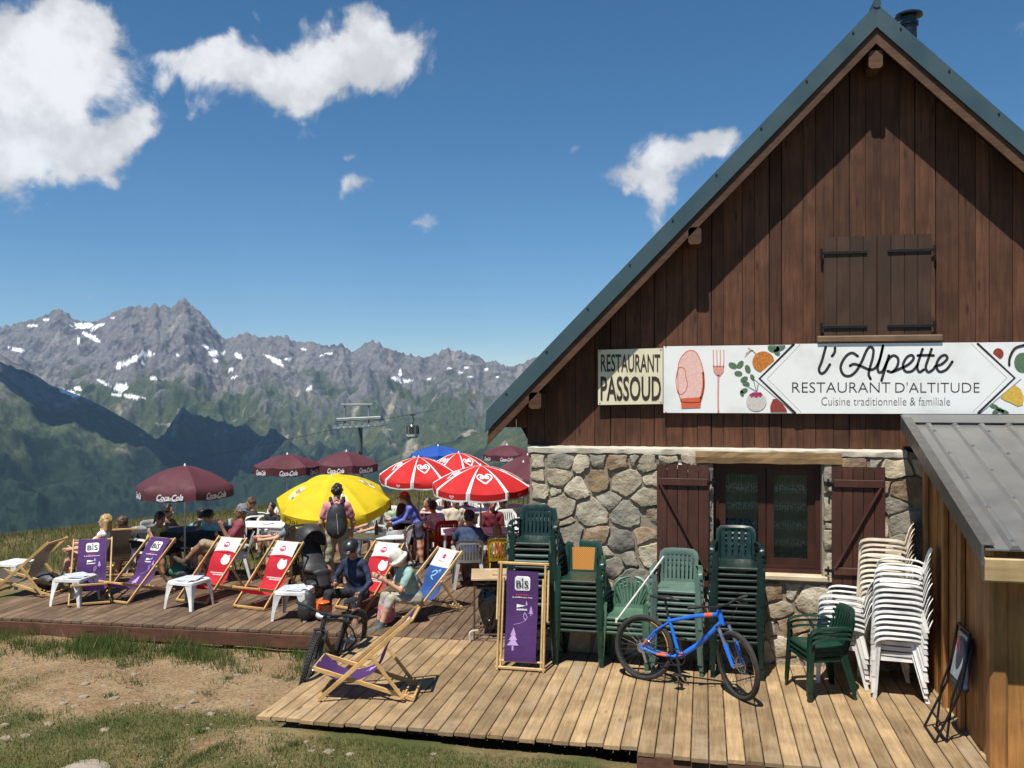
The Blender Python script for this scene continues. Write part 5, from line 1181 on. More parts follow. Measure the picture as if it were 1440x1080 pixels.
# ------------------------------------------------------------------ people
SKIN = [pm('skin_fair', (.56, .33, .23), (.50, .27, .18), 20, .55), pm('skin_tan', (.42, .21, .12), (.36, .17, .10), 20, .55), pm('skin_brown', (.26, .125, .07), (.21, .10, .055), 20, .55)]
M_eye = pm('eye_dark', (.02, .015, .012), rough=.3); M_lip = pm('lip', (.38, .13, .11), rough=.5)
def clothm(n, c, c2=None, sc=14): return pm('cloth_'+n, c, c2 or tuple(x*.75 for x in c), sc, .85, bump=.5, bscale=28)
HAIR = {'blonde': pm('hair_blonde', (.48, .33, .13), (.30, .19, .07), 60, .5), 'dark': pm('hair_dark', (.018, .012, .010), (.03, .02, .015), 60, .45), 'brown': pm('hair_brown', (.11, .055, .025), (.06, .03, .015), 60, .5), 'grey': pm('hair_grey', (.22, .215, .21), (.10, .10, .10), 60, .55), 'sandy': pm('hair_sandy', (.34, .20, .09), (.22, .12, .05), 60, .5)}
def nv(v): v = Vector(v); v.normalize(); return v
def person(label, loc, rot, hip, H=1.72, lean=0, side=0, thighs=None, shins=None, uarm=None, farm=None, head=(0, 0), skin=0, top=None, sleeve=1, bottom=None, blen=1, shoe=None, hair='dark', hstyle='short', hat=None, hatm=None, h=.0105, fem=False, group='people on the terrace'):
    o = thing('person', label, 'person', loc, rot, group); s = H/1.75; pr_ = []
    la = math.radians(lean); sa = math.radians(side); U = nv((math.sin(sa), math.sin(la), math.cos(la)*math.cos(sa))); Xa = nv(Vector((1, 0, 0))-U*U.x); Fw = U.cross(Xa)
    P = Vector((0, 0, hip)); V = lambda p: tuple(p)
    def add(*a, **k): pr_.append(cap(*a, **k))
    hj = [P+Xa*(-.09*s), P+Xa*(.09*s)]; ch = P+U*(.30*s); nb = P+U*(.505*s); sh = [P+U*(.445*s)+Xa*(-.165*s), P+U*(.445*s)+Xa*(.165*s)]
    fat = 1.0 if not fem else .92
    add(V(P+Xa*-.06*s+U*.02), V(P+Xa*.06*s+U*.02), .118*s*fat, .118*s*fat, 2, .04)
    add(V(P+U*.10*s), V(ch), .105*s*fat, .118*s*fat, 1, .05, flat=(V(Xa), 1.32)); add(V(ch), V(P+U*.42*s), .115*s*fat, .105*s*fat, 1, .05, flat=(V(Xa), 1.42))
    add(V(sh[0]+Xa*.03), V(sh[1]-Xa*.03), .068*s, .068*s, 1, .05)
    if fem:
        for q in (-1, 1): pr_.append(ell(V(P+U*.34*s+Fw*.085*s+Xa*.065*s*q), (.06*s,)*3, 1, .04))
    add(V(nb-U*.05*s), V(nb+U*.07*s), .056*s, .05*s, 0, .025)
    hp, hy = math.radians(head[0]), math.radians(head[1])
    hu = nv(U*.35+Vector((0, 0, 1))*.65); hf0 = nv(Vector((0, 1, 0))-hu*hu.y); hx0 = hf0.cross(hu)
    hf = nv(hf0*math.cos(hy)+hx0*math.sin(hy)); hx = hf.cross(hu); hf2 = nv(hf*math.cos(hp)-hu*math.sin(hp)); hu2 = nv(hu*math.cos(hp)+hf*math.sin(hp)); hf, hu = hf2, hu2
    Hc = nb+U*.055*s+hu*.115*s+hf*.02*s; R = np.array([V(hx), V(hf), V(hu)]).T
    k_ = s
    pr_.append(ell(V(Hc+hu*.015*k_), (.074*k_, .094*k_, .105*k_), 0, .02, R)); pr_.append(ell(V(Hc-hu*.06*k_+hf*.025*k_), (.054*k_, .062*k_, .062*k_), 0, .03, R))
    add(V(Hc+hf*.088*k_-hu*.0*k_), V(Hc+hf*.108*k_-hu*.028*k_), .010*k_, .016*k_, 0, .012)
    for q in (-1, 1):
        pr_.append(ell(V(Hc+hx*.074*k_*q-hu*.01*k_-hf*.008*k_), (.012*k_, .022*k_, .032*k_), 0, .008, R)); pr_.append(ell(V(Hc+hx*.032*k_*q+hf*.083*k_+hu*.008*k_), (.013*k_, .010*k_, .008*k_), 4, .004, R))
    pr_.append(ell(V(Hc+hf*.083*k_-hu*.062*k_), (.024*k_, .010*k_, .008*k_), 5, .004, R))
    thighs = thighs or [(-.1, 1, 0), (.1, 1, 0)]; shins = shins or [(0, .05, -1), (0, .05, -1)]
    for i in (0, 1):
        td = nv(thighs[i]); sd = nv(shins[i]); kn = hj[i]+td*.43*s; an = kn+sd*.405*s
        lt = 2; add(V(hj[i]), V(kn), .083*s*fat, .056*s, 0 if blen == 0 else 2, .03); add(V(kn), V(kn+sd*.16*s), .054*s, .056*s, 2 if blen == 2 else 0, .03); add(V(kn+sd*.14*s), V(an), .056*s, .037*s, 2 if blen == 2 else 0, .03)
        if blen <= 1: add(V(hj[i]), V(hj[i]+td*(.40 if blen == 1 else .2)*s), .098*s*fat, (.078 if blen == 1 else .09)*s, 2, .015)
        if blen == 2: add(V(kn), V(an-sd*.03*s), .062*s, .05*s, 2, .02)
        if blen == 1.5: add(V(kn), V(kn+sd*.1*s), .066*s, .066*s, 2, .012)
        fdir = nv(Vector((td.x*.25+sd.x*0, .9, 0))-sd*0) if abs(sd.z) > .4 else nv(Vector((0, .3, 1)))
        if sd.y > .45: fdir = nv(Vector((sd.x*.3, .75, .65)))
        hl = an-fdir*.045*s+sd*.035*s; to = an+fdir*.155*s+sd*.05*s
        add(V(hl), V(an+fdir*.07*s+sd*.045*s), .043*s, .043*s, 3, .02); add(V(an+fdir*.06*s+sd*.047*s), V(to), .043*s, .031*s, 3, .02); add(V(an-sd*.05*s), V(an), .043*s, .045*s, 3, .015)
    uarm = uarm or [(-.15, .1, -1), (.15, .1, -1)]; farm = farm or [(.1, 1, .1), (-.1, 1, .1)]
    for i in (0, 1):
        q = -1 if i == 0 else 1; ud = nv(uarm[i]); fd = nv(farm[i]); el = sh[i]+ud*.28*s; wr = el+fd*.245*s; a_ = .92 if fem else 1
        add(V(sh[i]), V(el), .049*s*a_, .038*s*a_, 1 if sleeve == 2 else 0, .025); add(V(el), V(wr), .040*s*a_, .026*s*a_, 1 if sleeve == 2 else 0, .02)
        if sleeve == 1: add(V(sh[i]), V(sh[i]+ud*.17*s), .062*s, .060*s, 1, .012)
        if sleeve == 2: add(V(el), V(wr), .045*s, .034*s, 1, .012)
        pn = nv(fd.cross(Vector((0, 0, 1)).cross(fd) if abs(fd.z) < .95 else Vector((1, 0, 0)))); 
        if pn.length < .1: pn = Vector((1, 0, 0))
        ws = nv(fd.cross(pn)) if abs(fd.dot(pn)) < .99 else Vector((1, 0, 0)); pm_ = wr+fd*.045*s
        add(V(wr), V(wr+fd*.085*s), .025*s, .030*s, 0, .012, flat=(V(pn), 1.35))
        for j in range(4):
            b0 = wr+fd*.09*s+pn*(.030-.020*j)*s; L_ = (.075, .082, .076, .06)[j]*s; c_ = nv(fd*.8+ws*.5*q); k2 = b0+fd*L_*.5; add(V(b0), V(k2), .0105*s, .010*s, 0, .004); add(V(k2), V(k2+c_*L_*.5), .010*s, .0085*s, 0, .004)
        b0 = wr+fd*.03*s+pn*.032*s; t1 = b0+nv(fd*.7+pn*.7)*.045*s; add(V(b0), V(t1), .013*s, .012*s, 0, .006); add(V(t1), V(t1+nv(fd*.95+ws*.3*q)*.035*s), .0115*s, .009*s, 0, .005)
    top = top or clothm('grey', (.3, .3, .3)); bottom = bottom or clothm('navy', (.03, .04, .08)); shoe = shoe or clothm('shoe_dark', (.05, .05, .05))
    solid('body', pr_, [SKIN[skin], top, bottom, shoe, M_eye, M_lip], o, h, folds=(1, 2))
    hp_ = []; HM = HAIR[hair]
    face = ell(V(Hc+hf*.093*k_-hu*.05*k_), (.088*k_, .072*k_, .100*k_), 0, .01, R, cut=True)
    hp_.append(ell(V(Hc+hu*.026*k_-hf*.014*k_), (.085*k_, .101*k_, .106*k_), 0, .02, R))
    if hstyle in ('long', 'bob'):
        e_ = -.13 if hstyle == 'bob' else -.22
        for q in (-1, 0, 1): hp_.append(cap(V(Hc-hf*.05*k_+hx*.055*q*k_), V(Hc-hf*(.075)*k_+hx*.07*q*k_+hu*e_*k_), .05*k_, .038*k_, 0, .03))
    if hstyle == 'pony': hp_.append(cap(V(Hc-hf*.10*k_+hu*.02*k_), V(Hc-hf*.15*k_-hu*.14*k_), .03*k_, .018*k_, 0, .02))
    rh = random.Random(hash(label) % 9999 if 0 else len(label)*31+ord(label[3]))
    for k in range(40):
        el_ = rh.uniform(-.35, 1.4); az_ = rh.uniform(0, 6.283); dd_ = hx*math.cos(az_)*math.cos(el_)+hf*math.sin(az_)*math.cos(el_)+hu*math.sin(el_); q0 = Hc+hu*.026*k_-hf*.014*k_+hx*dd_.dot(hx)*.080*k_+hf*dd_.dot(hf)*.095*k_+hu*dd_.dot(hu)*.10*k_; q1 = q0+nv(dd_*.35-hu*.5+hx*rh.uniform(-.6, .6)-hf*.5)*rh.uniform(.012, .024)*k_; hp_.append(cap(V(q0), V(q1), .017*k_, .012*k_, 0, .012))
    hp_.append(face); hp_.append(ell(V(Hc-hu*.155*k_-hf*.0), (.14*k_, .10*k_, .075*k_), 0, .01, R, cut=True) if hstyle not in ('long', 'bob', 'pony') else face)
    solid('hair', hp_, [HM], o, .010)
    if hat:
        q_ = []
        if hat == 'cap': q_ = [ell(V(Hc+hu*.052*k_-hf*.006*k_), (.092*k_, .108*k_, .088*k_), 0, .01, R), ell(V(Hc+hu*.055*k_+hf*.125*k_), (.07*k_, .075*k_, .012*k_), 0, .012, R), ell(V(Hc-hu*.075*k_), (.2*k_, .2*k_, .105*k_), 0, .01, R, cut=True)]
        elif hat == 'sunhat': q_ = [ell(V(Hc+hu*.065*k_), (.100*k_, .115*k_, .10*k_), 0, .02, R), cap(V(Hc+hu*.03*k_), V(Hc+hu*.02*k_), .10*k_, .13*k_, 0, .03), cap(V(Hc+hu*.045*k_), V(Hc-hu*.012*k_), .105*k_, .112*k_, 0, .02), ell(V(Hc-hu*.004*k_), (.135*k_, .148*k_, .026*k_), 0, .04, R), ell(V(Hc-hu*.11*k_), (.122*k_, .135*k_, .105*k_), 0, .01, R, cut=True)]
        elif hat == 'helmet': q_ = [ell(V(Hc+hu*.055*k_-hf*.01*k_), (.108*k_, .135*k_, .105*k_), 0, .01, R), ell(V(Hc+hu*.05*k_+hf*.13*k_), (.08*k_, .05*k_, .010*k_), 0, .01, R), ell(V(Hc-hu*.085*k_+hf*.03*k_), (.2*k_, .22*k_, .105*k_), 0, .01, R, cut=True)]
        elif hat == 'hood': q_ = [ell(V(Hc+hu*.012*k_-hf*.02*k_), (.108*k_, .12*k_, .13*k_), 0, .02, R), cap(V(Hc-hu*.1*k_-hf*.05*k_), V(nb-U*.01), .09*k_, .10*k_, 0, .03), ell(V(Hc+hf*.10*k_-hu*.02*k_), (.075*k_, .085*k_, .105*k_), 0, .01, R, cut=True)]
        solid({'cap': 'cap', 'sunhat': 'sun_hat', 'helmet': 'helmet', 'hood': 'hood'}[hat], q_, [hatm], o, .010, folds=(0,) if hat in ('sunhat', 'hood') else ())
    return o
def at(u, v, t): p = W(u, v, t); return Vector((p.x, p.y, 0)), p.z
def sitter(label, u, vh, t, phi, **k):
    l, z = at(u, vh, t); return person(label, l, face_rot(phi), max(z, .2), **k)
C = clothm
def seat_for(label, u, t, phi, key, back=.02):
    p = W(u, 800, t); r = face_rot(phi); d = Vector((-math.sin(r), math.cos(r), 0)); make_chair(label, key, Vector((p.x, p.y, 0))-d*back, r, 'chairs in use on the terrace')
# --- the deckchair row
DCS = dict(thighs=[(-.12, .9, .35), (.12, .9, .35)], shins=[(0, .5, -1), (0, .5, -1)])
sitter('blonde woman in a white sleeveless top facing the valley', 138, 787, 14.7, 82, H=1.66, lean=-12, thighs=[(-.1, 1, .35), (.1, 1, .42)], shins=[(0, .3, -1), (0, .2, -1)], uarm=[(-.3, .75, -.7), (.3, .75, -.7)], farm=[(.1, 1, -.1), (-.1, 1, .0)], skin=0, top=C('white', (.74, .74, .74)), sleeve=0, bottom=C('white_blue', (.68, .70, .76), (.16, .2, .4), 9), blen=0, hair='blonde', hstyle='bob', fem=True, head=(-4, 10))
sitter('man in a navy shirt bending forward with bright floral shorts', 204, 777, 16.0, 62, lean=34, thighs=[(-.15, 1, .0), (.15, 1, -.02)], shins=[(0, .2, -1), (0, .0, -1)], uarm=[(-.1, .9, -.6), (.1, .9, -.6)], farm=[(.1, 1, -.2), (-.1, 1, -.2)], skin=1, top=C('navy_blue', (.035, .06, .13)), bottom=C('floral', (.62, .58, .42), (.55, .08, .06), 16), blen=1, hair='brown', head=(15, 0))
seat_for('white plastic chair under the man in floral shorts', 204, 16.05, 62, 'white_slat')
# --- dark table under the first parasol
sitter('dark-haired woman in a yellow top leaning on the dark table', 211, 775, 15.6, -68, H=1.64, lean=22, uarm=[(-.25, .7, -.8), (.25, .7, -.8)], farm=[(.3, 1, .1), (-.3, 1, .1)], skin=1, top=C('lemon', (.66, .62, .24)), sleeve=0, bottom=C('black', (.02, .02, .02)), hair='dark', hstyle='pony', fem=True, head=(5, 5))
sitter('man in shadow behind the woman in yellow', 228, 770, 16.5, -75, H=1.8, lean=10, uarm=[(-.25, .6, -.8), (.25, .6, -.8)], farm=[(.3, 1, .4), (-.3, 1, .3)], skin=1, top=C('olive', (.12, .095, .05)), hair='dark')
seat_for('white plastic chair under the woman in yellow', 211, 15.65, -68, 'white_slat'); seat_for('white plastic chair under the man in shadow', 228, 16.5, -75, 'white_slat')
sitter('person in a turquoise shirt and dark cap, turned away', 284, 772, 16.9, 150, lean=8, skin=0, top=C('turquoise', (.03, .42, .50)), hair='dark', hat='cap', hatm=C('cap_black', (.02, .022, .03)))
seat_for('white plastic chair under the person in turquoise turned away', 284, 16.95, 150, 'white_slat')
sitter('woman in a pale turquoise top and black cap facing the camera', 302, 772, 15.9, 12, H=1.64, lean=14, uarm=[(-.4, .5, -.8), (.75, .3, -.5)], farm=[(-.2, .9, .5), (.5, .8, -.3)], skin=0, top=C('aqua', (.26, .56, .56)), sleeve=0, bottom=C('black', (.02, .02, .02)), hair='brown', hat='cap', hatm=C('cap_black', (.02, .022, .03)), fem=True, head=(14, 30))
seat_for('white plastic chair under the woman in the black cap', 302, 15.95, 12, 'white_slat')
sitter('grey-haired man in a maroon shirt with legs crossed, drinking', 322, 774, 15.05, 74, H=1.8, lean=-22, thighs=[(-.05, .95, .36), (.2, 1, .05)], shins=[(.15, .72, -.75), (0, .1, -1)], uarm=[(-.15, .55, -.75), (.2, .4, -.9)], farm=[(.25, .45, .95), (-.3, .9, -.2)], skin=2, top=C('maroon', (.23, .045, .06)), bottom=C('khaki', (.36, .27, .17)), blen=1, hair='grey', shoe=C('shoe_brown', (.09, .075, .06)), head=(4, 0))
seat_for('white plastic chair under the man in maroon', 328, 15.1, 74, 'white_slat')
mb = MB(); mb.lathe([(.0, 0), (.03, 0), (.038, .1), (.034, .1), (.028, .01), (0, .01)], 14); cu = mb.build('cup', P_white, None, smooth=40, loc=W(324, 738, 15.0)); tag(cu, 'white cup in the hand of the man in maroon', 'cup')
# --- white tables in the middle
sitter('dark-haired boy in a black shirt at the far white table', 386, 752, 18.2, 15, H=1.5, lean=12, skin=1, top=C('black', (.02, .02, .02)), hair='dark', uarm=[(-.2, .5, -.8), (.2, .5, -.8)], farm=[(.2, 1, .2), (-.2, 1, .2)])
sitter('man in a grey shirt reaching across the white table from a red chair', 414, 776, 15.6, 74, lean=12, uarm=[(-.2, .8, -.5), (.2, .8, -.6)], farm=[(.1, 1, -.1), (-.1, 1, -.05)], skin=0, top=C('slate', (.20, .22, .26)), bottom=C('shorts_light', (.55, .5, .38), (.1, .1, .1), 20), blen=1, hair='brown', hat='cap', hatm=C('cap_rust', (.35, .10, .09)))
seat_for('red plastic chair under the man in grey', 416, 15.6, 74, 'red_slat')
sitter('woman in pink with one arm raised beside the yellow parasol', 432, 768, 16.2, 120, lean=2, uarm=[(-.3, .4, .3), (.3, .3, -.9)], farm=[(.05, .2, 1), (-.2, .9, .1)], skin=0, top=C('pale_pink', (.60, .33, .33)), hair='sandy', hstyle='bob', fem=True, H=1.64)
seat_for('white plastic chair under the woman in pink', 432, 16.25, 120, 'white_slat')
l, z = at(474, 835, 14.15)
person('standing man in a pink polo and khaki shorts seen from behind', l, face_rot(172), .93, H=1.76, thighs=[(-.1, .04, -1), (.1, -.02, -1)], shins=[(-.02, -.05, -1), (.02, -.04, -1)], uarm=[(-.32, .12, -1), (.32, .2, -1)], farm=[(-.05, .55, -1), (-.1, .75, -.8)], skin=0, top=C('pink', (.60, .24, .27)), bottom=C('khaki_light', (.42, .36, .24)), blen=1, hair='dark', head=(6, 0), h=.010)
bk = thing('backpack', 'black backpack with a pale zip on the standing man', 'backpack', l, face_rot(172))
M_bag = pm('black_nylon', (.018, .018, .02), (.03, .03, .032), 18, .55, bump=.3, bscale=60)
solid('pack_body', [ell((0, -.215, 1.20), (.150, .10, .25), 0, .04), ell((0, -.225, 1.06), (.155, .115, .15), 0, .05), ell((0, -.27, 1.02), (.115, .07, .12), 0, .03)], [M_bag], bk, .012)
for q in (-1, 1): solid('strap', [cap((q*.07, -.15, 1.44), (q*.10, .0, 1.50), .026, .026, 0, .02), cap((q*.10, .0, 1.50), (q*.13, .125, 1.38), .024, .022, 0, .02), cap((q*.13, .125, 1.38), (q*.16, -.05, 1.05), .016, .012, 0, .02)], [M_bag], bk, .010)
mb = MB(); mb.tube(crom([(.01, -.318, 1.30), (.02, -.333, 1.18), (.03, -.345, 1.06), (.035, -.34, .98)], 4), .006, 6); mb.build('zip', pm('zip_grey', (.5, .5, .5), rough=.4, metal=.5), bk); mb = MB(); mb.tube([(-.035, -.16, 1.47), (0, -.19, 1.49), (.035, -.16, 1.47)], .009, 6); mb.build('grab_loop', M_bag, bk)
sitter('person in light blue jeans seated behind the yellow parasol', 530, 752, 17.4, 60, H=1.70, lean=4, uarm=[(-.3, .3, -1), (.3, .3, -1)], farm=[(.1, .9, -.2), (-.1, .9, -.2)], top=C('sage', (.30, .38, .30)), bottom=C('denim', (.20, .30, .38)), blen=2, hair='brown', h=.013)
# --- helmet man and hat woman in the deckchairs
sitter('man in a black cycling helmet and navy jersey slumped in a deckchair', 503, 834, 12.75, 22, H=1.76, lean=10, thighs=[(-.35, .92, .10), (.30, .95, .12)], shins=[(-.05, .25, -1), (.1, .2, -1)], uarm=[(-.45, .25, -.85), (.35, .45, -.85)], farm=[(.1, .85, -.45), (-.55, .75, .0)], skin=1, top=C('jersey_navy', (.02, .035, .075), (.01, .015, .035)), sleeve=2, bottom=C('cycling_black', (.022, .022, .026)), blen=1.5, hair='dark', hat='helmet', hatm=pm('helmet_black', (.02, .02, .022), rough=.35), head=(24, 0), h=.010, shoe=C('shoe_tan', (.25, .2, .14)))
sitter('woman in a cream sun hat and mint shirt looking at her phone', 584, 842, 12.35, 66, H=1.64, lean=18, thighs=[(-.14, .98, .16), (.18, .98, .10)], shins=[(0, .38, -1), (.05, .22, -1)], uarm=[(-.15, .55, -.85), (.15, .5, -.85)], farm=[(.2, .8, .55), (-.2, .8, .5)], skin=0, top=C('mint', (.30, .45, .40)), sleeve=1, bottom=C('stone', (.42, .38, .30)), blen=1.5, hair='brown', hat='sunhat', hatm=C('hat_cream', (.66, .64, .55)), fem=True, head=(30, 0), h=.010, shoe=C('shoe_grey', (.1, .12, .12)))
mb = MB(); mb.beam((0, 0, -.07), (0, .02, .07), .072, .008, (0, 1, 0)); ph = mb.build('phone', pm('phone_black', (.012, .012, .014), rough=.2), None, loc=W(545, 817, 12.3), rotz=face_rot(66)); tag(ph, 'phone held by the woman in the sun hat', 'phone')
# --- under the red parasols
l, z = at(563, 800, 15.3); person('toddler in a white shirt beside the white chair', l, face_rot(10), .36, H=.86, thighs=[(-.15, .1, -1), (.15, .1, -1)], shins=[(0, -.1, -1), (0, -.1, -1)], uarm=[(-.4, .4, -.7), (.4, .4, -.7)], farm=[(.2, .9, .2), (-.2, .9, .2)], skin=0, top=C('white', (.74, .74, .74)), bottom=C('shorts_light', (.55, .5, .38)), hair='sandy', h=.0085)
l, z = at(589, 797, 16.2); person('girl in a red cap and blue jacket standing bent forward', l, face_rot(84), .76, H=1.48, lean=26, thighs=[(-.08, -.05, -1), (.1, .15, -1)], shins=[(0, -.12, -1), (0, -.08, -1)], uarm=[(-.1, .45, -.85), (.15, .55, -.8)], farm=[(.1, .9, -.35), (-.1, .95, -.2)], skin=0, top=C('jacket_blue', (.08, .12, .42), (.12, .16, .5)), sleeve=2, bottom=C('shorts_dark', (.05, .05, .09)), blen=0, hair='brown', hstyle='long', hat='cap', hatm=C('cap_red', (.62, .04, .025)), fem=True, head=(10, 0))
sitter('person in a dark hooded jacket bent over a table', 552, 760, 17.2, -60, lean=24, skin=1, top=C('black', (.02, .02, .02)), sleeve=1, bottom=C('navy', (.03, .04, .08)), hair='dark', hat='hood', hatm=C('hood_wine', (.06, .015, .02)), uarm=[(-.2, .6, -.8), (.2, .6, -.8)], farm=[(.2, 1, .2), (-.2, 1, .2)], h=.012)
seat_for('white plastic chair under the hooded person', 552, 17.25, -60, 'white_slat')
sitter('person in a white vest and mustard shorts on a red chair, turned away', 620, 755, 16.9, 155, H=1.62, lean=30, side=-6, uarm=[(-.4, .7, -.5), (.4, .6, -.6)], farm=[(.3, .9, -.1), (-.3, .9, -.1)], skin=1, top=C('white', (.74, .74, .74)), sleeve=0, bottom=C('mustard', (.62, .33, .02)), blen=0, hair='dark', fem=True)
seat_for('red plastic chair under the person in mustard shorts', 621, 16.85, 155, 'red_slat')
sitter('man in a navy shirt and black cap seen from behind on a grey chair', 660, 785, 14.75, 176, H=1.74, lean=14, uarm=[(-.35, .5, -.75), (.35, .4, -.85)], farm=[(.3, .9, -.1), (-.1, .95, -.25)], skin=1, top=C('navy_blue', (.035, .06, .13)), bottom=C('black', (.02, .02, .02)), hair='dark', hat='cap', hatm=C('cap_black', (.02, .022, .03)), head=(10, 0))
seat_for('grey plastic chair under the man in the navy shirt', 660, 14.65, 176, 'grey_slat')
sitter('child with light brown hair and red straps on a yellow chair', 700, 786, 14.9, 168, H=1.28, lean=10, skin=0, top=C('grey_marl', (.40, .39, .38)), bottom=C('black', (.02, .02, .02)), hair='sandy', hstyle='bob', fem=True, uarm=[(-.2, .6, -.8), (.2, .6, -.8)], farm=[(.2, .9, .1), (-.2, .9, .1)])
solid_strap = thing('apron_straps', 'red crossed straps on the back of the child', 'straps', W(700, 800, 14.9)*1.0, face_rot(168)); solid_strap.location.z = 0
_l, _z = at(700, 786, 14.9)
for q in (-1, 1): mb = MB(); mb.tube([(q*.07, -.06, _z+.35), (q*.03, -.115, _z+.26), (-q*.05, -.118, _z+.08)], .016, 6); mb.build('strap', pm('strap_red', (.6, .03, .03), rough=.7), solid_strap, smooth=40)
seat_for('yellow plastic chair under the child', 700, 14.8, 168, 'yellow_slat')
sitter('person in a maroon shirt under the nearest red parasol', 691, 755, 17.0, -10, lean=12, skin=1, top=C('maroon_dark', (.16, .02, .03)), hair='dark', h=.013); sitter('person in a red jacket behind the girl in the red cap', 604, 752, 18.4, 30, lean=6, skin=1, top=C('jacket_red', (.40, .02, .03)), sleeve=2, hair='dark', h=.013); sitter('person in a grey fleece at the back under the red parasols', 712, 748, 18.8, 40, lean=10, skin=0, top=C('fleece_grey', (.28, .28, .29)), sleeve=2, hair='brown', h=.013)
for (lb, u, t_, ph_) in (('maroon shirt', 691, 17.05, -10), ('red jacket', 604, 18.4, 30), ('grey fleece', 712, 18.8, 40), ('black shirt, a boy,', 386, 18.25, 15)): seat_for('white plastic chair under the person in the '+lb, u, t_, ph_, 'white_slat')
for (lb, u, vh, t_, ph_, tp, hr, kw) in [
    ('person in a white shirt at the far left of the red parasols', 470, 757, 18.0, -40, (.72, .72, .70), 'brown', {}), ('person in an orange shirt behind the yellow parasol', 500, 752, 19.0, 20, (.62, .22, .05), 'dark', {}),
    ('woman in a pale green top behind the folding table', 543, 752, 18.4, 10, (.36, .48, .30), 'brown', dict(fem=True, hstyle='long')), ('person in a cream jumper behind the person in white', 640, 750, 17.9, -20, (.60, .54, .42), 'sandy', {}),
    ('person in a sky blue shirt at the far table', 655, 744, 19.4, 5, (.25, .42, .62), 'dark', {}), ('woman in a coral top at the far table', 628, 744, 19.6, -10, (.66, .20, .16), 'blonde', dict(fem=True, hstyle='bob')), ('person in a white cap at the back of the terrace', 684, 742, 19.8, 15, (.70, .70, .68), 'brown', dict(hat='cap', hatm=C('cap_white', (.7, .7, .68)))), ('man in a black vest beside the boy in black', 358, 752, 18.6, 70, (.03, .03, .03), 'brown', {})]:
    sitter(lb, u, vh, t_, ph_, lean=random.uniform(0, 14), skin=random.choice([0, 1]), top=C(lb[:22].replace(' ', '_'), tp), hair=hr, h=.013, head=(random.uniform(0, 12), random.uniform(-20, 20)), **kw); seat_for('white plastic chair under the '+lb.split(' in ')[0]+' in '+' '.join(lb.split(' in ')[1].split()[:4]), u, t_+.03, ph_, 'white_slat')
# ------------------------------------------------------------------ tables and loose chairs
def table(label, u, t_, phi, w_, d_, mat, cloth_=None, legs='x', items=0):
    p = W(u, 700, t_); o = thing('table', label, 'table', (p.x, p.y, 0), face_rot(phi), 'terrace tables'); h_ = .74
    mb = MB(); mb.beam((-w_/2, 0, h_-.015), (w_/2, 0, h_-.015), d_, .03); mb.build('table_top', mat, o)
    for sx_ in (-1, 1):
        if legs == 'x':
            for sy_ in (-1, 1): mb = MB(); mb.tube([(sx_*w_*.36, sy_*d_*.45, h_-.03), (sx_*w_*.40, -sy_*d_*.45, 0)], .013, 6); mb.build('leg', M_iron, o)
        else:
            for sy_ in (-1, 1): mb = MB(); mb.tube([(sx_*w_*.44, sy_*d_*.42, h_-.03), (sx_*w_*.46, sy_*d_*.45, 0)], .018, 6); mb.build('leg', P_white, o)
    if cloth_:
        rows = []
        for k in range(5):
            g = k/4; rr_ = []
            for a in np.linspace(0, 2*math.pi, 41):
                cx, cy = math.cos(a), math.sin(a); m_ = max(abs(cx), abs(cy)); rr_.append((cx/m_*(w_/2+.01+.03*g*math.sin(9*a)**2), cy/m_*(d_/2+.01+.03*g*math.sin(11*a)**2), h_+.004-.26*g))
            rows.append(rr_)
        mb = MB(); mb.strip(rows); mb.add([(-w_/2-.01, -d_/2-.01, h_+.004), (w_/2+.01, -d_/2-.01, h_+.004), (w_/2+.01, d_/2+.01, h_+.004), (-w_/2-.01, d_/2+.01, h_+.004)], [(0, 1, 2, 3)]); tc_ = mb.build('tablecloth', cloth_, None, smooth=40); tc_.location = o.location; tc_.rotation_euler = o.rotation_euler; tag(tc_, 'dark cloth hanging over the table under the leftmost parasol', 'tablecloth')
    return o, Vector((p.x, p.y, h_))
_, tt1 = table('dark-clothed table under the leftmost maroon parasol', 258, 15.9, -4, 1.5, .75, P_white, C('cloth_black', (.022, .024, .03)), 'x')
_, tt2 = table('white folding table with black crossed legs beside the man in maroon', 384, 16.6, 5, 1.25, .7, P_white)
_, tt3 = table('pale folding table with black legs right of the standing man', 520, 15.2, -8, 1.15, .65, pm('table_pale', (.62, .68, .72), rough=.4))
_, tt4 = table('white table before the girl in the red cap', 580, 17.2, 12, .9, .7, P_white, None, 's'); _, tt5 = table('table in front of the man in the navy shirt', 668, 15.8, -5, 1.2, .7, P_white, None, 's'); _, tt6 = table('far table under the red parasols', 640, 18.6, 0, 1.4, .75, P_white, None, 's')
def glass(p, label, mat=None, h_=.12):
    mb = MB(); mb.lathe([(0, 0), (.03, 0), (.036, h_), (.032, h_), (.027, .008), (0, .008)], 12); o = mb.build('glass', mat or pm('drink_amber', (.5, .3, .1), rough=.15), None, smooth=40, loc=p); tag(o, label, 'glass')
def bottle(p, label, mat):
    mb = MB(); mb.lathe([(0, 0), (.034, 0), (.036, .14), (.014, .2), (.013, .25), (0, .252)], 12); o = mb.build('bottle', mat, None, smooth=40, loc=p); tag(o, label, 'bottle')
def plate(p, label):
    mb = MB(); mb.lathe([(0, .004), (.07, .004), (.12, .022), (.124, .02), (.075, 0), (0, 0)], 20); o = mb.build('plate', P_white, None, smooth=40, loc=p); tag(o, label, 'plate')
R3 = Vector((cs, sn, 0)); F3 = Vector((-sn, cs, 0))
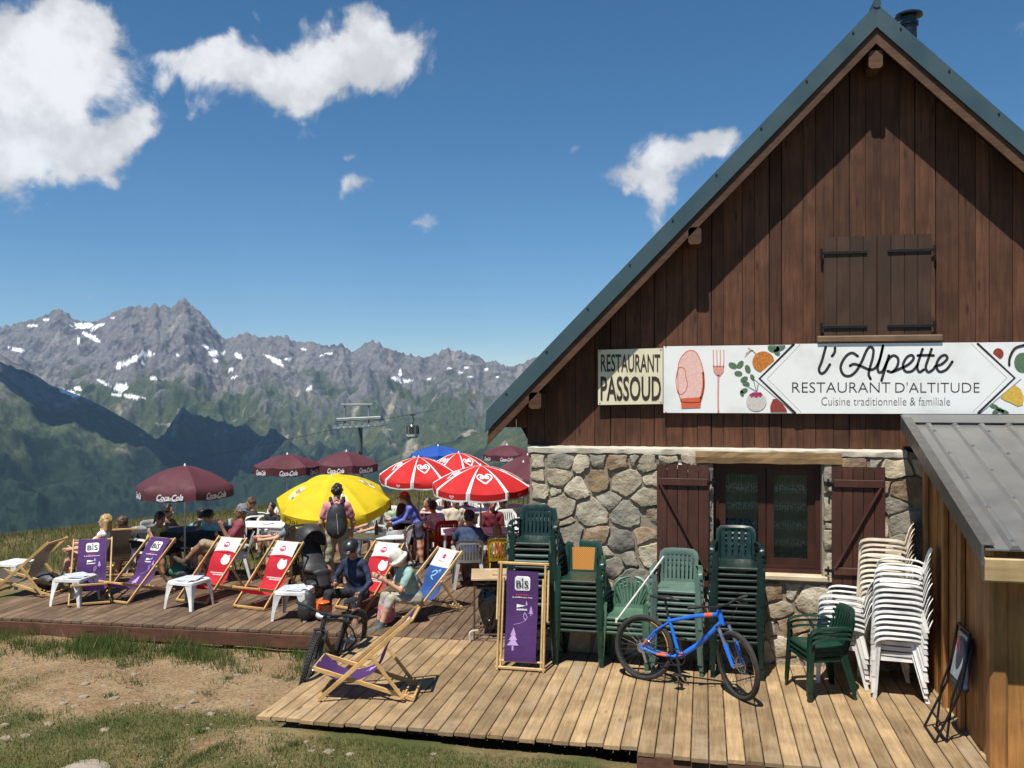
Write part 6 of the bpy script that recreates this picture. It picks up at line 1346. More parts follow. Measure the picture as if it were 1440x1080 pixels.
glass(tt1+R3*.25+F3*.1, 'glass on the dark table, right side'); glass(tt1-R3*.3, 'glass on the dark table, left side'); bottle(tt2+R3*.25, 'clear bottle on the white table by the man in maroon', pm('bottle_clear', (.55, .62, .62), rough=.1)); plate(tt2-R3*.1, 'plate on the white table by the man in grey'); bottle(tt3+R3*.1+F3*.1, 'brown bottle on the pale folding table', pm('bottle_brown', (.08, .04, .015), rough=.1)); glass(tt3-R3*.35, 'tumbler on the pale folding table', pm('steel_mug', (.25, .25, .26), rough=.25, metal=.8)); plate(tt5-R3*.3, 'plate before the man in the navy shirt'); plate(tt6+R3*.2, 'plate on the far table'); bottle(tt6-R3*.2, 'dark bottle on the far table', pm('bottle_green', (.02, .06, .03), rough=.1)); plate(tt4, 'plate on the table by the girl in the red cap')
def loose(label, u, v, phi, key): make_chair(label, key, G(u, v), face_rot(phi), 'empty chairs on the terrace')
loose('empty white chair left of the pushchair, seen from behind', 404, 803, 200, 'white_slat'); loose('empty white chair right of the pale folding table', 556, 800, 100, 'white_slat'); loose('empty white chair between the folding table and the toddler', 545, 808, 140, 'white_slat'); loose('white chair standing behind the far red parasol', 632, 770, 20, 'white_slat'); loose('white chair at the far end of the terrace by the stone corner', 722, 775, -30, 'white_slat')
# ------------------------------------------------------------------ bags and small gear on the boards
def blob(name, label, cat, u, v, prims, mats, h=.012, z=0.0, rot=0.0):
    p = G(u, v, z); o = thing(name, label, cat, p, rot); solid('shell', prims, mats, o, h); return o
b1 = blob('backpack', 'black rucksack standing beside the white stool', 'backpack', 432, 872, [ell((0, 0, .2), (.13, .1, .22), 0, .04), ell((0, -.09, .14), (.10, .06, .13), 0, .03), cap((-.05, .1, .36), (-.07, .14, .12), .02, .02, 0, .02), cap((.05, .1, .36), (.07, .14, .12), .02, .02, 0, .02)], [M_bag])
b2 = blob('helmet', 'orange and white full-face cycling helmet on the boards', 'helmet', 455, 870, [ell((0, 0, .16), (.125, .15, .14), 0, .02), ell((0, .04, .07), (.115, .15, .07), 1, .02), ell((0, .17, .27), (.10, .09, .02), 0, .02), ell((0, .17, .14), (.085, .09, .055), 2, .01, cut=True), ell((0, 0, .0), (.09, .11, .08), 2, .01, cut=True)], [pm('helmet_orange', (.72, .13, .02), rough=.3), pm('helmet_white', (.7, .7, .68), rough=.3), M_bag], .010, rot=face_rot(-10))
b3 = blob('backpack', 'green and black rucksack lying by the crossed legs', 'backpack', 254, 812, [ell((0, 0, .11), (.21, .15, .12), 0, .05), ell((.12, -.02, .08), (.12, .13, .09), 1, .05)], [C('bag_green', (.05, .17, .11)), M_bag])
b4 = blob('backpack', 'pink and grey rucksack between the feet of the woman in the hat', 'backpack', 545, 876, [ell((0, 0, .14), (.11, .10, .16), 0, .04), ell((0, .03, .28), (.09, .08, .10), 1, .04), ell((.02, -.09, .1), (.08, .05, .09), 0, .03)], [C('bag_pink', (.55, .05, .09), (.6, .3, .35), 10), C('bag_grey', (.22, .19, .23))])
b5 = blob('bag', 'black bag on the edge of the terrace by the grey deckchair', 'bag', 66, 826, [ell((0, 0, .12), (.24, .16, .14), 0, .05), ell((.18, -.05, .07), (.14, .13, .09), 0, .05), ell((-.14, .02, .2), (.09, .09, .08), 0, .04)], [M_bag])
blob('bag', 'small teal bag under the red chair', 'bag', 612, 784, [ell((0, 0, .1), (.10, .07, .11), 0, .03), cap((-.05, 0, .18), (.05, 0, .2), .012, .012, 0, .02)], [C('bag_teal', (.08, .36, .29))])
# ------------------------------------------------------------------ pushchair
p = G(443, 838); pc = thing('pushchair', 'black folding pushchair behind the second red deckchair', 'pushchair', p, face_rot(-35))
def wheel_s(c, r, name='wheel', parent=pc):
    mb = MB(); n = 18; mb.tube([(c[0], c[1]+r*.86*math.cos(a), c[2]+r*.86*math.sin(a)) for a in np.linspace(0, 2*math.pi, n, endpoint=False)], r*.16, 6, closed=True)
    for a in np.linspace(0, math.pi, 3, endpoint=False): mb.beam((c[0], c[1]+r*.8*math.cos(a), c[2]+r*.8*math.sin(a)), (c[0], c[1]-r*.8*math.cos(a), c[2]-r*.8*math.sin(a)), .012, .02)
    mb.build(name, pm('rubber', (.02, .02, .02), rough=.8), parent, smooth=40)
for q in (-1, 1): wheel_s((q*.27, -.28, .13), .13); wheel_s((q*.22, .36, .10), .10)
for q in (-1, 1): mb = MB(); mb.tube(crom([(q*.24, .36, .12), (q*.25, .1, .42), (q*.26, -.2, .75), (q*.25, -.46, 1.02)], 4), .014, 6); mb.tube([(q*.26, -.28, .13), (q*.25, -.02, .52)], .012, 6); mb.build('frame', M_iron, pc, smooth=40)
mb = MB(); mb.tube(crom([(-.25, -.46, 1.02), (-.15, -.50, 1.05), (.15, -.50, 1.05), (.25, -.46, 1.02)], 4), .017, 8); mb.build('handle', pm('foam_grip', (.03, .03, .03), rough=.9), pc, smooth=40)
solid('seat', [cap((0, -.24, .80), (0, .02, .42), .07, .08, 0, .05, flat=((1, 0, 0), 2.4)), cap((0, .02, .42), (0, .28, .42), .07, .05, 0, .05, flat=((1, 0, 0), 2.4)), cap((0, .28, .42), (0, .36, .22), .04, .03, 0, .04, flat=((1, 0, 0), 3))], [M_bag], pc, .014)
solid('hood', [ell((0, -.18, .86), (.235, .27, .25), 0, .02), ell((0, .06, .76), (.20, .26, .26), 0, .01, cut=True), ell((0, -.1, .58), (.4, .4, .2), 0, .01, cut=True)], [M_bag], pc, .014)
solid('basket', [cap((0, -.15, .24), (0, .2, .22), .06, .06, 0, .05, flat=((1, 0, 0), 3))], [M_bag], pc, .016)
# ------------------------------------------------------------------ waste bin
p = G(694, 893); bn = thing('waste_bin', 'black bin bag hanging in a slim metal frame with a wooden lid', 'bin', p, math.radians(14)); 
M_rust = pm('rusty_steel', (.09, .06, .045), (.14, .08, .05), 20, .7, metal=.4)
for sx_ in (-1, 1):
    for sy_ in (-1, 1): mb = MB(); mb.beam((sx_*.25, sy_*.2, 0), (sx_*.25, sy_*.2, .76), .02, .02); mb.build('leg', M_rust, bn)
mb = MB(); pass
for a_, b_ in (((-.24, -.2, .06), (.24, -.2, .06)), ((-.24, .2, .06), (.24, .2, .06)), ((-.24, -.2, .72), (.24, -.2, .72)), ((-.24, .2, .72), (.24, .2, .72)), ((-.25, -.19, .72), (-.25, .19, .72)), ((.25, -.19, .72), (.25, .19, .72))): mb = MB(); mb.beam(a_, b_, .02, .02); mb.build('rail', M_rust, bn)
mb = MB(); mb.prism([(-.29, -.24, .765), (.29, -.24, .765), (.29, .26, .80), (-.29, .26, .80)], (0, 0, .022)); mb.prism([(-.02, -.1, .80), (.22, -.1, .80), (.22, .1, .815), (-.02, .1, .815)], (0, 0, .02)); mb.build('lid', wood('lid_wood', (.58, .42, .26), (.48, .33, .19), 'x', .6, .05), bn)
pr2 = [ell((0, 0, .42), (.205, .165, .30), 0, .04), ell((.02, 0, .2), (.17, .145, .15), 0, .04)]
for k in range(26):
    a = random.uniform(0, 6.28); zz = random.uniform(.12, .66); pr2.append(cap((.2*math.cos(a), .16*math.sin(a), zz), (.2*math.cos(a+.15), .16*math.sin(a+.15), zz+random.uniform(-.12, .12)), .014, .008, 0, .02))
pr2.append(cap((-.2, -.14, .66), (.2, -.14, .66), .03, .03, 0, .03)); pr2.append(cap((-.2, .14, .66), (.2, .14, .66), .03, .03, 0, .03))
solid('bin_bag', pr2, [pm('bin_plastic', (.012, .012, .014), rough=.22, spec=.6, bump=.6, bscale=22)], bn, .012)
mb = MB(); mb.tube(crom([(-.30, -.30, .0), (-.31, -.30, .10), (-.27, -.28, .13), (-.2, -.26, .13)], 4), .012, 6); mb.build('foot_pedal', pm('pedal_pale', (.6, .55, .48), rough=.5), bn, smooth=40)
# ------------------------------------------------------------------ bicycles
M_tyre = pm('tyre', (.022, .022, .022), (.035, .033, .03), 30, .85, bump=.6, bscale=90); M_rim = pm('rim_black', (.025, .025, .027), rough=.35, metal=.5); M_spoke = pm('spoke_steel', (.10, .10, .10), rough=.5, metal=.5); M_alu = pm('aluminium', (.5, .5, .5), rough=.3, metal=.9); M_comp = pm('black_parts', (.02, .02, .022), rough=.45)
def bicycle(label, rear, heading, leanr, steer, frame_m, accent, tyre_r=.027, wheelR=.36, knobs=False, rim_accent=None, z=0.0, scale=1.0):
    o = thing('bicycle', label, 'bicycle', (rear.x, rear.y, z)); o.rotation_euler = (leanr, 0, heading); o.scale = (scale,)*3
    R_ = wheelR; hb_, ht = Vector((.895, 0, .735)), Vector((.855, 0, .865)); axd = (ht-hb_).normalized(); fa = Vector((1.12, 0, R_))
    rm = Matrix.Rotation(steer, 4, axd); st = lambda p: (rm @ (Vector(p)-hb_))+hb_
    def wheel(cfun, parent):
        w = link('wheel', None, parent); n = 40
        pts = lambda r: [cfun((r*math.cos(a), 0, r*math.sin(a))) for a in np.linspace(0, 2*math.pi, n, endpoint=False)]
        mb = MB(); mb.tube(pts(R_-tyre_r), tyre_r, 8, closed=True)
        if knobs:
            for k in range(64):
                a = 2*math.pi*k/64
                for yy in (-.018, 0.0, .018): mb.beam(cfun(((R_-.004)*math.cos(a+.03*(yy == 0)), yy, (R_-.004)*math.sin(a+.03*(yy == 0)))), cfun(((R_+.006)*math.cos(a+.03*(yy == 0)), yy*1.1, (R_+.006)*math.sin(a+.03*(yy == 0)))), .013, .013)
        mb.build('tyre', M_tyre, w, smooth=40)
        mb = MB(); mb.tube(pts(R_-2*tyre_r-.006), .013, 6, closed=True); mb.build('rim', M_rim, w, smooth=40)
        if rim_accent:
            mb = MB(); mb.tube([cfun(((R_-2*tyre_r-.004)*math.cos(a), -.012, (R_-2*tyre_r-.004)*math.sin(a))) for a in np.linspace(-.1, 1.3, 14)], .005, 5); mb.build('rim_decal', rim_accent, w)
        mb = MB()
        for k in range(28):
            a = 2*math.pi*k/28; b = a+(.5 if k % 2 else -.5); yy = .025 if k % 4 < 2 else -.025; mb.tube([cfun((.03*math.cos(b), yy, .03*math.sin(b))), cfun(((R_-2*tyre_r-.01)*math.cos(a), 0, (R_-2*tyre_r-.01)*math.sin(a)))], .0016, 4, caps=False)
        mb.build('spokes', M_spoke, w)
        mb = MB(); mb.tube([cfun((0, -.06, 0)), cfun((0, .06, 0))], .022, 8); mb.tube([cfun((.08*math.cos(a), .035, .08*math.sin(a))) for a in np.linspace(0, 2*math.pi, 18, endpoint=False)], .006, 4, closed=True); mb.build('hub_and_disc', M_alu, w, smooth=40)
    wheel(lambda p: Vector(p)+Vector((0, 0, R_)), o); wheel(lambda p: st(Vector(p)+fa), o)
    bb = Vector((.43, 0, .32)); stp = Vector((.285, 0, .72)); seat = Vector((.235, 0, .90)); T = lambda pth, r, n, mat: (lambda mb: (mb.tube(pth, r, 10), mb.build(n, mat, o, smooth=40)))(MB())
    T([bb, (.66, 0, .50), hb_+Vector((-.01, 0, .01))], [.028, .027, .03], 'down_tube', frame_m); T([stp+Vector((.005, 0, -.04)), (.57, 0, .77), ht+Vector((.005, 0, -.035))], [.02, .022, .026], 'top_tube', frame_m); T([bb, stp], [.021, .018], 'seat_tube', frame_m); T([hb_-axd*.015, ht+axd*.015], .028, 'head_tube', frame_m)
    for q in (-1, 1):
        T([bb+Vector((-.03, q*.03, 0)), (.2, q*.055, .315), (0, q*.065, R_)], [.014, .012, .012], 'chain_stay', frame_m); T([stp+Vector((.01, q*.015, -.05)), (.14, q*.05, .55), (0, q*.065, R_)], [.012, .011, .011], 'seat_stay', frame_m)
        mb = MB(); mb.tube([st(hb_+Vector((.02, q*.065, -.02))), st(hb_*.55+fa*.45+Vector((.02, q*.066, 0)))], .019, 8); mb.build('fork_stanchion', M_alu if not knobs else M_comp, o, smooth=40)
        mb = MB(); mb.tube([st(hb_*.55+fa*.45+Vector((.02, q*.066, 0))), st(fa+Vector((0, q*.062, 0)))], [.024, .018], 8); mb.build('fork_leg', M_comp if not accent else frame_m, o, smooth=40)
    mb = MB(); mb.tube([st(hb_+Vector((.02, -.085, -.02))), st(hb_+Vector((.0, 0, .0))), st(hb_+Vector((.02, .085, -.02)))], .02, 8); mb.build('fork_crown', M_comp, o, smooth=40)
    if accent:
        for a, b, r in ((bb+Vector((.015, 0, .02)), bb*.8+Vector((.66, 0, .5))*.2, .0295), (Vector((.70, 0, .800)), Vector((.79, 0, .815)), .0255), ):
            mb = MB(); mb.tube([a, b], r, 10); mb.build('frame_decal', accent, o, smooth=40)
        for q in (-1, 1): mb = MB(); mb.tube([(.19, q*.057, .316), (.30, q*.048, .318)], .0142, 8); mb.tube([(.03, q*.064, .40), (.07, q*.06, .455)], .0125, 8); mb.build('stay_decal', accent, o, smooth=40)
    T([stp-Vector((.0, 0, .02)), seat], .0135, 'seat_post', M_comp)
    solid('saddle', [cap((.11, 0, .925), (.27, 0, .925), .05, .065, 0, .03, flat=((0, 0, 1), .38)), cap((.25, 0, .925), (.40, 0, .92), .045, .016, 0, .03, flat=((0, 0, 1), .6))] if 1 else [], [M_comp], o, .012)
    stem = ht+axd*.05; bc = stem+Vector((.055, 0, .012)); mb = MB(); mb.tube([st(ht), st(stem), st(bc)], .017, 8); mb.build('stem', M_comp, o, smooth=40)
    mb = MB(); mb.tube([st(bc+Vector(d)) for d in ((-.05, -.37, .035), (-.025, -.2, .025), (0, -.07, 0), (0, .07, 0), (-.025, .2, .025), (-.05, .37, .035))], .0135, 8); mb.build('handlebar', M_comp, o, smooth=40)
    for q in (-1, 1):
        mb = MB(); mb.tube([st(bc+Vector((-.032, q*.24, .028))), st(bc+Vector((-.05, q*.37, .035)))], .018, 8); mb.build('grip', M_tyre, o, smooth=40); mb = MB(); mb.tube([st(bc+Vector((-.01, q*.2, .018))), st(bc+Vector((.045, q*.22, .0))), st(bc+Vector((.04, q*.31, -.01)))], .007, 6); mb.build('brake_lever', M_comp, o, smooth=40)
    mb = MB(); mb.tube(crom([st(bc+Vector((.03, .2, 0))), st(bc+Vector((.10, .1, -.06))), hb_+Vector((.06, .03, .05)), hb_+Vector((-.1, .03, -.06))], 5), .0035, 5); mb.build('brake_hose', M_comp, o)
    mb = MB(); mb.tube([bb+Vector((.085*math.cos(a), -.05, .085*math.sin(a))) for a in np.linspace(0, 2*math.pi, 22, endpoint=False)], .006, 5, closed=True)
    for k in range(4): a = k*math.pi/2+.4; mb.tube([bb+Vector((0, -.05, 0)), bb+Vector((.085*math.cos(a), -.05, .085*math.sin(a)))], .008, 5)
    mb.build('chainring', M_comp, o, smooth=40)
    mb = MB(); mb.tube([(0, -.045, R_+.045), bb+Vector((0, -.05, .088))], .005, 4); mb.tube([(.02, -.045, R_-.045), (.07, -.045, R_-.14), bb+Vector((0, -.05, -.088))], .005, 4); mb.build('chain', M_rim, o)
    mb = MB(); mb.lathe([(.02, -.055), (.055, -.05), (.05, -.03), (.02, -.025)], 16, 'y', (0, 0, R_)); mb.beam((.02, -.06, R_-.03), (.07, -.06, R_-.15), .02, .03); mb.build('rear_derailleur', M_alu, o)
    for q, a in ((-1, -1.3), (1, math.pi-1.3)):
        e_ = bb+Vector((.17*math.cos(a), q*.075, .17*math.sin(a))); mb = MB(); mb.beam(bb+Vector((0, q*.065, 0)), e_, .016, .028); ck = mb.build('crank', M_comp, o); mb = MB(); mb.beam(e_+Vector((-.05, q*.055, 0)), e_+Vector((.05, q*.055, 0)), .09, .018); mb.build('pedal', M_comp, ck)
    return o
r_ = FX(903, 940, .93); r_.z = 0; f_ = FX(1032, 960, 1.33); f_.z = 0; hd = math.atan2(f_.y-r_.y, f_.x-r_.x)
B_blue = pm('bike_blue', (.012, .13, .62), (.015, .15, .66), 3, .25, coat=.5); B_org = pm('bike_orange', (.78, .14, .05), rough=.3); B_gold = pm('rim_gold', (.75, .35, .05), rough=.4)
bicycle('blue mountain bike with orange decals leaning on the stacked chairs', r_, hd, -.10, -.62, B_blue, B_org, .027, .355, rim_accent=B_gold)
rb_ = Vector((-4.39, 10.50, 0)); fb_ = Vector((-4.47, 9.4, 0)); hd = math.atan2(fb_.y-rb_.y, fb_.x-rb_.x)
bicycle('black mountain bike with knobbly tyres leaning at the deck edge', rb_, hd, -.17, .32, M_comp, None, .034, .375, knobs=True, z=float(ground_z(-4.5, 9.8)))
# ------------------------------------------------------------------ folded chair at the shed wall
p = G(1352, 1035); fc = thing('folding_chair', 'folded black metal chair with a lettered seat leaning on the shed', 'chair', (SX-.16, p.y-.02, 0), math.radians(0))
def q3(x, y, z): return Vector((x+.115*z, y, z))
for yy in (-.2, .2):
    mb = MB(); mb.tube([q3(-.20, yy+.0, 0), q3(-.05, yy, .45), q3(-.02, yy, 1.0)], .012, 8); mb.build('front_leg', M_iron, fc, smooth=40); mb = MB(); mb.tube([q3(-.10, yy*.9, .0), q3(-.10, yy*.9, .40), q3(.01, yy*.9, .95)], .011, 8); mb.build('rear_leg', M_iron, fc, smooth=40)
mb = MB(); mb.tube([q3(-.20, -.2, .012), q3(-.20, .2, .012)], .011, 8); mb.build('cross_tube', M_iron, fc, smooth=40); mb = MB(); mb.tube([q3(-.10, -.18, .012), q3(-.10, .18, .012)], .011, 8); mb.build('cross_tube', M_iron, fc, smooth=40); mb = MB(); mb.tube([q3(-.15, -.2, .15), q3(-.15, .2, .15)], .009, 8); mb.build('cross_tube', M_iron, fc, smooth=40); mb = MB(); mb.tube([q3(-.02, -.2, 1.0), q3(-.02, .2, 1.0)], .012, 8); mb.build('cross_tube', M_iron, fc, smooth=40)
solid('seat_panel', [cap((.055, -.13, .48), (.055, .13, .48), .035, .035, 0, .03, flat=((0, 0, 1), 1)), cap((.058, -.02, .5), (.105, -.02, .88), .05, .05, 0, .05, flat=((0, 1, 0), 3.4))] , [pm('panel_dark', (.03, .04, .07), rough=.5)], fc, .014)
mb = MB(); P_ = [q3(-.055, -.13, .55), q3(-.055, .13, .55), q3(-.02, .13, .95), q3(-.02, -.13, .95)]; mb.prism(P_, (.012, 0, 0)); bp_ = mb.build('back_panel', pm('panel_grey', (.34, .38, .40), rough=.5), fc)
mb = MB(); v, f__ = text2d('Coca', .3, .03); mb.add([q3(-.060+.035*(.12+.76*a), .06-.11*b*1.0, .58+.33*(1-a)) for a, b in v], f__); mb.build('lettering', pm('ink_cola_red', (.55, .03, .05), rough=.6), bp_)
# ------------------------------------------------------------------ lift pylon, cabin, cable
pb_ = W(505, 700, 130); pt_ = W(505, 600, 130); py = thing('lift_pylon', 'steel ski lift pylon with sheave wheels on the far slope', 'pylon', (pb_.x, pb_.y, -29)); HZ = pt_.z+29
M_gal = pm('galvanised', (.30, .32, .31), (.22, .24, .23), .6, .5, metal=.3)
ox = Vector((cs, sn, 0)); mb = MB(); mb.tube([(0, 0, 0), (0, 0, HZ-9)], [.85, .80], 16); mb.build('mast_foot', pm('mast_pale', (.50, .48, .40), rough=.8), py, smooth=40); mb = MB(); mb.tube([(0, 0, HZ-9), (0, 0, HZ)], [.55, .5], 14); mb.build('mast', pm('mast_green', (.10, .13, .12), rough=.7), py, smooth=40)
mb = MB(); mb.beam(ox*-3.2+Vector((0, 0, HZ+1.0)), ox*3.2+Vector((0, 0, HZ+1.3)), 1.0, .5); mb.beam(ox*-2.1+Vector((0, 0, HZ+.5)), ox*-2.1+Vector((0, 0, HZ+3.2)), .25, .25); mb.beam(ox*1.4+Vector((0, 0, HZ+.5)), ox*1.4+Vector((0, 0, HZ+3.2)), .25, .25); mb.beam(ox*-2.6+Vector((0, 0, HZ+3.2)), ox*2.0+Vector((0, 0, HZ+3.2)), .5, .3); mb.build('head_frame', M_gal, py)
for sgn, yy in ((-1, -2.2), (1, 2.2)):
    mb = MB(); fw = Vector((-sn, cs, 0))*yy; mb.beam(ox*-3.4+fw+Vector((0, 0, HZ-.2)), ox*3.4+fw+Vector((0, 0, HZ+.25)), .2, .25)
    for k in range(8): c_ = ox*(-3.1+k*.88)+fw+Vector((0, 0, HZ+.05+.06*k)); mb.tube([c_+Vector((-sn, cs, 0))*-.12, c_+Vector((-sn, cs, 0))*.12], .30, 12)
    mb.build('sheave_train', M_gal, py)
    mb = MB(); mb.beam(fw*.0+Vector((0, 0, HZ+.2)), fw+Vector((0, 0, HZ+.2)), .3, .3); mb.build('cross_arm', M_gal, py)
gp = W(580, 606, 146); gd = thing('gondola', 'small lift cabin hanging in front of the mountains', 'gondola', gp, YAW)
M_cab = pm('cabin_glass', (.05, .06, .045), rough=.2); M_cabw = pm('cabin_band', (.62, .62, .55), rough=.5)
mb = MB(); mb.lathe([(0, -1.2), (.75, -1.2), (1.0, -.9), (1.05, -.5)], 4+8); mb.build('cabin_base', M_cabw, gd, smooth=30); mb = MB(); mb.lathe([(1.05, -.5), (1.06, .8), (.9, 1.05), (0, 1.1)], 12); mb.build('cabin_body', M_cab, gd, smooth=30)
for k in range(6): a = k*math.pi/3; mb = MB(); mb.tube([(1.07*math.cos(a), 1.07*math.sin(a), -.5), (1.07*math.cos(a), 1.07*math.sin(a), .8)], .06, 6); mb.build('window_post', M_gal, gd)
mb = MB(); mb.tube([(0, 0, 1.1), (.25, 0, 1.8), (0, 0, 2.6)], .09, 6); mb.beam((-.5, 0, 2.65), (.5, 0, 2.65), .15, .2); mb.build('hanger', M_comp, gd)
ck_ = Vector((gp.x, gp.y, gp.z+2.75)); pk = Vector((pt_.x, pt_.y, pt_.z+.45))
far = W(-400, 640, 420); mb = MB(); path = []
for k in range(25): f = k/24; q = pk*(1-f)+far*f; path.append(q+Vector((0, 0, -14*4*f*(1-f))))
mb.tube(path[::-1]+[ck_+(ck_-pk)*.5], .035, 5); 
for k in range(1): pass
cb_ = mb.build('lift_cable', M_comp, None); tag(cb_, 'thin lift cable running from the pylon to the cabin', 'cable')
# ------------------------------------------------------------------ boulder, stones, gravel, grass
def rock(name, label, p, r, flat, group=None, mat=None, seed=0):
    rnd = random.Random(seed); bm = bmesh.new(); bmesh.ops.create_icosphere(bm, subdivisions=3 if r > .1 else 2, radius=1); ax_ = [Vector((rnd.uniform(-1, 1), rnd.uniform(-1, 1), rnd.uniform(-1, 1))).normalized() for _ in range(9)]; dd = [rnd.uniform(.62, .95) for _ in range(9)]
    for v in bm.verts:
        c = v.co.normalized(); m = 1.0
        for a, d in zip(ax_, dd):
            q = c.dot(a)
            if q > 0.05: m = min(m, d/q)
        v.co = c*min(m, 1.05)*(1+rnd.uniform(-.03, .03)); v.co.x *= r*1.25; v.co.y *= r*.9; v.co.z *= r*flat
    me = bpy.data.meshes.new(name); bm.to_mesh(me); bm.free(); me.materials.append(mat); sm(me, 30); o = link(name, me, None, p, rnd.uniform(0, 6)); tag(o, label, 'rock' if r > .2 else 'stone', group); return o
M_rock = pm('pale_rock', (.34, .29, .22), (.24, .20, .15), 9, .9, bump=.8, bscale=25, rnd=.1); M_rock2 = pm('earthy_rock', (.31, .25, .17), (.22, .17, .115), 14, .95, bump=.8, bscale=40, rnd=.2)
def gp_(u, v):
    z = -.25
    for _ in range(4): p = G(u, v, z); z = float(ground_z(p.x, p.y))
    return Vector((p.x, p.y, z))
rock('boulder', 'large pale flat boulder half sunk in the turf at lower left', gp_(104, 1088)+Vector((0, 0, -.05)), .33, .30, None, M_rock, 3); rock('boulder', 'single pale stone lying on the bare earth', gp_(272, 988), .055, .8, None, M_rock2, 5)
M_st = MB()
for k in range(60):
    u, v = random.uniform(0, 440), random.uniform(925, 1040)
    if k % 4 == 0: u, v = random.uniform(370, 860), random.uniform(1012, 1062)
    pz = gp_(u, v)
    if pz.y > Y0-.1 and pz.x > XL-.05: continue
    r = random.choice([.02, .025, .03, .045]); bm = bmesh.new(); bmesh.ops.create_icosphere(bm, subdivisions=2, radius=1); sd = random.uniform(0, 9)
    M_st.add([pz+Vector((v_.co.x*r*1.3, v_.co.y*r, v_.co.z*r*.6))*(1+.25*math.sin(5*v_.co.x+sd)*math.cos(4*v_.co.y+sd)) if 0 else pz+Vector((v_.co.x*r*1.3, v_.co.y*r, v_.co.z*r*.6))*1 + Vector((1, 1, 1))*(r*.18*math.sin(6*v_.co.x+sd)*math.cos(5*v_.co.z+sd)) for v_ in bm.verts], [tuple(w_.index for w_ in f.verts) for f in bm.faces]); bm.free()
gs_ = M_st.build('loose_stones', M_rock2, None, smooth=30); tag(gs_, 'loose stones scattered over the bare earth', 'stones', kind='stuff')
def scatter(n, xr_, yr_, keep):
    x = rng.uniform(*xr_, n); y = rng.uniform(*yr_, n); k = keep(x, y) > rng.random(n); return x[k], y[k]
def blades(name, x, y, hgt, wid, mats, mi, lean=.5, kind_label=None):
    n = len(x); z = ground_z(x, y)-.01; a = rng.uniform(0, 2*np.pi, n); h = hgt*rng.uniform(.55, 1.3, n); w = wid*rng.uniform(.7, 1.3, n); la = rng.uniform(0, 2*np.pi, n); ll = h*lean*rng.uniform(.1, 1, n)
    V_ = np.zeros((n, 3, 3)); V_[:, 0] = np.stack([x-np.cos(a)*w, y-np.sin(a)*w, z], 1); V_[:, 1] = np.stack([x+np.cos(a)*w, y+np.sin(a)*w, z], 1); V_[:, 2] = np.stack([x+np.cos(la)*ll, y+np.sin(la)*ll, z+h], 1)
    me = bpy.data.meshes.new(name); me.vertices.add(n*3); me.vertices.foreach_set('co', V_.astype(np.float32).ravel()); me.loops.add(n*3); me.loops.foreach_set('vertex_index', np.arange(n*3, dtype=np.int32)); me.polygons.add(n); me.polygons.foreach_set('loop_start', np.arange(0, n*3, 3, dtype=np.int32)); me.polygons.foreach_set('loop_total', np.full(n, 3, np.int32)); me.update()
    for m in mats: me.materials.append(m)
    me.polygons.foreach_set('material_index', mi.astype(np.int32)); o = link(name, me); tag(o, kind_label, 'grass', kind='stuff'); return o
def gmat(n, c): return pm('grass_'+n, c, tuple(q*.7 for q in c), 30, .7, transl=.35)
GM = [gmat('green', (.075, .125, .022)), gmat('olive', (.12, .13, .035)), gmat('straw', (.33, .26, .10)), gmat('bright', (.10, .19, .03))]
offdeck = lambda x, y: ~(((x > XL-.03) & (y > Y0-.14)) | (y > tr_y(x)-.06) & (x > -10.55) & (y < 13) | (x > SX-.5) & (y > SY-.2))
x, y = scatter(330000, (-13, 3), (5.4, 11.2), lambda x, y: np.clip(turf(x, y)*1.0, 0, 1)*offdeck(x, y)); mi = rng.choice(4, len(x), p=[.40, .33, .19, .08]); blades('turf', x, y, .042, .0042, GM, mi, .9, 'short patchy turf in front of the decks')
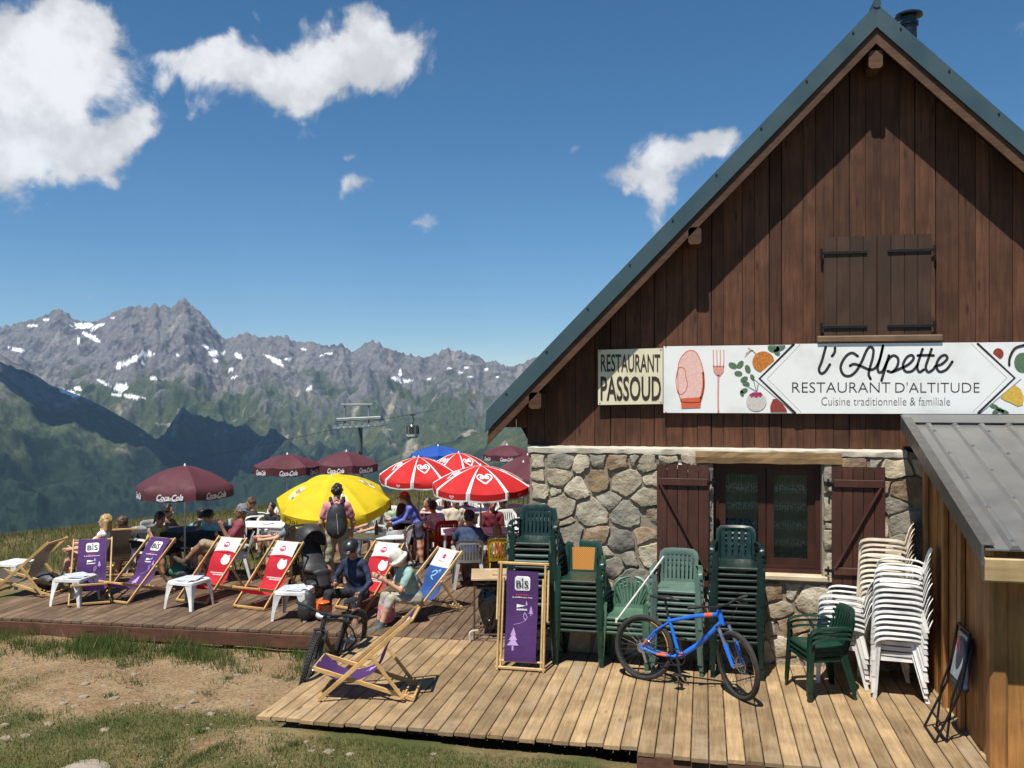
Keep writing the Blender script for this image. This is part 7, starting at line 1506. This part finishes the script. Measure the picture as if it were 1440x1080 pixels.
x, y = scatter(60000, (-11, -4.25), (9.3, 11), lambda x, y: sst(y-tr_y(x), -1.15, -.15)*offdeck(x, y)*np.clip(.35+2.6*fbm(x*1.3+8, y*1.3, 3), 0, 1)); mi = rng.choice(4, len(x), p=[.36, .14, .12, .38]); blades('tall_grass', x, y, .06+.17*np.clip(.5+1.8*fbm(x*2.2, y*2.2+4, 3), .1, 1.2), .0045, GM, mi, .7, 'taller green grass growing along the terrace edge')
cx_ = rng.uniform(-14, -1, 900); cy_ = rng.uniform(5.6, 11, 900); kp = (np.clip(.25+1.8*fbm(cx_*.9+2, cy_*.9, 3), .05, 1) > rng.random(900)) & offdeck(cx_, cy_); cx_, cy_ = cx_[kp], cy_[kp]; nb_ = 70; sp_r = np.repeat(rng.uniform(.03, .11, len(cx_)), nb_); x = np.repeat(cx_, nb_)+rng.normal(0, 1, len(sp_r))*sp_r; y = np.repeat(cy_, nb_)+rng.normal(0, 1, len(sp_r))*sp_r; kp = offdeck(x, y); x, y = x[kp], y[kp]; mi = rng.choice(4, len(x), p=[.5, .2, .1, .2]); blades('grass_tufts', x, y, .065, .0042, GM, mi, .9, 'loose tufts of grass on the bare earth')
x, y = scatter(230000, (-26, -1.5), (13, 34), lambda x, y: (((x < -7.3) & (y > 14.25)) | (y > 21.6) | ((x < -6.1) & (y > 18.05)))*1.0); mi = rng.choice(4, len(x), p=[.14, .40, .42, .04]); blades('meadow_grass', x, y, .13, .006, GM, mi, .6, 'long dry meadow grass beyond the terrace')
n = 5200; x, y = scatter(n*2, (-13, -2), (7.0, 10.9), lambda x, y: (1-turf(x, y))*offdeck(x, y)); mb = MB()
for a, b in zip(x, y):
    r = random.uniform(.006, .016); z = float(ground_z(a, b)); c = Vector((a, b, z+r*.3)); pts = [c+Vector((r*random.uniform(.7, 1.3)*q[0], r*random.uniform(.7, 1.3)*q[1], r*.6*q[2])) for q in ((1, 0, 0), (0, 1, 0), (-1, 0, 0), (0, -1, 0), (0, 0, 1))]; mb.add(pts, [(0, 1, 4), (1, 2, 4), (2, 3, 4), (3, 0, 4)])
gv = mb.build('gravel', M_rock2, None); tag(gv, 'small gravel strewn over the bare earth', 'gravel', kind='stuff')
